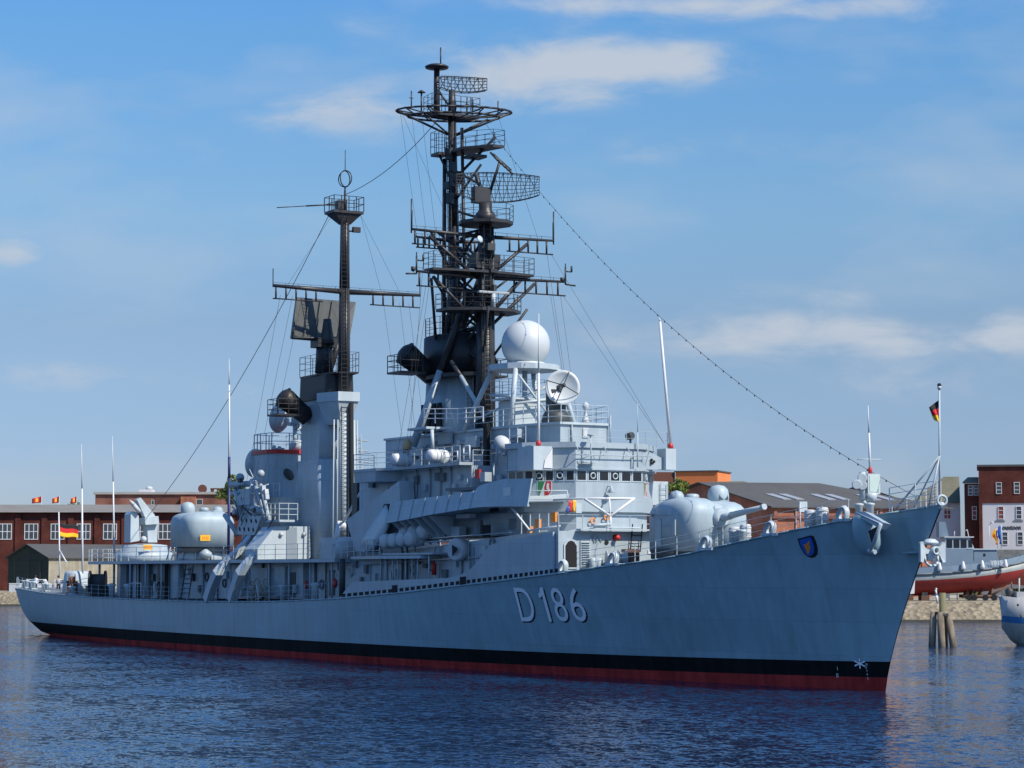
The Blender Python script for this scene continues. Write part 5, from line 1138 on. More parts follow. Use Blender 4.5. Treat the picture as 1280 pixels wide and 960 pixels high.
def director(c, base, r):
    dn = (-RV * .8 + FH * .55 + ZV * .12).normalized()
    g = MB(); prof = [(.02, 0)] + [(r * k / 6, .72 * r * (k / 6) ** 2) for k in range(1, 7)] + [(r * k / 6, .72 * r * (k / 6) ** 2 - .07) for k in range(6, 0, -1)] + [(.02, -.07)]
    g.lathe(prof, c, dn, n=28); d = g.build('missile_director', RADM, ship)
    rt = dn.cross(ZV).normalized(); up_ = rt.cross(dn)
    g = MB(); bk = c - dn * .35 + RV * .75 - FH * .3
    g.obox(bk, dn * .45, rt * .4, up_ * .55); g.obox(bk - dn * .4 + rt * -.55, dn * .3, rt * .2, up_ * .35); g.obox(bk - dn * .3 + rt * .6, dn * .35, rt * .18, up_ * .4)
    for k in range(10): a = k * .63; g.torus(bk + rt * (.8 * math.cos(a)) + up_ * (.75 * math.sin(a)) - dn * .25, (math.cos(a), 1, math.sin(a)), .22, .06, 10, 5)
    g.tube(bk + up_ * .6 - rt * .3, bk + up_ * 1.5 - rt * .3, .14); g.tube(bk + up_ * .6 + rt * .35, bk + up_ * 1.45 + rt * .35, .14); g.tube(bk + up_ * 1.25 - rt * .5, bk + up_ * 1.25 + rt * .5, .08)
    g.build('director_gear', LGREY, d)
    rn = random.Random(int(base * 10))
    for k in range(16):
        q = bk + rt * rn.uniform(-.9, .9) + up_ * rn.uniform(-1.1, 1.5) - dn * rn.uniform(-.2, .5); g = MB()
        if k % 3: e_ = V((rn.uniform(-1, 1), rn.uniform(-1, 1), rn.uniform(-1, 1))).normalized() * rn.uniform(.2, .6); g.tube(q - e_, q + e_, rn.uniform(.03, .07), n=6)
        else: g.obox(q, dn * rn.uniform(.08, .2), rt * rn.uniform(.08, .2), up_ * rn.uniform(.08, .22))
        g.build('director_fitting', rn.choice((LGREY, OFFW, WHITE, GREY)), d)
    g = MB(); g.tube((bk.x, bk.y - .35, base), bk + V((0, -.35, 0)), .16); g.tube((bk.x, bk.y + .35, base), bk + V((0, .35, 0)), .16); g.lathe([(.8, 0), (.75, .5), (.5, .8)], (bk.x, bk.y, base), n=16); g.build('director_pedestal', LGREY, d)
director(X(358, 524, -73.5), 15.62, 1.15)
director(X(328, 580, -75.4), 11.8, 1.15)
g = MB(); p = X(325, 612, -78); g.rail([V((-75.9, 2.4, 11.8)), V((-75.9, -2.9, 11.8)), V((-69, -2.9, 11.8))], 1.1, 1.2, 2, .02, .035); g.build('deckhouse_rail', LGREY, tw0)
# vent posts between the funnels
g = MB(); a, b = X(452, 640, -56), X(461, 595, -56); g.prism(ring(-56, (a.y + b.y) / 2, .42, 12), 7.0, b.z - .3); g.lathe([(.5, -.1), (.75, 0), (.7, .25), (.02, .4)], (-56, (a.y + b.y) / 2, b.z - .3), n=12); g.build('vent_post', LGREY, ship)
g = MB(); a = X(448, 600, -57.0); g.box(-57.4, -56.6, a.y - .3, a.y + .25, 7, a.z - .2); g.build('vent_trunk', DKGR, ship)
g = MB(); g.tube(X(459, 601, -55), X(428, 655, -59.5), .1); g.sphere(X(427, 657, -59.4), .35, 10, 8); g.tube(X(424, 652, -59.3), X(418, 682, -58.8), .16); g.build('torpedo_davit', WHITE, ship)
# midship deck forward of the after funnel, its overhang with rail
MB().prism([(-52.001, -5.1), (-44.5, -6.7), (-38.5, -6.7), (-38.5, -5.1)], 6.95, 7.15).build('midship_gallery', GREY, ship)
g = MB(); g.box(-61.5, -54.2, -3.0, 3.2, 7.02, 8.6); g.lathe([(.8, 0), (.8, 1.2), (.4, 1.5), (.02, 1.55)], (-54.6, -4.2, 7.02), n=16); g.build('midship_house', OFFW, ship)
g = MB(); g.rail([V((-52, -6.3, 7.0)), V((-47.6, -6.5, 7.15)), V((-44.4, -6.65, 7.15))], 1.1, 1.0, 3, .02, .035); g.build('gallery_rail', LGREY, ship)
# rack that carries the life-raft canisters
g = MB()
for px in (478, 484, 493, 499, 509, 517, 524, 538):
    p = Y(px, 690, -6.3); g.tube((p.x, -6.4, dz(p.x, 6.4)), (p.x, -6.4, 7.35), .055, n=6)
a, b = Y(474, 690, -6.4), Y(527, 688, -6.4)
g.box(-44.4, -37.2, -6.5, -5.3, 7.2, 7.32); g.box(-40.5, -35.4, -5.6, -4.9, 8.0, 8.1)
rack = g.build('canister_rack', GREY, ship)
def canister(c, ax, L, r, label, group, mat=OFFW):
    base = V((c[0], c[1], c[2] - r)); t = thing('life_raft_canister', label, 'life raft', base, 0, group)
    for sg in (-1, 1):
        g = MB(); a = V(ax).normalized() * sg
        g.lathe([(r * .96, .02), (r, .05), (r, L * .34), (r * .93, L * .44), (r * .7, L * .5), (.02, L * .52)], c, a, n=20); g.build('canister_half', mat, t)
    g = MB()
    for k in (-.2, .02, .22): g.torus(V(c) + V(ax).normalized() * (k * L), ax, r + .005, .028, 20, 5)
    g.build('lashing_strap', LGREY, t); return t
axr = (.22, -1, 0)
low_l = ['aftmost canister of the lower row in the side rack', 'second canister from aft in the lower side rack row', 'third canister from aft in the lower side rack row', 'foremost canister of the lower row in the side rack']
for k in range(4):
    p = Y(487 + k * 10.4, 676.5 - k * .9, -6.15); canister(p, axr, 1.25, .47, 'grey life raft ' + low_l[k], 'life rafts in the starboard side rack')
up_l = ['aftmost canister of the raised rear row above the rack', 'middle canister of the raised rear row above the rack', 'foremost canister of the raised rear row above the rack']
for k in range(3):
    p = Y(511 + k * 11.2, 667 - k * 1.0, -5.5); canister(p, axr, 1.25, .48, 'grey life raft ' + up_l[k], 'life rafts in the starboard side rack')
canister(Y(502, 575, -5.4), (.25, -1, 0), 1.55, .42, 'white life raft canister on the outer end of the signal platform', 'life rafts on the signal deck', WHITE)
canister(Y(547, 570, -5.45), (.25, -1, 0), 1.6, .42, 'bright white life raft canister beside the chart frames', 'life rafts on the signal deck', WHITE)

rnd = random.Random(8)
for i in range(44):
    x = -54 - i * 1.0 + rnd.uniform(-.4, .4); y = -4.9; z = sheer(x) + rnd.uniform(.8, 2.4); k = rnd.random()
    if k < .4: MB().box(x - .2 - .2 * k, x + .2 + .2 * k, y - .25, y - .003, z - .3, z + .3).build('switch_box', rnd.choice((GREY, DGREY, DKGR, LGREY)), d01)
    elif k < .75: g = MB(); g.tube((x, y - .09, sheer(x)), (x, y - .09, 6.75), rnd.choice((.04, .06, .09))); g.build('wall_pipe', rnd.choice((GREY, DGREY, DKGR)), d01)
    elif k < .9: g = MB(); g.torus((x, y - .08, z), (0, 1, 0), .32, .06, 14, 5); g.build('hose_coil', rnd.choice((DGREY, OFFW, DKGR)), d01)
    else: MB().box(x - .45, x + .45, y - .06, y - .004, sheer(x) + .3, sheer(x) + 2.1).build('side_door', DKGR, d01)
for x in (-56, -61.5, -67, -93.5, -97.5):
    g = MB(); z = sheer(x); g.lathe([(.22, 0), (.22, .8), (.38, 1.05), (.38, 1.15), (.02, 1.25)], (x, -5.9, z), n=14); g.build('mushroom_vent', rnd.choice((GREY, LGREY)), ship)
# low netting screen round the foot of the forward gun
g = MB(); g.lathe([(2.75, 0), (2.75, .5)], (-16.9, .1, 6.85), n=28, smooth=True)
o = g.build('spray_netting', paint('dark netting', (.07, .075, .07), .9, .3, 3), ship)
# ================================================================== THE PLACE: water, quay, buildings, boats, people
# ---- water
m, nt, b = new_mat('harbour water'); N, L = nt.nodes, nt.links
b.inputs['Base Color'].default_value = (.004, .024, .068, 1); b.inputs['Roughness'].default_value = .08; b.inputs['IOR'].default_value = 1.33; b.inputs['Specular IOR Level'].default_value = .5
tc = N.new('ShaderNodeTexCoord')
def slope(sc, det, amp, stretch, off):
    mp = N.new('ShaderNodeMapping'); mp.inputs['Rotation'].default_value = (0, 0, math.radians(28)); mp.inputs['Scale'].default_value = (sc * stretch, sc, sc); mp.inputs['Location'].default_value = (off, off, 0)
    L.new(tc.outputs['Object'], mp.inputs[0])
    n = N.new('ShaderNodeTexNoise'); n.inputs['Scale'].default_value = 1; n.inputs['Detail'].default_value = det; n.inputs['Roughness'].default_value = .62; L.new(mp.outputs[0], n.inputs['Vector'])
    v = N.new('ShaderNodeVectorMath'); v.operation = 'SUBTRACT'; L.new(n.outputs['Color'], v.inputs[0]); v.inputs[1].default_value = (.5, .5, .5)
    w_ = N.new('ShaderNodeVectorMath'); w_.operation = 'MULTIPLY'; L.new(v.outputs[0], w_.inputs[0]); w_.inputs[1].default_value = (amp, amp, 0); return w_.outputs[0]
s1, s2, s3 = slope(2.0, 5, 1.3, .8, 3), slope(6.5, 2, .95, .85, 9), slope(.16, 5, .5, .8, 20)
# gusts: the ripple grows and dies over tens of metres
gn = N.new('ShaderNodeTexNoise'); gn.inputs['Scale'].default_value = .035; gn.inputs['Detail'].default_value = 3; L.new(tc.outputs['Object'], gn.inputs['Vector'])
gm = N.new('ShaderNodeMapRange'); gm.inputs[1].default_value = .35; gm.inputs[2].default_value = .65; gm.inputs[3].default_value = .6; gm.inputs[4].default_value = 1.25; L.new(gn.outputs['Fac'], gm.inputs[0])
ad = N.new('ShaderNodeVectorMath'); ad.operation = 'ADD'; L.new(s1, ad.inputs[0]); L.new(s2, ad.inputs[1])
sc_ = N.new('ShaderNodeVectorMath'); sc_.operation = 'SCALE'; L.new(ad.outputs[0], sc_.inputs[0]); L.new(gm.outputs[0], sc_.inputs['Scale'])
a2 = N.new('ShaderNodeVectorMath'); a2.operation = 'ADD'; L.new(sc_.outputs[0], a2.inputs[0]); L.new(s3, a2.inputs[1])
a3 = N.new('ShaderNodeVectorMath'); a3.operation = 'ADD'; L.new(a2.outputs[0], a3.inputs[0]); a3.inputs[1].default_value = (0, 0, 1)
nm_ = N.new('ShaderNodeVectorMath'); nm_.operation = 'NORMALIZE'; L.new(a3.outputs[0], nm_.inputs[0]); L.new(nm_.outputs[0], b.inputs['Normal'])
WATER = m
def sheet(nm, pts, mat, k='structure'):
    me = bpy.data.meshes.new(nm); me.from_pydata([tuple(p) for p in pts], [], [tuple(range(len(pts)))]); me.materials.append(mat); o = bpy.data.objects.new(nm, me); COL.objects.link(o); return kind(o, k)
sheet('water', [(-1500, -1500, 0), (1500, -1500, 0), (1500, 1500, 0), (-1500, 1500, 0)], WATER)
# ---- quay ground and its stone bank
SAND = paint('quay sand and gravel', (.30, .26, .19), .95, .22, .5)
m, nt, b = new_mat('bank stones'); N, L = nt.nodes, nt.links; b.inputs['Roughness'].default_value = .9
tc = N.new('ShaderNodeTexCoord'); vo = N.new('ShaderNodeTexVoronoi'); vo.inputs['Scale'].default_value = 1.5; L.new(tc.outputs['Object'], vo.inputs['Vector'])
cr = N.new('ShaderNodeValToRGB'); cr.color_ramp.elements[0].color = (.10, .08, .05, 1); cr.color_ramp.elements[1].color = (.36, .30, .20, 1); 
nz = N.new('ShaderNodeTexNoise'); nz.inputs['Scale'].default_value = .9; nz.inputs['Detail'].default_value = 8; L.new(tc.outputs['Object'], nz.inputs['Vector'])
mx = N.new('ShaderNodeMix'); mx.inputs['Factor'].default_value = .55; sx = N.new('ShaderNodeSeparateColor'); L.new(vo.outputs['Color'], sx.inputs[0]); L.new(sx.outputs[0], mx.inputs['A']); L.new(nz.outputs['Fac'], mx.inputs['B']); L.new(mx.outputs['Result'], cr.inputs[0]); L.new(cr.outputs[0], b.inputs['Base Color'])
bp = N.new('ShaderNodeBump'); bp.inputs['Distance'].default_value = .3; L.new(vo.outputs['Distance'], bp.inputs['Height']); L.new(bp.outputs[0], b.inputs['Normal'])
STONE = m
WET = paint('wet dark stone', (.05, .048, .035), .6, .2, .6)
QZ = 2.45
qline = [(-420, 415), (-45, 415), (20, 282), (420, 282)]
def off(pl, d): return [(r, f + d) for r, f in pl]
g = MB(); n = len(qline)
def subdiv(pl, step=3.0):
    o = []
    for (a, b_), (c2, d2) in zip(pl, pl[1:]):
        k = max(1, int(math.hypot(c2 - a, d2 - b_) / step))
        for i in range(k): o.append((lerp(a, c2, i / k), lerp(b_, d2, i / k)))
    return o + [pl[-1]]
random.seed(5)
ql = subdiv(qline); vs = []
for r, f in ql:
    j = lambda s: random.uniform(-s, s)
    vs += [W(r, f - .2, -.6), W(r, f + j(.15), .3), W(r + j(.4), f + 1.6 + j(.4), 1.15 + j(.18)), W(r + j(.3), f + 3.3 + j(.3), 2.0 + j(.12)), W(r, f + 4.5, QZ)]
g.add(vs, [(i * 5 + k, i * 5 + 5 + k, i * 5 + 6 + k, i * 5 + 1 + k) for i in range(len(ql) - 1) for k in range(4)], 0, False)
for i, mi in enumerate(g.m): g.m[i] = 1 if i % 4 == 0 else 0
kind(g.build('quay_bank', [STONE, WET], None), 'structure')
sheet('quay_ground', [W(r, f + 4.5, QZ) for r, f in qline] + [W(900, 1500, QZ), W(-900, 1500, QZ)], SAND)

# ---- buildings
BRK = brick('dark red brick', (.11, .03, .022), (.085, .024, .018), (.075, .045, .035), 1.2)
BRK2 = brick('orange red brick', (.42, .16, .09), (.34, .12, .07), (.3, .22, .17), 1.2)
BRK3 = brick('brown brick', (.24, .10, .07), (.19, .08, .06), (.2, .15, .12), 1.2)
ROOFG = paint('grey sheet roof', (.075, .075, .072), .75, .12, .25)
ROOFM = paint('mossy roof', (.15, .145, .10), .9, .2, .3)
RENDER = paint('white render', (.55, .54, .55), .9, .07, .2)
TRIM = paint('pale cornice', (.32, .31, .29), .8, .1, .4)
WDARK = paint('dark green timber', (.028, .04, .027), .8, .25, .8, .15)
WPALE = paint('weathered pale planks', (.30, .27, .20), .85, .15, .6, .15)
ORW = paint('orange rendered wall', (.68, .20, .06), .8, .06, .3)
RBRN = paint('dark brown wall', (.12, .045, .03), .8, .12, .3)
class Frame:
    """local frame of a building: o origin on the ground, u along the facade, w into the building"""
    def __init__(s, r, f, ang):  # ang: rotation of the facade direction from the view's right axis
        s.o = W(r, f, QZ); s.u = (RV * math.cos(ang) + FH * math.sin(ang)); s.w = (FH * math.cos(ang) - RV * math.sin(ang))
    def p(s, a, d, z): return s.o + s.u * a + s.w * d + ZV * (z - QZ)
    def box(s, a0, a1, d0, d1, z0, z1, g=None):
        g = g or MB(); vs = [s.p(a, d, z) for z in (z0, z1) for a, d in ((a0, d0), (a1, d0), (a1, d1), (a0, d1))]
        return g.add(vs, [(3, 2, 1, 0), (4, 5, 6, 7), (0, 1, 5, 4), (1, 2, 6, 5), (2, 3, 7, 6), (3, 0, 4, 7)])
def window(fr, a0, a1, z0, z1, par, nx=3, nz=2, mat=WHITE, pane=WIN, d=0.0, side='front'):
    g = MB(); t = .14 if a1 - a0 > 2 else .08
    def bx(x0, x1, y0, y1, q0, q1): fr.box(x0, x1, d + q0, d + q1, y0, y1, g)
    bx(a0, a1, z0, z0 + t, -.10, -.004); bx(a0, a1, z1 - t, z1, -.10, -.004); bx(a0, a0 + t, z0 + t, z1 - t, -.10, -.004); bx(a1 - t, a1, z0 + t, z1 - t, -.10, -.004)
    for i in range(1, nx): x = lerp(a0, a1, i / nx); bx(x - t * .5, x + t * .5, z0 + t, z1 - t, -.09, -.03)
    for i in range(1, nz): z = lerp(z0, z1, i / nz); bx(a0 + t, a1 - t, z - t * .5, z + t * .5, -.085, -.025)
    o = g.build('window', mat, par); fr.box(a0 + .1, a1 - .1, d - .022, d - .006, z0 + .1, z1 - .1).build('pane', pane, o); return o
def zat(py, dd): return D(640, py, dd).z
def rat(px, dd): return RF(D(px, 700, dd))[0]
# long brick warehouse behind the stern
dd = 452
fr = Frame(rat(-60, dd), dd, 0); A = lambda px: rat(px, dd) - rat(-60, dd)
t = thing('brick_warehouse', 'long dark red brick warehouse with white framed windows behind the ship stern', 'building', fr.p(40, 8, QZ))
ze = zat(640.5, dd); Lw = A(500)
wall = fr.box(0, Lw, 0, 16, QZ, ze).build('wall', BRK, t)
g = MB(); fr.box(-.6, Lw + .6, -.9, 17, ze + .002, ze + .35, g); g.build('eave', TRIM, t)
g = MB(); vs = [fr.p(-.6, -.8, ze + .36), fr.p(Lw + .6, -.8, ze + .36), fr.p(Lw + .6, 8, ze + 1.75), fr.p(-.6, 8, ze + 1.75), fr.p(Lw + .6, 17, ze + .36), fr.p(-.6, 17, ze + .36)]
g.add(vs, [(0, 1, 2, 3), (3, 2, 4, 5), (1, 4, 2), (0, 3, 5)]); g.build('roof', paint('pale felt roof', (.19, .18, .16), .9, .12, .3), t)
wx = [-28, 5.5, 38.5, 71.5, 104, 137, 172, 206, 240, 273]
for px in wx: a = A(px); window(fr, a - 1.35, a + 1.35, zat(674.5, dd), zat(654.5, dd), t)
for px in [-10, 22, 55, 88, 121, 155, 189, 223, 257, 290]: a = A(px); fr.box(a - .55, a + .55, -.25, -.003, QZ, ze - .4).build('pier', BRK, wall)
# the gable-fronted timber shed on the quay
dd = 432
r0 = rat(61, dd)
fr = Frame(r0, dd, math.radians(-42))   # u along the gable front seen from its right corner going left is negative
t = thing('timber_shed', 'dark green boarded shed with grey gabled roof on the left quay', 'shed', fr.p(-6, 10, QZ))
zs = zat(697, dd); zr_ = zat(681, dd); wg = 11.6; Ls = 24
# orientation: gable end faces left-front, the long side faces right-front
fr = Frame(r0, dd, math.radians(38)); gu = fr
u_, w_ = fr.u, fr.w   # u runs right and away (long side), -? gable runs left and away
gdir = (-RV * math.cos(math.radians(38)) + FH * math.sin(math.radians(38)))
def sp(a, b_, z): return W(r0, dd, 0) + u_ * a + gdir * b_ + ZV * z
g = MB(); vs = [sp(0, 0, QZ), sp(Ls, 0, QZ), sp(Ls, wg, QZ), sp(0, wg, QZ), sp(0, 0, zs), sp(Ls, 0, zs), sp(Ls, wg, zs), sp(0, wg, zs), sp(0, wg / 2, zr_), sp(Ls, wg / 2, zr_)]
g.add(vs, [(0, 3, 7, 8, 4)], 0); g.add(vs, [(0, 1, 5, 4), (3, 2, 6, 7), (1, 2, 6, 9, 5)], 1); g.build('wall', [WDARK, WPALE], t)
g = MB(); e = .5
for s0, s1 in ((0, 1), (1, 0)):
    b0 = -e if s0 == 0 else wg + e; zz = zs - e * (zr_ - zs) / (wg / 2)
    g.slab([sp(-e, b0, zz + .06), sp(Ls + e, b0, zz + .06), sp(Ls + e, wg / 2, zr_ + .06), sp(-e, wg / 2, zr_ + .06)], (0, 0, .16))
g.build('roof', ROOFG, t)
g = MB(); g.slab([sp(-.03, 2.2, QZ), sp(-.03, wg - 2.2, QZ), sp(-.03, wg - 2.2, zs - .6), sp(-.03, 2.2, zs - .6)], -w_ * 0 - V(u_) * .08); dr_ = g.build('door', WDARK, t)
for b_ in (2.2, wg / 2, wg - 2.2): g = MB(); g.slab([sp(-.12, b_ - .08, QZ), sp(-.12, b_ + .08, QZ), sp(-.12, b_ + .08, zs - .6), sp(-.12, b_ - .08, zs - .6)], -V(u_) * .05); g.build('door_batten', paint('faded timber batten', (.07, .085, .06), .8, .2, 1), dr_)
# taller brick block behind
dd = 540; fr = Frame(rat(118, dd), dd, 0); A = lambda px: rat(px, dd) - rat(118, dd)
t = thing('brick_block', 'flat roofed brown brick block rising behind the long warehouse', 'building', fr.p(20, 8, QZ))
zt_ = zat(618, dd); Lb = A(330)
fr.box(0, Lb, 0, 22, QZ, zt_).build('wall', BRK3, t); fr.box(-.4, Lb + .4, -.5, 22.5, zt_ + .002, zt_ + .55).build('parapet', TRIM, t)
fr.box(A(193), A(224), -.15, -.003, zat(634, dd), zat(622, dd)).build('dark_panel', RBRN, t); fr.box(A(226), A(244), -1.2, -.003, zat(640, dd), zat(621, dd)).build('brick_bay', BRK2, t)
window(fr, A(244.5), A(252.5), zat(631, dd), zat(624, dd), t, 1, 1); window(fr, A(188), A(192), zat(631, dd), zat(625, dd), t, 1, 1)
fr.box(A(169), A(185), 4, 9, zt_ + .56, zat(611, dd)).build('roof_cabin', RENDER, t); g = MB(); g.lathe([(.02, 0), (.8, .05), (.85, .5), (.02, .9)], fr.p(A(180), 6.5, zat(611, dd)), n=12); g.build('roof_fan', OFFW, t)
g = MB(); g.lathe([(1.0, -.5), (1.0, .5)], fr.p(A(250), 3, zt_ + 1.4), -fr.w, n=18); g.build('roof_vent', RBRN, t)
g = MB()
for px in (262, 270, 275): fr.box(A(px) - .35, A(px) + .35, 3, 4, zt_ + .56, zat(610, dd), g)
fr.box(A(260), A(278), 2.9, 4.1, zat(611, dd), zat(609.5, dd), g); g.build('roof_frame', RBRN, t)
# red flags behind the warehouse roof
for px, w_, lab in ((52, 9, 'leftmost of three red flags flying beyond the warehouse roof'), (74, 6.5, 'middle one of three red flags flying beyond the warehouse roof'), (96, 5.5, 'rightmost of three red flags flying beyond the warehouse roof')):
    dd = 500; top = D(px, 619.5, dd); r_, f_ = RF(top); t = thing('red_flag', lab, 'flag', W(r_, f_, QZ), 0, 'red flags beyond the warehouse')
    g = MB(); g.tube(W(r_, f_, QZ), top, .09, .05); g.build('pole', OFFW, t)
    ww = w_ * dd / FPX * 1.3; hh = 8.0 * dd / FPX
    g = MB(); vs = []
    for i in range(9):
        for j in range(6): x = i / 8; vs.append(W(r_ - ww * x, f_ + .25 * math.sin(x * 6), top.z - .1 - hh * j / 5 * (1 - .25 * x) - .7 * x * hh * .6))
    fs = [(i * 6 + j, i * 6 + j + 1, i * 6 + j + 7, i * 6 + j + 6) for i in range(8) for j in range(5)]
    g.add(vs, fs, 0, True)
    for i in range(8):
        for j in range(5):
            if 3 <= i <= 4 and 1 <= j <= 3: g.m[i * 5 + j] = 1
    o = g.build('cloth', [REDP, YELL], t, False); sm = o.modifiers.new('thickness', 'SOLIDIFY'); sm.thickness = .03
# brown roofed building between the funnels
dd = 420; fr = Frame(rat(438, dd), dd, 0); A = lambda px: rat(px, dd) - rat(438, dd)
t = thing('brown_hall', 'dark brown walled hall glimpsed between the two funnels', 'building', fr.p(4, 6, QZ))
fr.box(0, A(560), 0, 14, QZ, zat(601, dd)).build('wall', RBRN, t); fr.box(-.3, A(562), -.3, 14.3, zat(601, dd) + .002, zat(600, dd)).build('roof', ROOFG, t); fr.box(A(493), A(499), 2, 5, zat(600, dd) + .01, zat(592, dd)).build('chimney', BRK2, t)
# orange building right of the bridge
dd = 410; fr = Frame(rat(845, dd), dd, math.radians(-20)); A = lambda px: (rat(px, dd) - rat(845, dd)) / math.cos(math.radians(20))
t = thing('orange_building', 'flat roofed orange building with its shaded side wall coloured dark brown', 'building', fr.p(4, 5, QZ))
zt_ = zat(590, dd)
fr.box(0, A(896), 0, 9, QZ, zt_).build('wall', ORW, t)
fr2 = Frame(rat(845, dd), dd + .02, math.radians(10)); fr2.box(-A(878), -.02, .3, 9, QZ, zt_ - .01).build('shaded_side', RBRN, t)  # side turned from the sun, its shade put into the brown colour
fr.box(-.2, A(896) + .2, -.2, 9.2, zt_ + .002, zt_ + .2).build('parapet', ROOFG, t)
# low roof in the back
dd = 395; fr = Frame(rat(880, dd), dd, 0); A = lambda px: rat(px, dd) - rat(880, dd)
t = thing('back_shed', 'plain building with dull flat roof behind the skylit brick hall', 'building', fr.p(4, 5, QZ))
g = MB(); vs = [fr.p(0, 0, zat(606, dd)), fr.p(A(945), 0, zat(606, dd)), fr.p(A(936), 8, zat(599, dd)), fr.p(A(892), 8, zat(600, dd))]; g.slab(vs, (0, 0, -.3)); g.build('roof', ROOFM, t); fr.box(.3, A(944), .2, 8, QZ, zat(607, dd)).build('wall', BRK2, t)
# brick hall with skylights
dd = 330
c0 = W(rat(966, dd), dd, 0); th = math.radians(36)
ud = RV * math.cos(th * .35) + FH * math.sin(th * .35)     # long eave runs right and slightly away
gd = (-RV * math.cos(math.radians(35)) + FH * math.sin(math.radians(35)))
zs, zr_ = zat(634, dd), zat(605.5, dd) + .35
Lh = 24; wgh = 23
def hp(a, b_, z): return V((c0.x, c0.y, 0)) + ud * a + gd * b_ + ZV * z
t = thing('brick_hall', 'low red brick hall with grey skylight roof behind the bow', 'building', hp(8, 8, QZ))
g = MB(); vs = [hp(0, 0, QZ), hp(Lh, 0, QZ), hp(Lh, wgh, QZ), hp(0, wgh, QZ), hp(0, 0, zs), hp(Lh, 0, zs), hp(Lh, wgh, zs), hp(0, wgh, zs), hp(0, wgh / 2, zr_), hp(Lh, wgh / 2, zr_)]
g.add(vs, [(0, 3, 7, 8, 4), (0, 1, 5, 4), (3, 2, 6, 7), (1, 2, 6, 9, 5)]); wall = g.build('wall', BRK2, t)
g = MB(); e = .7
hx = 6.0
ov = lambda a, b_, z: hp(a, b_, z)
g.slab([ov(-e, -e, zs - .12), ov(Lh + 3, -e, zs - .12), ov(Lh - hx, wgh / 2, zr_ + .05), ov(-e, wgh / 2, zr_ + .05)], (0, 0, .18))
g.slab([ov(-e, wgh + e, zs - .12), ov(Lh + 3, wgh + e, zs - .12), ov(Lh - hx, wgh / 2, zr_ + .052), ov(-e, wgh / 2, zr_ + .052)], (0, 0, .18)); rf = g.build('roof', ROOFG, t)
def rp(a, s, lift): return hp(a, lerp(-e, wgh / 2, s), lerp(zs - .12, zr_ + .05, s) + .18 + lift)
for a in (4.2, 6.2, 11.0, 13.2, 18.0, 20.2): 
    g = MB(); g.slab([rp(a, .28, .02), rp(a + 1.2, .28, .02), rp(a + .9, .5, .02), rp(a - .3, .5, .02)], (0, 0, .12)); g.build('skylight', paint('skylight glass', (.28, .30, .32), .25, .05, 1), rf)
nud = ud.cross(ZV)
for k in range(7):
    a = 1.2 + k * 3.2; g = MB(); g.slab([hp(a, 0, QZ + 7.4) + nud * .02, hp(a + .9, 0, QZ + 7.4) + nud * .02, hp(a + .9, 0, QZ + 9.4) + nud * .02, hp(a, 0, QZ + 9.4) + nud * .02], nud * .06); o = g.build('window', WIN, t)
for k in range(8):
    a = .2 + k * 3.2; g = MB(); g.slab([hp(a, 0, QZ) + nud * .02, hp(a + .5, 0, QZ) + nud * .02, hp(a + .5, 0, zs - .3) + nud * .02, hp(a, 0, zs - .3) + nud * .02], nud * .15); g.build('pier', BRK2, wall)
g = MB(); g.slab([hp(-.05, 0, zs - 1.6) + nud * .25, hp(Lh + 1, 0, zs - 1.6) + nud * .25, hp(Lh + 1, 0, zs - 1.2) + nud * .25, hp(-.05, 0, zs - 1.2) + nud * .25], nud * .1); g.build('string_course', BRK3, wall)
# town house, brick above and white below, with its wings
dd = 345; fr = Frame(rat(1225, dd), dd, -.2); A = lambda px: rat(px, dd) - rat(1225, dd)
t = thing('town_house', 'three storey house of dark brick over white ground floors', 'building', fr.p(8, 8, QZ))
zt_ = zat(583.5, dd); zm = zat(629, dd)
up_ = fr.box(-.0, A(1330), 0, 14, zm, zt_).build('wall', BRK, t); lw_ = fr.box(A(1229), A(1330), .12, 14, QZ, zm - .002).build('white_wall', RENDER, t); fr.box(-.25, A(1331), -.25, 14.2, zt_ + .002, zt_ + .3).build('roof_edge', ROOFG, t)
fr.box(A(1207), -.01, 1.2, 9, QZ, zat(604, dd)).build('brick_wing', BRK, t); g = MB(); vs = [fr.p(A(1205), .8, zat(604, dd) + .01), fr.p(A(1225.0) - .02, .8, zat(604, dd) + .01), fr.p(A(1225) - .02, 9, zat(595, dd)), fr.p(A(1211), 9, zat(595, dd))]; g.slab(vs, (0, 0, .2)); g.build('wing_roof', ROOFM, t)
fr.box(0, A(1229) - .004, -.03, .2, QZ, zm - .01).build('brick_quoin', BRK, t)
REDW = paint('red painted shutter', (.25, .06, .045), .6, .1, 1)
for px, t0, b0, d_, pn in ((1249.5, 603, 617.5, 0, WIN), (1271.5, 603, 617.5, 0, WIN), (1251.5, 633, 649, .12, REDW), (1273.5, 633, 649, .12, WIN), (1274.5, 665, 681, .12, WIN), (1256, 665, 681, .12, WIN)):
    a = A(px); window(fr, a - .42, a + .42, zat(b0, dd), zat(t0, dd), t, 1, 3, WHITE, pn, d_)
for px, t0, b0 in ((1214.5, 606, 619), (1221.5, 606, 619), (1219, 632.5, 649.5)): a = A(px); window(fr, a - .35, a + .35, zat(b0, dd), zat(t0, dd), t, 1, 3, WHITE, REDW if b0 > 640 else WIN, 1.2)
text_on('lettering', 'ouxtoon', .95, fr.p(A(1253.0), .10, zat(662, dd)), fr.u, ZV, .02, NUMB, t, .03, .82)
for px in (1250.5, 1272.5): a = A(px); g = MB(); fr.box(a - .7, a + .7, .04, .118, zat(652, dd), zat(650.5, dd), g); g.build('window_sill', DGREY, t)
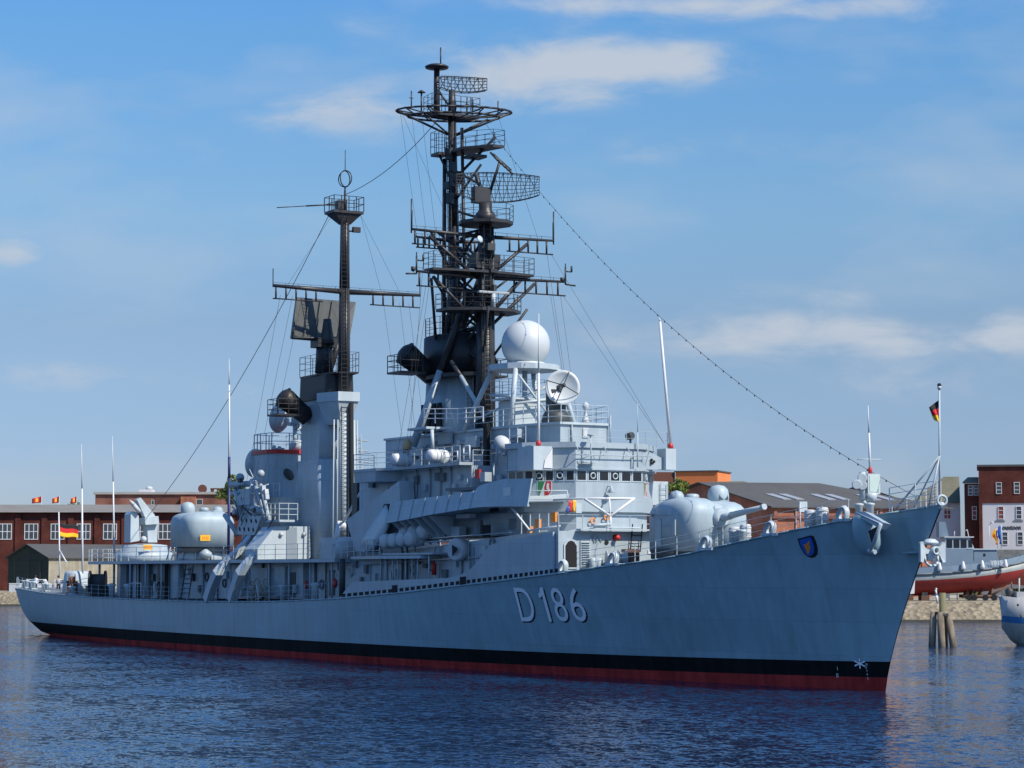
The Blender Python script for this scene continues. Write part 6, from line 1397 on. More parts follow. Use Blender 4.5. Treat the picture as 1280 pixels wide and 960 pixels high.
# white house with mossy roof beside it
fr = Frame(rat(1150, dd), dd + 6, -.17); dd2 = dd + 6; A = lambda px: rat(px, dd2) - rat(1150, dd2)
t = thing('white_house', 'white rendered house with greenish hipped roof behind the boat', 'building', fr.p(5, 5, QZ))
fr.box(0, A(1209), 0, 10, QZ, zat(629, dd2)).build('wall', RENDER, t)
g = MB(); ze = zat(629, dd2); vs = [fr.p(-.5, -.6, ze), fr.p(A(1209), -.6, ze), fr.p(A(1209), 5, zat(594.5, dd2)), fr.p(A(1190), 5, zat(594.5, dd2)), fr.p(-.5, 10.6, ze), fr.p(A(1209), 10.6, ze)]
g.add(vs, [(0, 1, 2, 3), (4, 5, 2, 3), (0, 3, 4), (1, 5, 2), (0, 1, 5, 4)]); g.build('roof', ROOFM, t)
a = A(1193); window(fr, a - .55, a + .55, zat(649, dd2), zat(632, dd2), t, 2, 3, WHITE, REDW)
# dark hedge and stone wall at the foot of the houses
dd = 318
fr = Frame(rat(1180, dd), dd, 0); A = lambda px: rat(px, dd) - rat(1180, dd)
t = thing('quay_wall', 'low grey rubble wall running below the houses on the right quay', 'wall', fr.p(8, 0, QZ))
fr.box(0, A(1330), 0, .8, QZ, zat(687, dd)).build('wall_body', paint('rubble stone', (.14, .15, .15), .9, .35, 1.8), t)
for px, lab in ((1190, 'left one of two pale crates under the red boat'), (1200, 'right one of two pale crates under the red boat')):
    dd = 300; c = W(rat(px, dd), dd, QZ); t = thing('pale_crate', lab, 'crate', c, 0, 'pale crates under the boat'); g = MB(); g.obox(c + ZV * .5, RV * .45, FH * .4, ZV * .5); g.build('box', OFFW, t); g = MB()
    for k in (-.3, .3): g.obox(c + ZV * (.5 + k) - FH * .42, RV * .46, FH * .015, ZV * .06)
    g.build('batten', WPALE, t)
# ---- trees
LEAF = [paint('leaf light green', (.24, .30, .05), .6, .3, .6), paint('leaf mid green', (.13, .18, .035), .6, .3, .6), paint('leaf dark green', (.05, .08, .02), .6, .3, .6)]
BARK = paint('tree bark', (.07, .055, .04), .9, .2, 1)
def tree(px, py, rx, ry, dd, label, n=1500, seed=1, flat=1.0):
    rnd = random.Random(seed); c = D(px, py, dd); k = dd / FPX; RX, RY = rx * k, ry * k; r_, f_ = RF(c)
    t = thing('leafy_tree', label, 'tree', W(r_, f_, QZ))
    g = MB(); g.tube(W(r_, f_, QZ), W(r_, f_, c.z), RX * .10, RX * .06, 8)
    for i in range(6): a = i * 1.05; g.tube(W(r_, f_, lerp(QZ, c.z, .75)), W(r_ + RX * .6 * math.cos(a), f_ + RX * .6 * math.sin(a), c.z + RY * .35 * math.sin(i * 2.3)), RX * .045, RX * .015, 5)
    g.build('trunk', BARK, t)
    clumps = []
    for i in range(26):
        while True:
            p = V((rnd.uniform(-1, 1), rnd.uniform(-1, 1), rnd.uniform(-1, 1)))
            if .2 < p.length < 1: break
        clumps.append((p * .8, rnd.uniform(.18, .36)))
    g = MB()
    for i in range(n):
        cp, cr_ = rnd.choice(clumps); d = V((rnd.gauss(0, 1), rnd.gauss(0, 1), rnd.gauss(0, 1))).normalized() * cr_ * rnd.uniform(.5, 1)
        q = cp + d; w = W(r_ + q.x * RX, f_ + q.y * RX, c.z + q.z * RY)
        s = rnd.uniform(.5, 1.0) * RX * .10; a = V((rnd.gauss(0, 1), rnd.gauss(0, 1), rnd.gauss(0, 1))).normalized(); b_ = a.orthogonal().normalized()
        g.add([w - a * s, w + b_ * s * .6, w + a * s, w - b_ * s * .6], [(0, 1, 2, 3)], rnd.choice((0, 0, 1, 1, 2)), False)
    g.build('crown', LEAF, t, False)
tree(291, 614, 21, 22, 500, 'bright green tree rising behind the loading crane', 4200, 2)
tree(846, 608, 17, 11, 300, 'yellow green treetop between the bridge and the forward gun', 1600, 3)
tree(93, 631, 9, 7, 520, 'small distant treetop above the warehouse roof at left', 700, 4)
# shrubs under the boat
for px, lab in ((1208, 'low green bush left of the boat cradle legs'), (1268, 'low green bush beyond the white boat bow')):
    dd = 305; rnd = random.Random(px); c = W(rat(px, dd), dd, QZ); g = MB()
    for i in range(500):
        w = c + RV * rnd.uniform(-1.3, 1.3) + FH * rnd.uniform(-.6, .6) + ZV * (rnd.random() ** .7 * 1.4); a = V((rnd.gauss(0, 1), rnd.gauss(0, 1), rnd.gauss(0, 1))).normalized(); b_ = a.orthogonal().normalized(); s = .12
        g.add([w - a * s, w + b_ * s, w + a * s, w - b_ * s], [(0, 1, 2, 3)], rnd.choice((0, 1, 2)))
    tag(g.build('bush', LEAF, None, False), lab, 'bush')
# ---- work boat laid up on a cradle
dd = 291.0
def BP(px, py, df=0): return D(px, py, dd + df)
bo = W(rat(1205, dd), dd, QZ)
boat = thing('work_boat', 'grey work boat with red bottom propped on a cradle ashore', 'boat', bo)
# hull lofted along the view's right axis: stern (left) to bow (right)
st = [(1128, 719, 727, 746, 1.6), (1140, 718.5, 726, 745.5, 2.0), (1165, 717, 725, 744, 2.3), (1190, 715.5, 723.5, 742, 2.45), (1215, 713.5, 721.5, 741, 2.4), (1240, 710.5, 718.5, 739, 2.1), (1262, 707, 715, 733, 1.4), (1280, 703, 712, 722, .6), (1288, 701, 710, 713, .05)]
g = MB(); vs = []
for px, pt, pm, pb, hw in st:
    t_, m_, b_ = zat(pt, dd), zat(pm, dd), zat(pb, dd); r_ = rat(px, dd)
    for sd in (-1, 1):
        sec = [(hw, t_), (hw * .97, m_), (hw * .8, lerp(m_, b_, .5)), (hw * .35, lerp(m_, b_, .85)), (.02, b_)]
        vs += [W(r_, dd + 2.3 + sd * y, z) for y, z in sec]
n = len(st)
for sd in (0, 1):
    for i in range(n - 1):
        for j in range(4): o = i * 10 + sd * 5 + j; g.f.append([o, o + 10, o + 11, o + 1]); g.m.append(0 if j == 0 else 1); g.s.append(True)
for i in range(n - 1): g.f.append([i * 10, i * 10 + 5, i * 10 + 15, i * 10 + 10]); g.m.append(2); g.s.append(False)
g.f.append([0, 1, 2, 3, 4, 9, 8, 7, 6, 5]); g.m.append(1); g.s.append(False)
g.v = [tuple(v) for v in vs]
BH = paint('boat hull grey green', (.26, .29, .28), .5, .08, .6, .05); RED2 = paint('boat red bottom', (.22, .02, .018), .6, .15, .5, .08)
bh = g.build('hull', [BH, RED2, DGREY], boat)
g = MB(); vs = []
for px, pt, pm, pb, hw in st:
    r_ = rat(px, dd); z0 = zat(pt, dd); z1 = z0 + .85 + .0 * hw
    for sd in (-1, 1): vs += [W(r_, dd + 2.3 + sd * hw * 1.0, z0 + .01), W(r_, dd + 2.3 + sd * hw * .96, z1)]
g.add(vs, [(i * 4 + k, i * 4 + 4 + k, i * 4 + 5 + k, i * 4 + 1 + k) for i in range(n - 1) for k in (0, 2)] + [(0, 2, 3, 1)], 0, False)
BTG = paint('boat blue grey', (.17, .235, .29), .5, .08, .8)
o = g.build('bulwark', BTG, boat, False); sm = o.modifiers.new('thickness', 'SOLIDIFY'); sm.thickness = .08
g = MB()
for sd in (-1, 1): g.path([W(rat(px, dd), dd + 2.3 + sd * (hw + .06), zat(pt, dd)) for px, pt, pm, pb, hw in st], .1, 6)
g.build('rubbing_strake', DGREY, boat)
def bbox(pl, pr, pt, pb, d0, d1, nm, mt, par=boat, tilt=0.0):
    r0, r1, z0, z1 = rat(pl, dd), rat(pr, dd), zat(pb, dd), zat(pt, dd)
    g = MB(); vs = [W(r, f, z) for z, tr in ((z0, 0), (z1, tilt)) for r, f in ((r0, d0), (r1 + tr, d0), (r1 + tr, d1), (r0, d1))]
    g.add(vs, [(3, 2, 1, 0), (4, 5, 6, 7), (0, 1, 5, 4), (1, 2, 6, 5), (2, 3, 7, 6), (3, 0, 4, 7)]); return g.build(nm, mt, par)
d0, d1 = dd + .6, dd + 4.0
bbox(1178, 1218, 686, 712, d0, d1, 'deckhouse', BTG); bbox(1211, 1252, 687.3, 712, d0 + .15, d1 - .15, 'fore_cabin', BTG, boat, -.45); bbox(1209, 1249, 685.6, 687.2, d0, d1, 'cabin_top', LGREY)
wh = bbox(1183, 1220, 672, 686, d0 + .15, d1 - .15, 'wheelhouse', GREY, boat, -.6); bbox(1182, 1219, 670.5, 671.9, d0 - .05, d1 + .05, 'wheelhouse_roof', OFFW)
for l, r in ((1185, 1192), (1194, 1201), (1203, 1210)): bbox(l, r, 674, 684.5, d0 + .1, d0 + .145, 'window', GLASS, wh)
bbox(1212.5, 1217, 675, 684, d0 + .1, d0 + .145, 'window', GLASS, wh)
bbox(1212, 1219, 689, 701, d0 + .1, d0 + .145, 'door', DARK); bbox(1231, 1233.5, 692, 695, d0 + .1, d0 + .145, 'porthole', DARK)
bbox(1178.5, 1183, 685, 700, d0 - .1, d0 - .02, 'nav_box', WHITE)
bbox(1177, 1189, 652, 671, dd + 1.4, dd + 3.4, 'funnel', BTG, boat, -.4)
for px in (1174, 1203.5, 1227.5, 1257): 
    c = BP(px, 707.5 - (px - 1190) * .045, .0); g = MB(); g.lathe([(.02, -.55), (.26, -.5), (.3, -.25), (.16, .4), (.05, .55)], V(c) + FH * (-.22 + .25 * (px > 1250)), n=12); g.build('fender', WHITE, boat)
text_on('hull_number', 'Y819', .78, BP(1238, 706.0, -.12), RV, ZV, 0, WHITE, boat, .014, .95)
g = MB()
for l, t0, r in ((1208, 663, 1213), ): g.path([BP(1206, 664, 2), BP(1209, 662, 2), BP(1214, 686, 2)], .05); g.tube(BP(1193, 671, 2), BP(1193, 664, 2), .05)
g.build('mast_stays', OFFW, boat)
# bow flag staffs: drooping national flag and blue flag
for px, top, mt, lab, cat in ((1247, 660, None, 'drooping gold and red flag on the laid up boat bow', 'flag'), (1251.5, 656, BLUE, 'drooping blue flag on the laid up boat foredeck', 'flag')):
    b0 = BP(px, 686, 2); tp = BP(px, top, 2); t = thing('drooping_flag', lab, cat, b0); g = MB(); g.tube(b0, tp, .04, .03); g.build('staff', WHITE, t); g = MB(); vs = []
    for i in range(5):
        for j in range(10):
            z = lerp(tp.z - .1, lerp(tp.z, b0.z, .8), j / 9); w_ = (.25 + .5 * math.sin(math.pi * min(1, j / 7))) * (.8 if mt else 1)
            vs.append(V((b0.x, b0.y, z)) - RV * (w_ * i / 4) + FH * (.15 * math.sin(i * 2.2 + j * .4)))
    g.add(vs, [(i * 10 + j, i * 10 + j + 1, i * 10 + j + 11, i * 10 + j + 10) for i in range(4) for j in range(9)], 0, True)
    if not mt:
        for k in range(36): g.m[k] = (0 if k % 9 < 3 else 1 if (k // 9) < 1 else 0 if k % 9 > 4 else 2)
    o = g.build('cloth', [mt] if mt else [YELL, REDP, ORNG], t, False); sm = o.modifiers.new('thickness', 'SOLIDIFY'); sm.thickness = .02
t = thing('deck_lamp', 'slender white lamp post with curved head on the laid up boat bow', 'lamp', BP(1236.5, 686, 2)); g = MB(); g.tube(BP(1236.5, 686, 2), BP(1236.5, 656, 2), .04); g.build('post', WHITE, t); g = MB(); g.lathe([(.02, .16), (.2, .1), (.25, 0), (.02, -.02)], BP(1240, 653.5, 2), n=10); g.tube(BP(1236.5, 656, 2), BP(1240, 653, 2), .04); g.build('lamp_head', OFFW, t)
# cradle
t = thing('boat_cradle', 'rusty wheeled cradle carrying the red bottomed boat', 'cradle', W(rat(1215, dd), dd + 2, QZ))
g = MB()
for px in (1209, 1216, 1227, 1240): g.tube(W(rat(px, dd), dd + 1.2, QZ + .35), BP(px + 1, 736, 1.5), .16); g.tube(W(rat(px, dd), dd + 3.6, QZ + .35), BP(px, 736, 3.3), .16)
for f in (1.2, 3.6): g.tube(W(rat(1205, dd), dd + f, QZ + .55), W(rat(1247, dd), dd + f, QZ + .55), .2)
g.tube(W(rat(1240, dd), dd + 1.2, QZ + .6), BP(1260, 732, 1.5), .14); g.build('frame', BROWN, t)
for px in (1213, 1219, 1233, 1244): 
    g = MB(); c = W(rat(px, dd), dd + 1.0, QZ + .38); g.lathe([(.38, -.15), (.4, 0), (.38, .15)], c, FH, n=16); g.build('wheel', DARK, t)
for px, lab in ((1138, 'left dark keel block under the boat stern'), (1158, 'right dark keel block under the boat stern')):
    c = W(rat(px, dd), dd + 2.2, QZ); t = thing('keel_block', lab, 'block', c, 0, 'keel blocks under the boat'); g = MB(); g.obox(c + ZV * .35, RV * .5, FH * 1.2, ZV * .35); g.build('timber', BROWN, t); g = MB(); g.obox(c + ZV * .9, RV * .35, FH * .8, ZV * .2); g.build('wedge', WPALE, t)
g = MB(); g.slab([BP(1130, 743, -.5), BP(1143, 742, -.5), BP(1144, 722, -.5), BP(1139, 728, -.5)], FH * .3); 
tag(g.build('rudder_board', WHITE), 'white board leaning by the laid up boat stern', 'board')
# second red hull further right
dd3 = 300; g = MB(); vs = []
for px, pt, pb, hw in ((1266, 716, 730, .2), (1276, 714, 731, 1.2), (1290, 711, 733, 1.9), (1320, 710, 734, 2.0)):
    for sd in (-1, 1): vs += [W(rat(px, dd3), dd3 + 2 + sd * hw, zat(pt, dd3)), W(rat(px, dd3), dd3 + 2 + sd * hw * .7, zat(lerp(pt, pb, .6), dd3)), W(rat(px, dd3), dd3 + 2, zat(pb, dd3))]
g.add(vs, [(i * 6 + j + s * 3, i * 6 + 6 + j + s * 3, i * 6 + 7 + j + s * 3, i * 6 + 1 + j + s * 3) for i in range(3) for s in (0, 1) for j in (0, 1)] + [(i * 6, i * 6 + 3, i * 6 + 9, i * 6 + 6) for i in range(3)], 0, True)
t = thing('laid_up_hull', 'faded red hull on props at the right picture edge', 'boat', W(rat(1290, dd3), dd3 + 2, QZ)); g.build('hull', paint('faded red hull', (.36, .09, .06), .6, .15, .5), t); g = MB()
for px in (1274, 1296): g.tube(W(rat(px, dd3), dd3 + .6, QZ), D(px, 716, dd3 + .6), .12)
g.build('prop', OFFW, t)
# ---- white boat at the right edge, bow toward the left
dd = 193
t = thing('white_boat', 'white boat with blue band floating at the right picture edge', 'boat', W(rat(1285, dd), dd, 0))
g = MB(); vs = []
stt = [(1255.5, 744, 770, 780, .05), (1258, 745, 770, 783, .5), (1266, 746, 771, 795, 1.1), (1280, 748, 772, 805, 1.6), (1310, 749, 774, 808, 1.9), (1370, 749, 776, 808, 1.9), (1400, 749, 776, 800, 1.6)]
for px, a, b_, c_2, hw in stt:
    r_ = rat(px, dd)
    za, zb, zc = zat(a, dd), zat(b_, dd), zat(c_2, dd)
    for sd in (-1, 1): vs += [W(r_ - .2, dd + 1.5 + sd * hw, za), W(r_, dd + 1.5 + sd * hw * .95, zb), W(r_, dd + 1.5 + sd * hw * .93, zat(b_ + 8, dd)), W(r_, dd + 1.5 + sd * hw * .6, zc), W(r_, dd + 1.5, zc - .4)]
for i in range(len(stt) - 1):
    for s in (0, 1):
        for j in range(4): o = i * 10 + s * 5 + j; g.f.append([o, o + 10, o + 11, o + 1]); g.m.append(1 if j == 1 else 2 if j > 1 else 0); g.s.append(True)
    g.f.append([i * 10, i * 10 + 5, i * 10 + 15, i * 10 + 10]); g.m.append(0); g.s.append(False)
o = (len(stt) - 1) * 10; g.f.append([o, o + 1, o + 2, o + 3, o + 4, o + 9, o + 8, o + 7, o + 6, o + 5]); g.m.append(0); g.s.append(False)
g.v = [tuple(v) for v in vs]
WB = paint('grubby white hull', (.40, .41, .40), .5, .14, .9, .12); BB = paint('blue band', (.03, .15, .33), .5, .1, 1)
hb_ = g.build('hull', [WB, BB, paint('dull lower hull', (.33, .34, .3), .6, .2, .8, .1)], t)
g = MB(); a = D(1263, 745, dd + 1.5); g.tube(a - ZV * .3, D(1261.5, 735, dd + 1.5), .16); g.tube(D(1266, 742, dd + 1.5), D(1264, 727, dd + 1.5), .07); g.path([D(1259, 746, dd + 1.2), D(1268, 752, dd + .6), D(1277, 772, dd + .1)], .06); g.sphere(D(1273, 756, dd + .3), .2, 10, 8); g.build('bow_gear', BROWN, t)
MB().lathe([(.3, 0), (.34, .8), (.2, 1.0), (.02, 1.05)], D(1262, 750, dd + 1.6), n=12).build('bow_post', DKGR, t)
bbox_r = (rat(1272, dd), rat(1345, dd)); g = MB(); vs = [W(r, f, z) for z in (zat(749, dd), zat(740, dd)) for r, f in ((bbox_r[0], dd + .5), (bbox_r[1], dd + .5), (bbox_r[1], dd + 2.5), (bbox_r[0], dd + 2.5))]; g.add(vs, [(3, 2, 1, 0), (4, 5, 6, 7), (0, 1, 5, 4), (1, 2, 6, 5), (2, 3, 7, 6), (3, 0, 4, 7)]); g.build('coaming', WB, t)
# ---- mooring dolphin of timber piles
dd = 190; PILE = paint('weathered timber pile', (.22, .18, .13), .9, .3, 1.4, .3); PG = paint('green grey post', (.16, .15, .08), .85, .2, 1, .2)
t = thing('mooring_dolphin', 'cluster of leaning timber piles with a taller post in the water', 'dolphin', W(rat(1178, dd), dd, 0))
for (pb, pt, ptop, df) in ((1163, 1167, 765, .3), (1175, 1175.5, 765, -.45), (1181.5, 1180, 764, .9), (1194, 1185, 766, .1)):
    a = W(rat(pb, dd), dd + df, -1.5); b_ = D(pt, ptop, dd + df * .5); g = MB(); g.tube(a, b_, .32, .27, 12); g.build('pile', PILE, t)
g = MB(); g.tube(W(rat(1178, dd), dd + .5, -1.5), D(1178, 741, dd + .5), .28, .27, 12); g.build('post', PG, t)
g = MB(); g.path([D(1172, 754, dd + .2), D(1170.5, 744, dd + .2), D(1169.5, 737, dd + .2), D(1171, 735.5, dd + .2)], .09); g.build('white_hook', WHITE, t)
g = MB(); c = D(1177, 768, dd + .2); g.torus(c, (.1, .1, 1), .62, .05, 16, 5); g.torus(c + ZV * .12, (.1, .05, 1), .62, .05, 16, 5); g.build('rope_lashing', DKGR, t)
# driftwood log on the bank
t0 = D(1205, 768, 284); t1 = D(1212, 773, 283); g = MB(); g.tube(t0, t1, .42, .36, 10); g.tube(t0 - RV * .4, t0 + RV * .6 + ZV * .3, .25, .2, 8); tag(g.build('driftwood_log', paint('dark driftwood', (.09, .06, .05), .9, .3, 2)), 'dark log lying on the stone bank right of the piles', 'log')
# white cabin container at the left quay, rubble
dd = 417; c = W(rat(13, dd), dd + 4.5, QZ); t = thing('white_bin', 'white square container standing on the left quay edge', 'container', c); g = MB(); zt_ = zat(730, dd); g.obox(V((c.x, c.y, (QZ + zt_) / 2)), RV * .95, FH * .9, ZV * ((zt_ - QZ) / 2)); g.build('body', OFFW, t); g = MB(); g.obox(V((c.x, c.y, zt_ + .06)), RV * 1.0, FH * .95, ZV * .06); g.build('lid', WHITE, t)
for px, lab, w_, h_ in ((50, 'long white van parked behind the quarterdeck people', 2.4, 2.0), (84, 'low white car parked left of the capstan housing', 2.2, 1.5)):
    dd = 424; c = W(rat(px, dd), dd, QZ); t = thing('parked_vehicle', lab, 'van' if px < 60 else 'car', c)
    zt_ = zat(724, dd); g = MB(); prof = [(-w_, .35), (w_, .35), (w_, zt_ - QZ - .9), (w_ * .62, zt_ - QZ - .75), (w_ * .4, zt_ - QZ), (-w_ * .95, zt_ - QZ), (-w_, zt_ - QZ - .6)]
    g.slab([c + RV * a + ZV * b_ - FH * .9 for a, b_ in prof], FH * 1.8); bd = g.build('body', WHITE, t)
    g = MB(); g.slab([c + RV * a + ZV * b_ - FH * .93 for a, b_ in ((-w_ * .8, zt_ - QZ - .75), (w_ * .45, zt_ - QZ - .75), (w_ * .32, zt_ - QZ - .15), (-w_ * .8, zt_ - QZ - .15))], FH * .02); g.build('window', GLASS, bd)
    for a in (-w_ * .6, w_ * .6): g = MB(); g.lathe([(.36, -.1), (.36, .1)], c + RV * a + ZV * .36 - FH * .86, FH, n=14); g.build('wheel', DARK, t)
# ---- national flags of the warship
BLKC, REDC, GOLD = paint('black cloth', (.012, .012, .013), .8, .1, 2), paint('red cloth', (.55, .02, .02), .8, .06, 2), paint('gold cloth', (.82, .48, .02), .8, .06, 2)
def banner(nm, label, P, nu=16, nv=12):
    g = MB(); vs = [P(i / nu, j / nv) for i in range(nu + 1) for j in range(nv + 1)]
    g.add(vs, [(i * (nv + 1) + j, i * (nv + 1) + j + 1, (i + 1) * (nv + 1) + j + 1, (i + 1) * (nv + 1) + j) for i in range(nu) for j in range(nv)], 0, True)
    for i in range(nu):
        for j in range(nv): g.m[i * nv + j] = min(2, j * 3 // nv)
    o = g.build(nm, [BLKC, REDC, GOLD], None, False); sm = o.modifiers.new('thickness', 'SOLIDIFY'); sm.thickness = .015; return tag(o, label, 'flag')
hs = X(74.5, 654, -128.5); k = hs.z - X(74.8, 671, -128.5).z
def ens(u, v):
    p = X(74.8, 652.5, -128.5); d = (RV * .8 + FH * .6); w = .15 * math.sin(u * 7 + v * .8) * u
    return p + d * (2.05 * u) + RV.cross(ZV) * w - ZV * (k * 1.02 * v * (1 - .12 * u) + .42 * u + .08 * math.sin(u * 6))
banner('ensign', 'black red gold ensign flying from the staff at the ship stern', ens)
jt_ = Y(1174.2, 500, 0)
def jk(u, v):
    h = 1.15; q = V((4.5, 0, jt_.z)) - RV * (.52 * u * (1 - .55 * v)) + FH * (.10 * math.sin(u * 5 + v * 3)) - ZV * (h * v * (1 - .25 * u) + .28 * u * (1 - v) * .9 + .12 * u)
    return q
banner('jack_flag', 'small black red gold flag drooping on the bow jackstaff', jk)
# ---- people
SKIN = paint('skin', (.42, .25, .18), .6, .05, 3); HAIR = paint('dark hair', (.03, .02, .015), .7, .1, 3)
def person(base, face, label, shirt, legs, pose=0.0, hair=HAIR, h=1.75):
    base = V(base); t = thing('person', label, 'person', base); f = V((math.cos(face), math.sin(face), 0)); s = V((-f.y, f.x, 0)); k = h / 1.75
    J = {'pelvis': (0, 0, .95), 'waist': (0, 0, 1.12), 'chest': (.01, 0, 1.34), 'neck': (0, 0, 1.5), 'head0': (.02, 0, 1.58), 'head1': (.02, 0, 1.70)}
    vs, ed, rad = [], [], []
    def add(p, r, par=None):
        vs.append(base + (f * p[0] + s * p[1] + ZV * p[2]) * k); rad.append(r)
        if par is not None: ed.append((par, len(vs) - 1))
        return len(vs) - 1
    pe = add((0, 0, .95), (.16, .12)); wa = add((0, 0, 1.13), (.145, .105), pe); ch = add((.01, 0, 1.33), (.18, .12), wa); ne = add((0, 0, 1.49), (.06, .06), ch); h0 = add((.02, 0, 1.58), (.085, .095), ne); add((.02, 0, 1.69), (.08, .09), h0)
    for sg in (-1, 1):
        a = add((0, .1 * sg, .88), (.095, .1), pe); kn = add((.03, .11 * sg, .48), (.065, .07), a); an = add((0, .12 * sg, .09), (.045, .05), kn); add((.14, .13 * sg, .04), (.04, .035), an)
        sh = add((0, .19 * sg, 1.41), (.065, .065), ch); el = add((-.02 + pose * .2, .27 * sg, 1.13), (.045, .045), sh); wr = add((.1 + pose * .2, .24 * sg, .9 + pose * .25), (.032, .032), el); add((.14 + pose * .22, .22 * sg, .83 + pose * .25), (.04, .025), wr)
    me = bpy.data.meshes.new('body'); me.from_pydata([tuple(v) for v in vs], ed, []); o = bpy.data.objects.new('body', me); COL.objects.link(o)
    md = o.modifiers.new('skin', 'SKIN'); md.use_smooth_shade = True
    for i, r in enumerate(rad): me.skin_vertices[0].data[i].radius = (r[0] * k, r[1] * k)
    me.skin_vertices[0].data[0].use_root = True
    ss = o.modifiers.new('sub', 'SUBSURF'); ss.levels = 1; ss.render_levels = 1
    dg = bpy.context.evaluated_depsgraph_get(); m2 = bpy.data.meshes.new_from_object(o.evaluated_get(dg)); bpy.data.objects.remove(o); m2.name = 'body'
    m2.materials.clear(); [m2.materials.append(x) for x in (SKIN, shirt, legs, DARK)]
    for p in m2.polygons:
        q = (p.center - base) / k; z = q.z; lat = abs(q.dot(s))
        p.material_index = 3 if z < .1 else 2 if z < .98 and lat < .2 else 0 if z > 1.47 or (z < (.98 + pose * .2) and lat >= .18) else 1; p.use_smooth = True
    ob = bpy.data.objects.new('body', m2); COL.objects.link(ob); hang(ob, t)
    g = MB(); c = base + (f * .0 + ZV * 1.68) * k; g.lathe([(.11, -.08), (.115, 0), (.1, .07), (.06, .115), (.01, .13)], c, n=14); g.build('hair', hair, t)
    hd = base + (f * .115 + ZV * 1.64) * k
    g = MB(); g.lathe([(.018, 0), (.012, .03), (.002, .04)], hd - ZV * .03, f, n=6); g.build('nose', SKIN, t)
    for sg in (-1, 1): g = MB(); g.sphere(hd + s * (.035 * sg) - f * .008, .012, 6, 4); g.build('eye', DARK, t)
    return t
WS, DJ, JE, GRYT = paint('white shirt', (.7, .7, .72), .8, .05, 3), paint('dark jacket', (.02, .02, .025), .8, .1, 3), paint('blue jeans', (.04, .06, .12), .8, .1, 3), paint('grey tee shirt', (.4, .4, .38), .8, .06, 3)
toward = math.atan2(CAM.y, CAM.x + 120)
p = X(44.5, 726, -127.2); person((p.x, p.y, 3.98), toward - .5, 'person in a white shirt standing alone at the stern rail', WS, JE)
p = X(73, 730, -122.5); person((p.x, p.y, 3.95), toward, 'person in open dark jacket over grey shirt by the ensign staff', GRYT, DJ)
p = X(81.5, 729, -121.8); person((p.x, p.y, 3.95), toward + 2.0, 'person in dark clothes close beside the pale capstan housing', DJ, DJ)
p = Y(200.5, 747, -5.9); person((p.x, p.y, dz(p.x, 5.9) + .01), toward - .3, 'person in black clothes walking along the shaded side deck', DJ, DJ, .3)
# ================================================================== light, sky, camera
sun_h = V((.90, .43, 0)).normalized(); EL = math.radians(45)
sd = sun_h * math.cos(EL) + ZV * math.sin(EL)
la = bpy.data.lights.new('sun', 'SUN'); la.energy = 5.0; la.angle = math.radians(.5); la.color = (1, .915, .80)
lo = bpy.data.objects.new('sun', la); COL.objects.link(lo); lo.rotation_euler = sd.to_track_quat('Z', 'Y').to_euler(); lo.location = (0, 0, 120)
w = bpy.data.worlds.new('World'); SC.world = w; w.use_nodes = True; N, L = w.node_tree.nodes, w.node_tree.links
bg = N['Background']; bg.inputs['Strength'].default_value = .15
sk = N.new('ShaderNodeTexSky'); sk.sky_type = 'NISHITA'; sk.sun_disc = False; sk.sun_elevation = EL; sk.sun_rotation = math.atan2(sd.x, sd.y); sk.air_density = 1.0; sk.dust_density = .35; sk.ozone_density = 3.0; sk.altitude = 0
def val(op, a, b=None, c=None):
    n = N.new('ShaderNodeMath'); n.operation = op
    for i, x in enumerate((a, b, c)):
        if x is None: continue
        if isinstance(x, (int, float)): n.inputs[i].default_value = x
        else: L.new(x, n.inputs[i])
    return n.outputs[0]
def dotv(vec, d):
    n = N.new('ShaderNodeVectorMath'); n.operation = 'DOT_PRODUCT'; L.new(vec, n.inputs[0]); n.inputs[1].default_value = d; return n.outputs['Value']
tc = N.new('ShaderNodeTexCoord'); gen = tc.outputs['Generated']
fd, rd, zd = dotv(gen, FH), dotv(gen, RV), dotv(gen, (0, 0, 1))
fs = val('MAXIMUM', fd, .05); uu = val('DIVIDE', rd, fs); vv = val('DIVIDE', zd, fs)
front = val('GREATER_THAN', fd, .2)
cb = N.new('ShaderNodeCombineXYZ'); L.new(uu, cb.inputs[0]); L.new(val('MULTIPLY', vv, 2.6), cb.inputs[1])
nz = N.new('ShaderNodeTexNoise'); nz.inputs['Scale'].default_value = 22; nz.inputs['Detail'].default_value = 12; nz.inputs['Roughness'].default_value = .6; nz.inputs['Distortion'].default_value = .35; L.new(cb.outputs[0], nz.inputs['Vector'])
nb = N.new('ShaderNodeTexNoise'); nb.inputs['Scale'].default_value = 7; nb.inputs['Detail'].default_value = 5; L.new(cb.outputs[0], nb.inputs['Vector'])
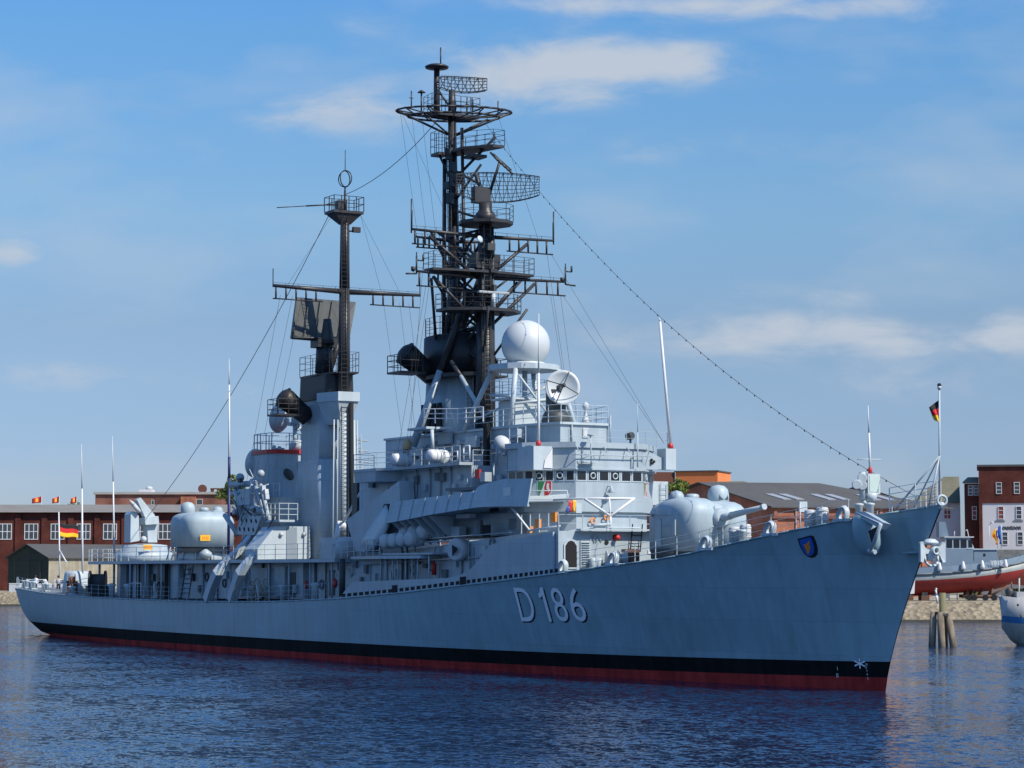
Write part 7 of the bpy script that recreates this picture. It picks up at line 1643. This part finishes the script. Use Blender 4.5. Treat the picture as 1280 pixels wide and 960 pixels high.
# cumulus banks at fixed directions: centre and half sizes
clouds = [(720, 82, 190, 36, .85), (810, 78, 110, 26, .5), (425, 148, 110, 36, .65), (660, 130, 90, 22, .3), (850, 8, 140, 18, .75), (1095, 6, 85, 20, .8), (650, 2, 120, 12, .4), (930, 420, 175, 32, .8), (1110, 430, 70, 26, .6), (1265, 415, 60, 30, .75), (1060, 372, 45, 20, .45), (15, 318, 40, 24, .6), (820, 188, 90, 24, .4), (965, 180, 60, 20, .35), (1075, 98, 45, 18, .2), (90, 470, 120, 24, .5), (290, 490, 80, 20, .35), (1160, 480, 110, 26, .5), (700, 370, 60, 30, .3), (450, 25, 80, 26, .25), (170, 385, 60, 16, .25), (950, 360, 60, 14, .25)]
tot = None
for px, py, ax, ay, am in clouds:
    d = ray(px, py); u0, v0 = d.dot(RV) / d.dot(FH), d.z / d.dot(FH); e = ray(px + ax, py); f = ray(px, py - ay)
    a = e.dot(RV) / e.dot(FH) - u0; b_ = f.z / f.dot(FH) - v0
    a *= 1.12; b_ *= 1.15; du = val('MULTIPLY', val('SUBTRACT', uu, u0), 1 / a); dv = val('MULTIPLY', val('SUBTRACT', vv, v0), 1 / b_)
    r2 = val('ADD', val('MULTIPLY', du, du), val('MULTIPLY', dv, dv)); gss = val('MULTIPLY', val('EXPONENT', val('MULTIPLY', r2, -1.15)), am)
    tot = gss if tot is None else val('ADD', tot, gss)
gate = val('MINIMUM', val('MULTIPLY', tot, 2.5), 1.0)
wob = val('MULTIPLY_ADD', val('SUBTRACT', nz.outputs['Fac'], .5), 1.5, val('MULTIPLY', val('SUBTRACT', nb.outputs['Fac'], .5), 1.0))
rr = N.new('ShaderNodeMapRange'); rr.interpolation_type = 'SMOOTHERSTEP'; rr.inputs[1].default_value = .02; rr.inputs[2].default_value = 1.1; rr.inputs[4].default_value = .95
L.new(val('ADD', tot, val('MULTIPLY', wob, gate)), rr.inputs[0])
# thin veil low over the horizon
veil = N.new('ShaderNodeMapRange'); veil.inputs[1].default_value = .50; veil.inputs[2].default_value = .75; veil.inputs[4].default_value = .42; L.new(nb.outputs['Fac'], veil.inputs[0])
den = val('MULTIPLY', val('MAXIMUM', rr.outputs[0], veil.outputs[0]), front)
# ordinary scattered clouds for the rest of the sky
n3 = N.new('ShaderNodeTexNoise'); n3.inputs['Scale'].default_value = 3.2; n3.inputs['Detail'].default_value = 8; L.new(gen, n3.inputs['Vector'])
mr = N.new('ShaderNodeMapRange'); mr.inputs[1].default_value = .56; mr.inputs[2].default_value = .72; mr.inputs[4].default_value = .55; L.new(n3.outputs['Fac'], mr.inputs[0])
rest = val('MULTIPLY', mr.outputs[0], val('SUBTRACT', 1.0, front))
den = val('MINIMUM', val('ADD', den, rest), .92)
# sky colour: physical sky, slightly deepened with height
hr = N.new('ShaderNodeValToRGB'); L.new(zd, hr.inputs[0]); el = hr.color_ramp.elements
el[0].position = 0.0; el[0].color = (.35, .415, .615, 1); el[1].position = .5; el[1].color = (.56, .88, 1.18, 1)
e = hr.color_ramp.elements.new(.05); e.color = (.363, .43, .628, 1)
e = hr.color_ramp.elements.new(.155); e.color = (.50, .61, .683, 1)
e = hr.color_ramp.elements.new(.105); e.color = (.435, .475, .57, 1)
e = hr.color_ramp.elements.new(.23); e.color = (.432, .68, .828, 1)
e = hr.color_ramp.elements.new(.33); e.color = (.33, .70, 1.18, 1)
mu = N.new('ShaderNodeMix'); mu.data_type = 'RGBA'; mu.blend_type = 'MULTIPLY'; mu.inputs['Factor'].default_value = 1; L.new(sk.outputs[0], mu.inputs['A']); L.new(hr.outputs[0], mu.inputs['B'])
mx = N.new('ShaderNodeMix'); mx.data_type = 'RGBA'; L.new(den, mx.inputs['Factor']); L.new(mu.outputs['Result'], mx.inputs['A']); mx.inputs['B'].default_value = (3.1, 3.45, 3.95, 1)
L.new(mx.outputs['Result'], bg.inputs['Color'])
cam = bpy.data.cameras.new('camera'); cam.sensor_width = 36; cam.lens = FPX / 1280 * 36; cam.clip_start = .5; cam.clip_end = 6000
co = bpy.data.objects.new('camera', cam); COL.objects.link(co); co.location = CAM
M = Matrix((RV, UP, -FW)).transposed(); co.rotation_euler = M.to_euler(); SC.camera = co
SC.view_settings.view_transform = 'Standard'; SC.view_settings.look = 'None'; SC.view_settings.exposure = 0.2; SC.view_settings.gamma = 1
SC.render.resolution_x, SC.render.resolution_y = 1024, 768
SC.cycles.use_denoising = True; SC.cycles.max_bounces = 6; SC.cycles.sample_clamp_indirect = 6
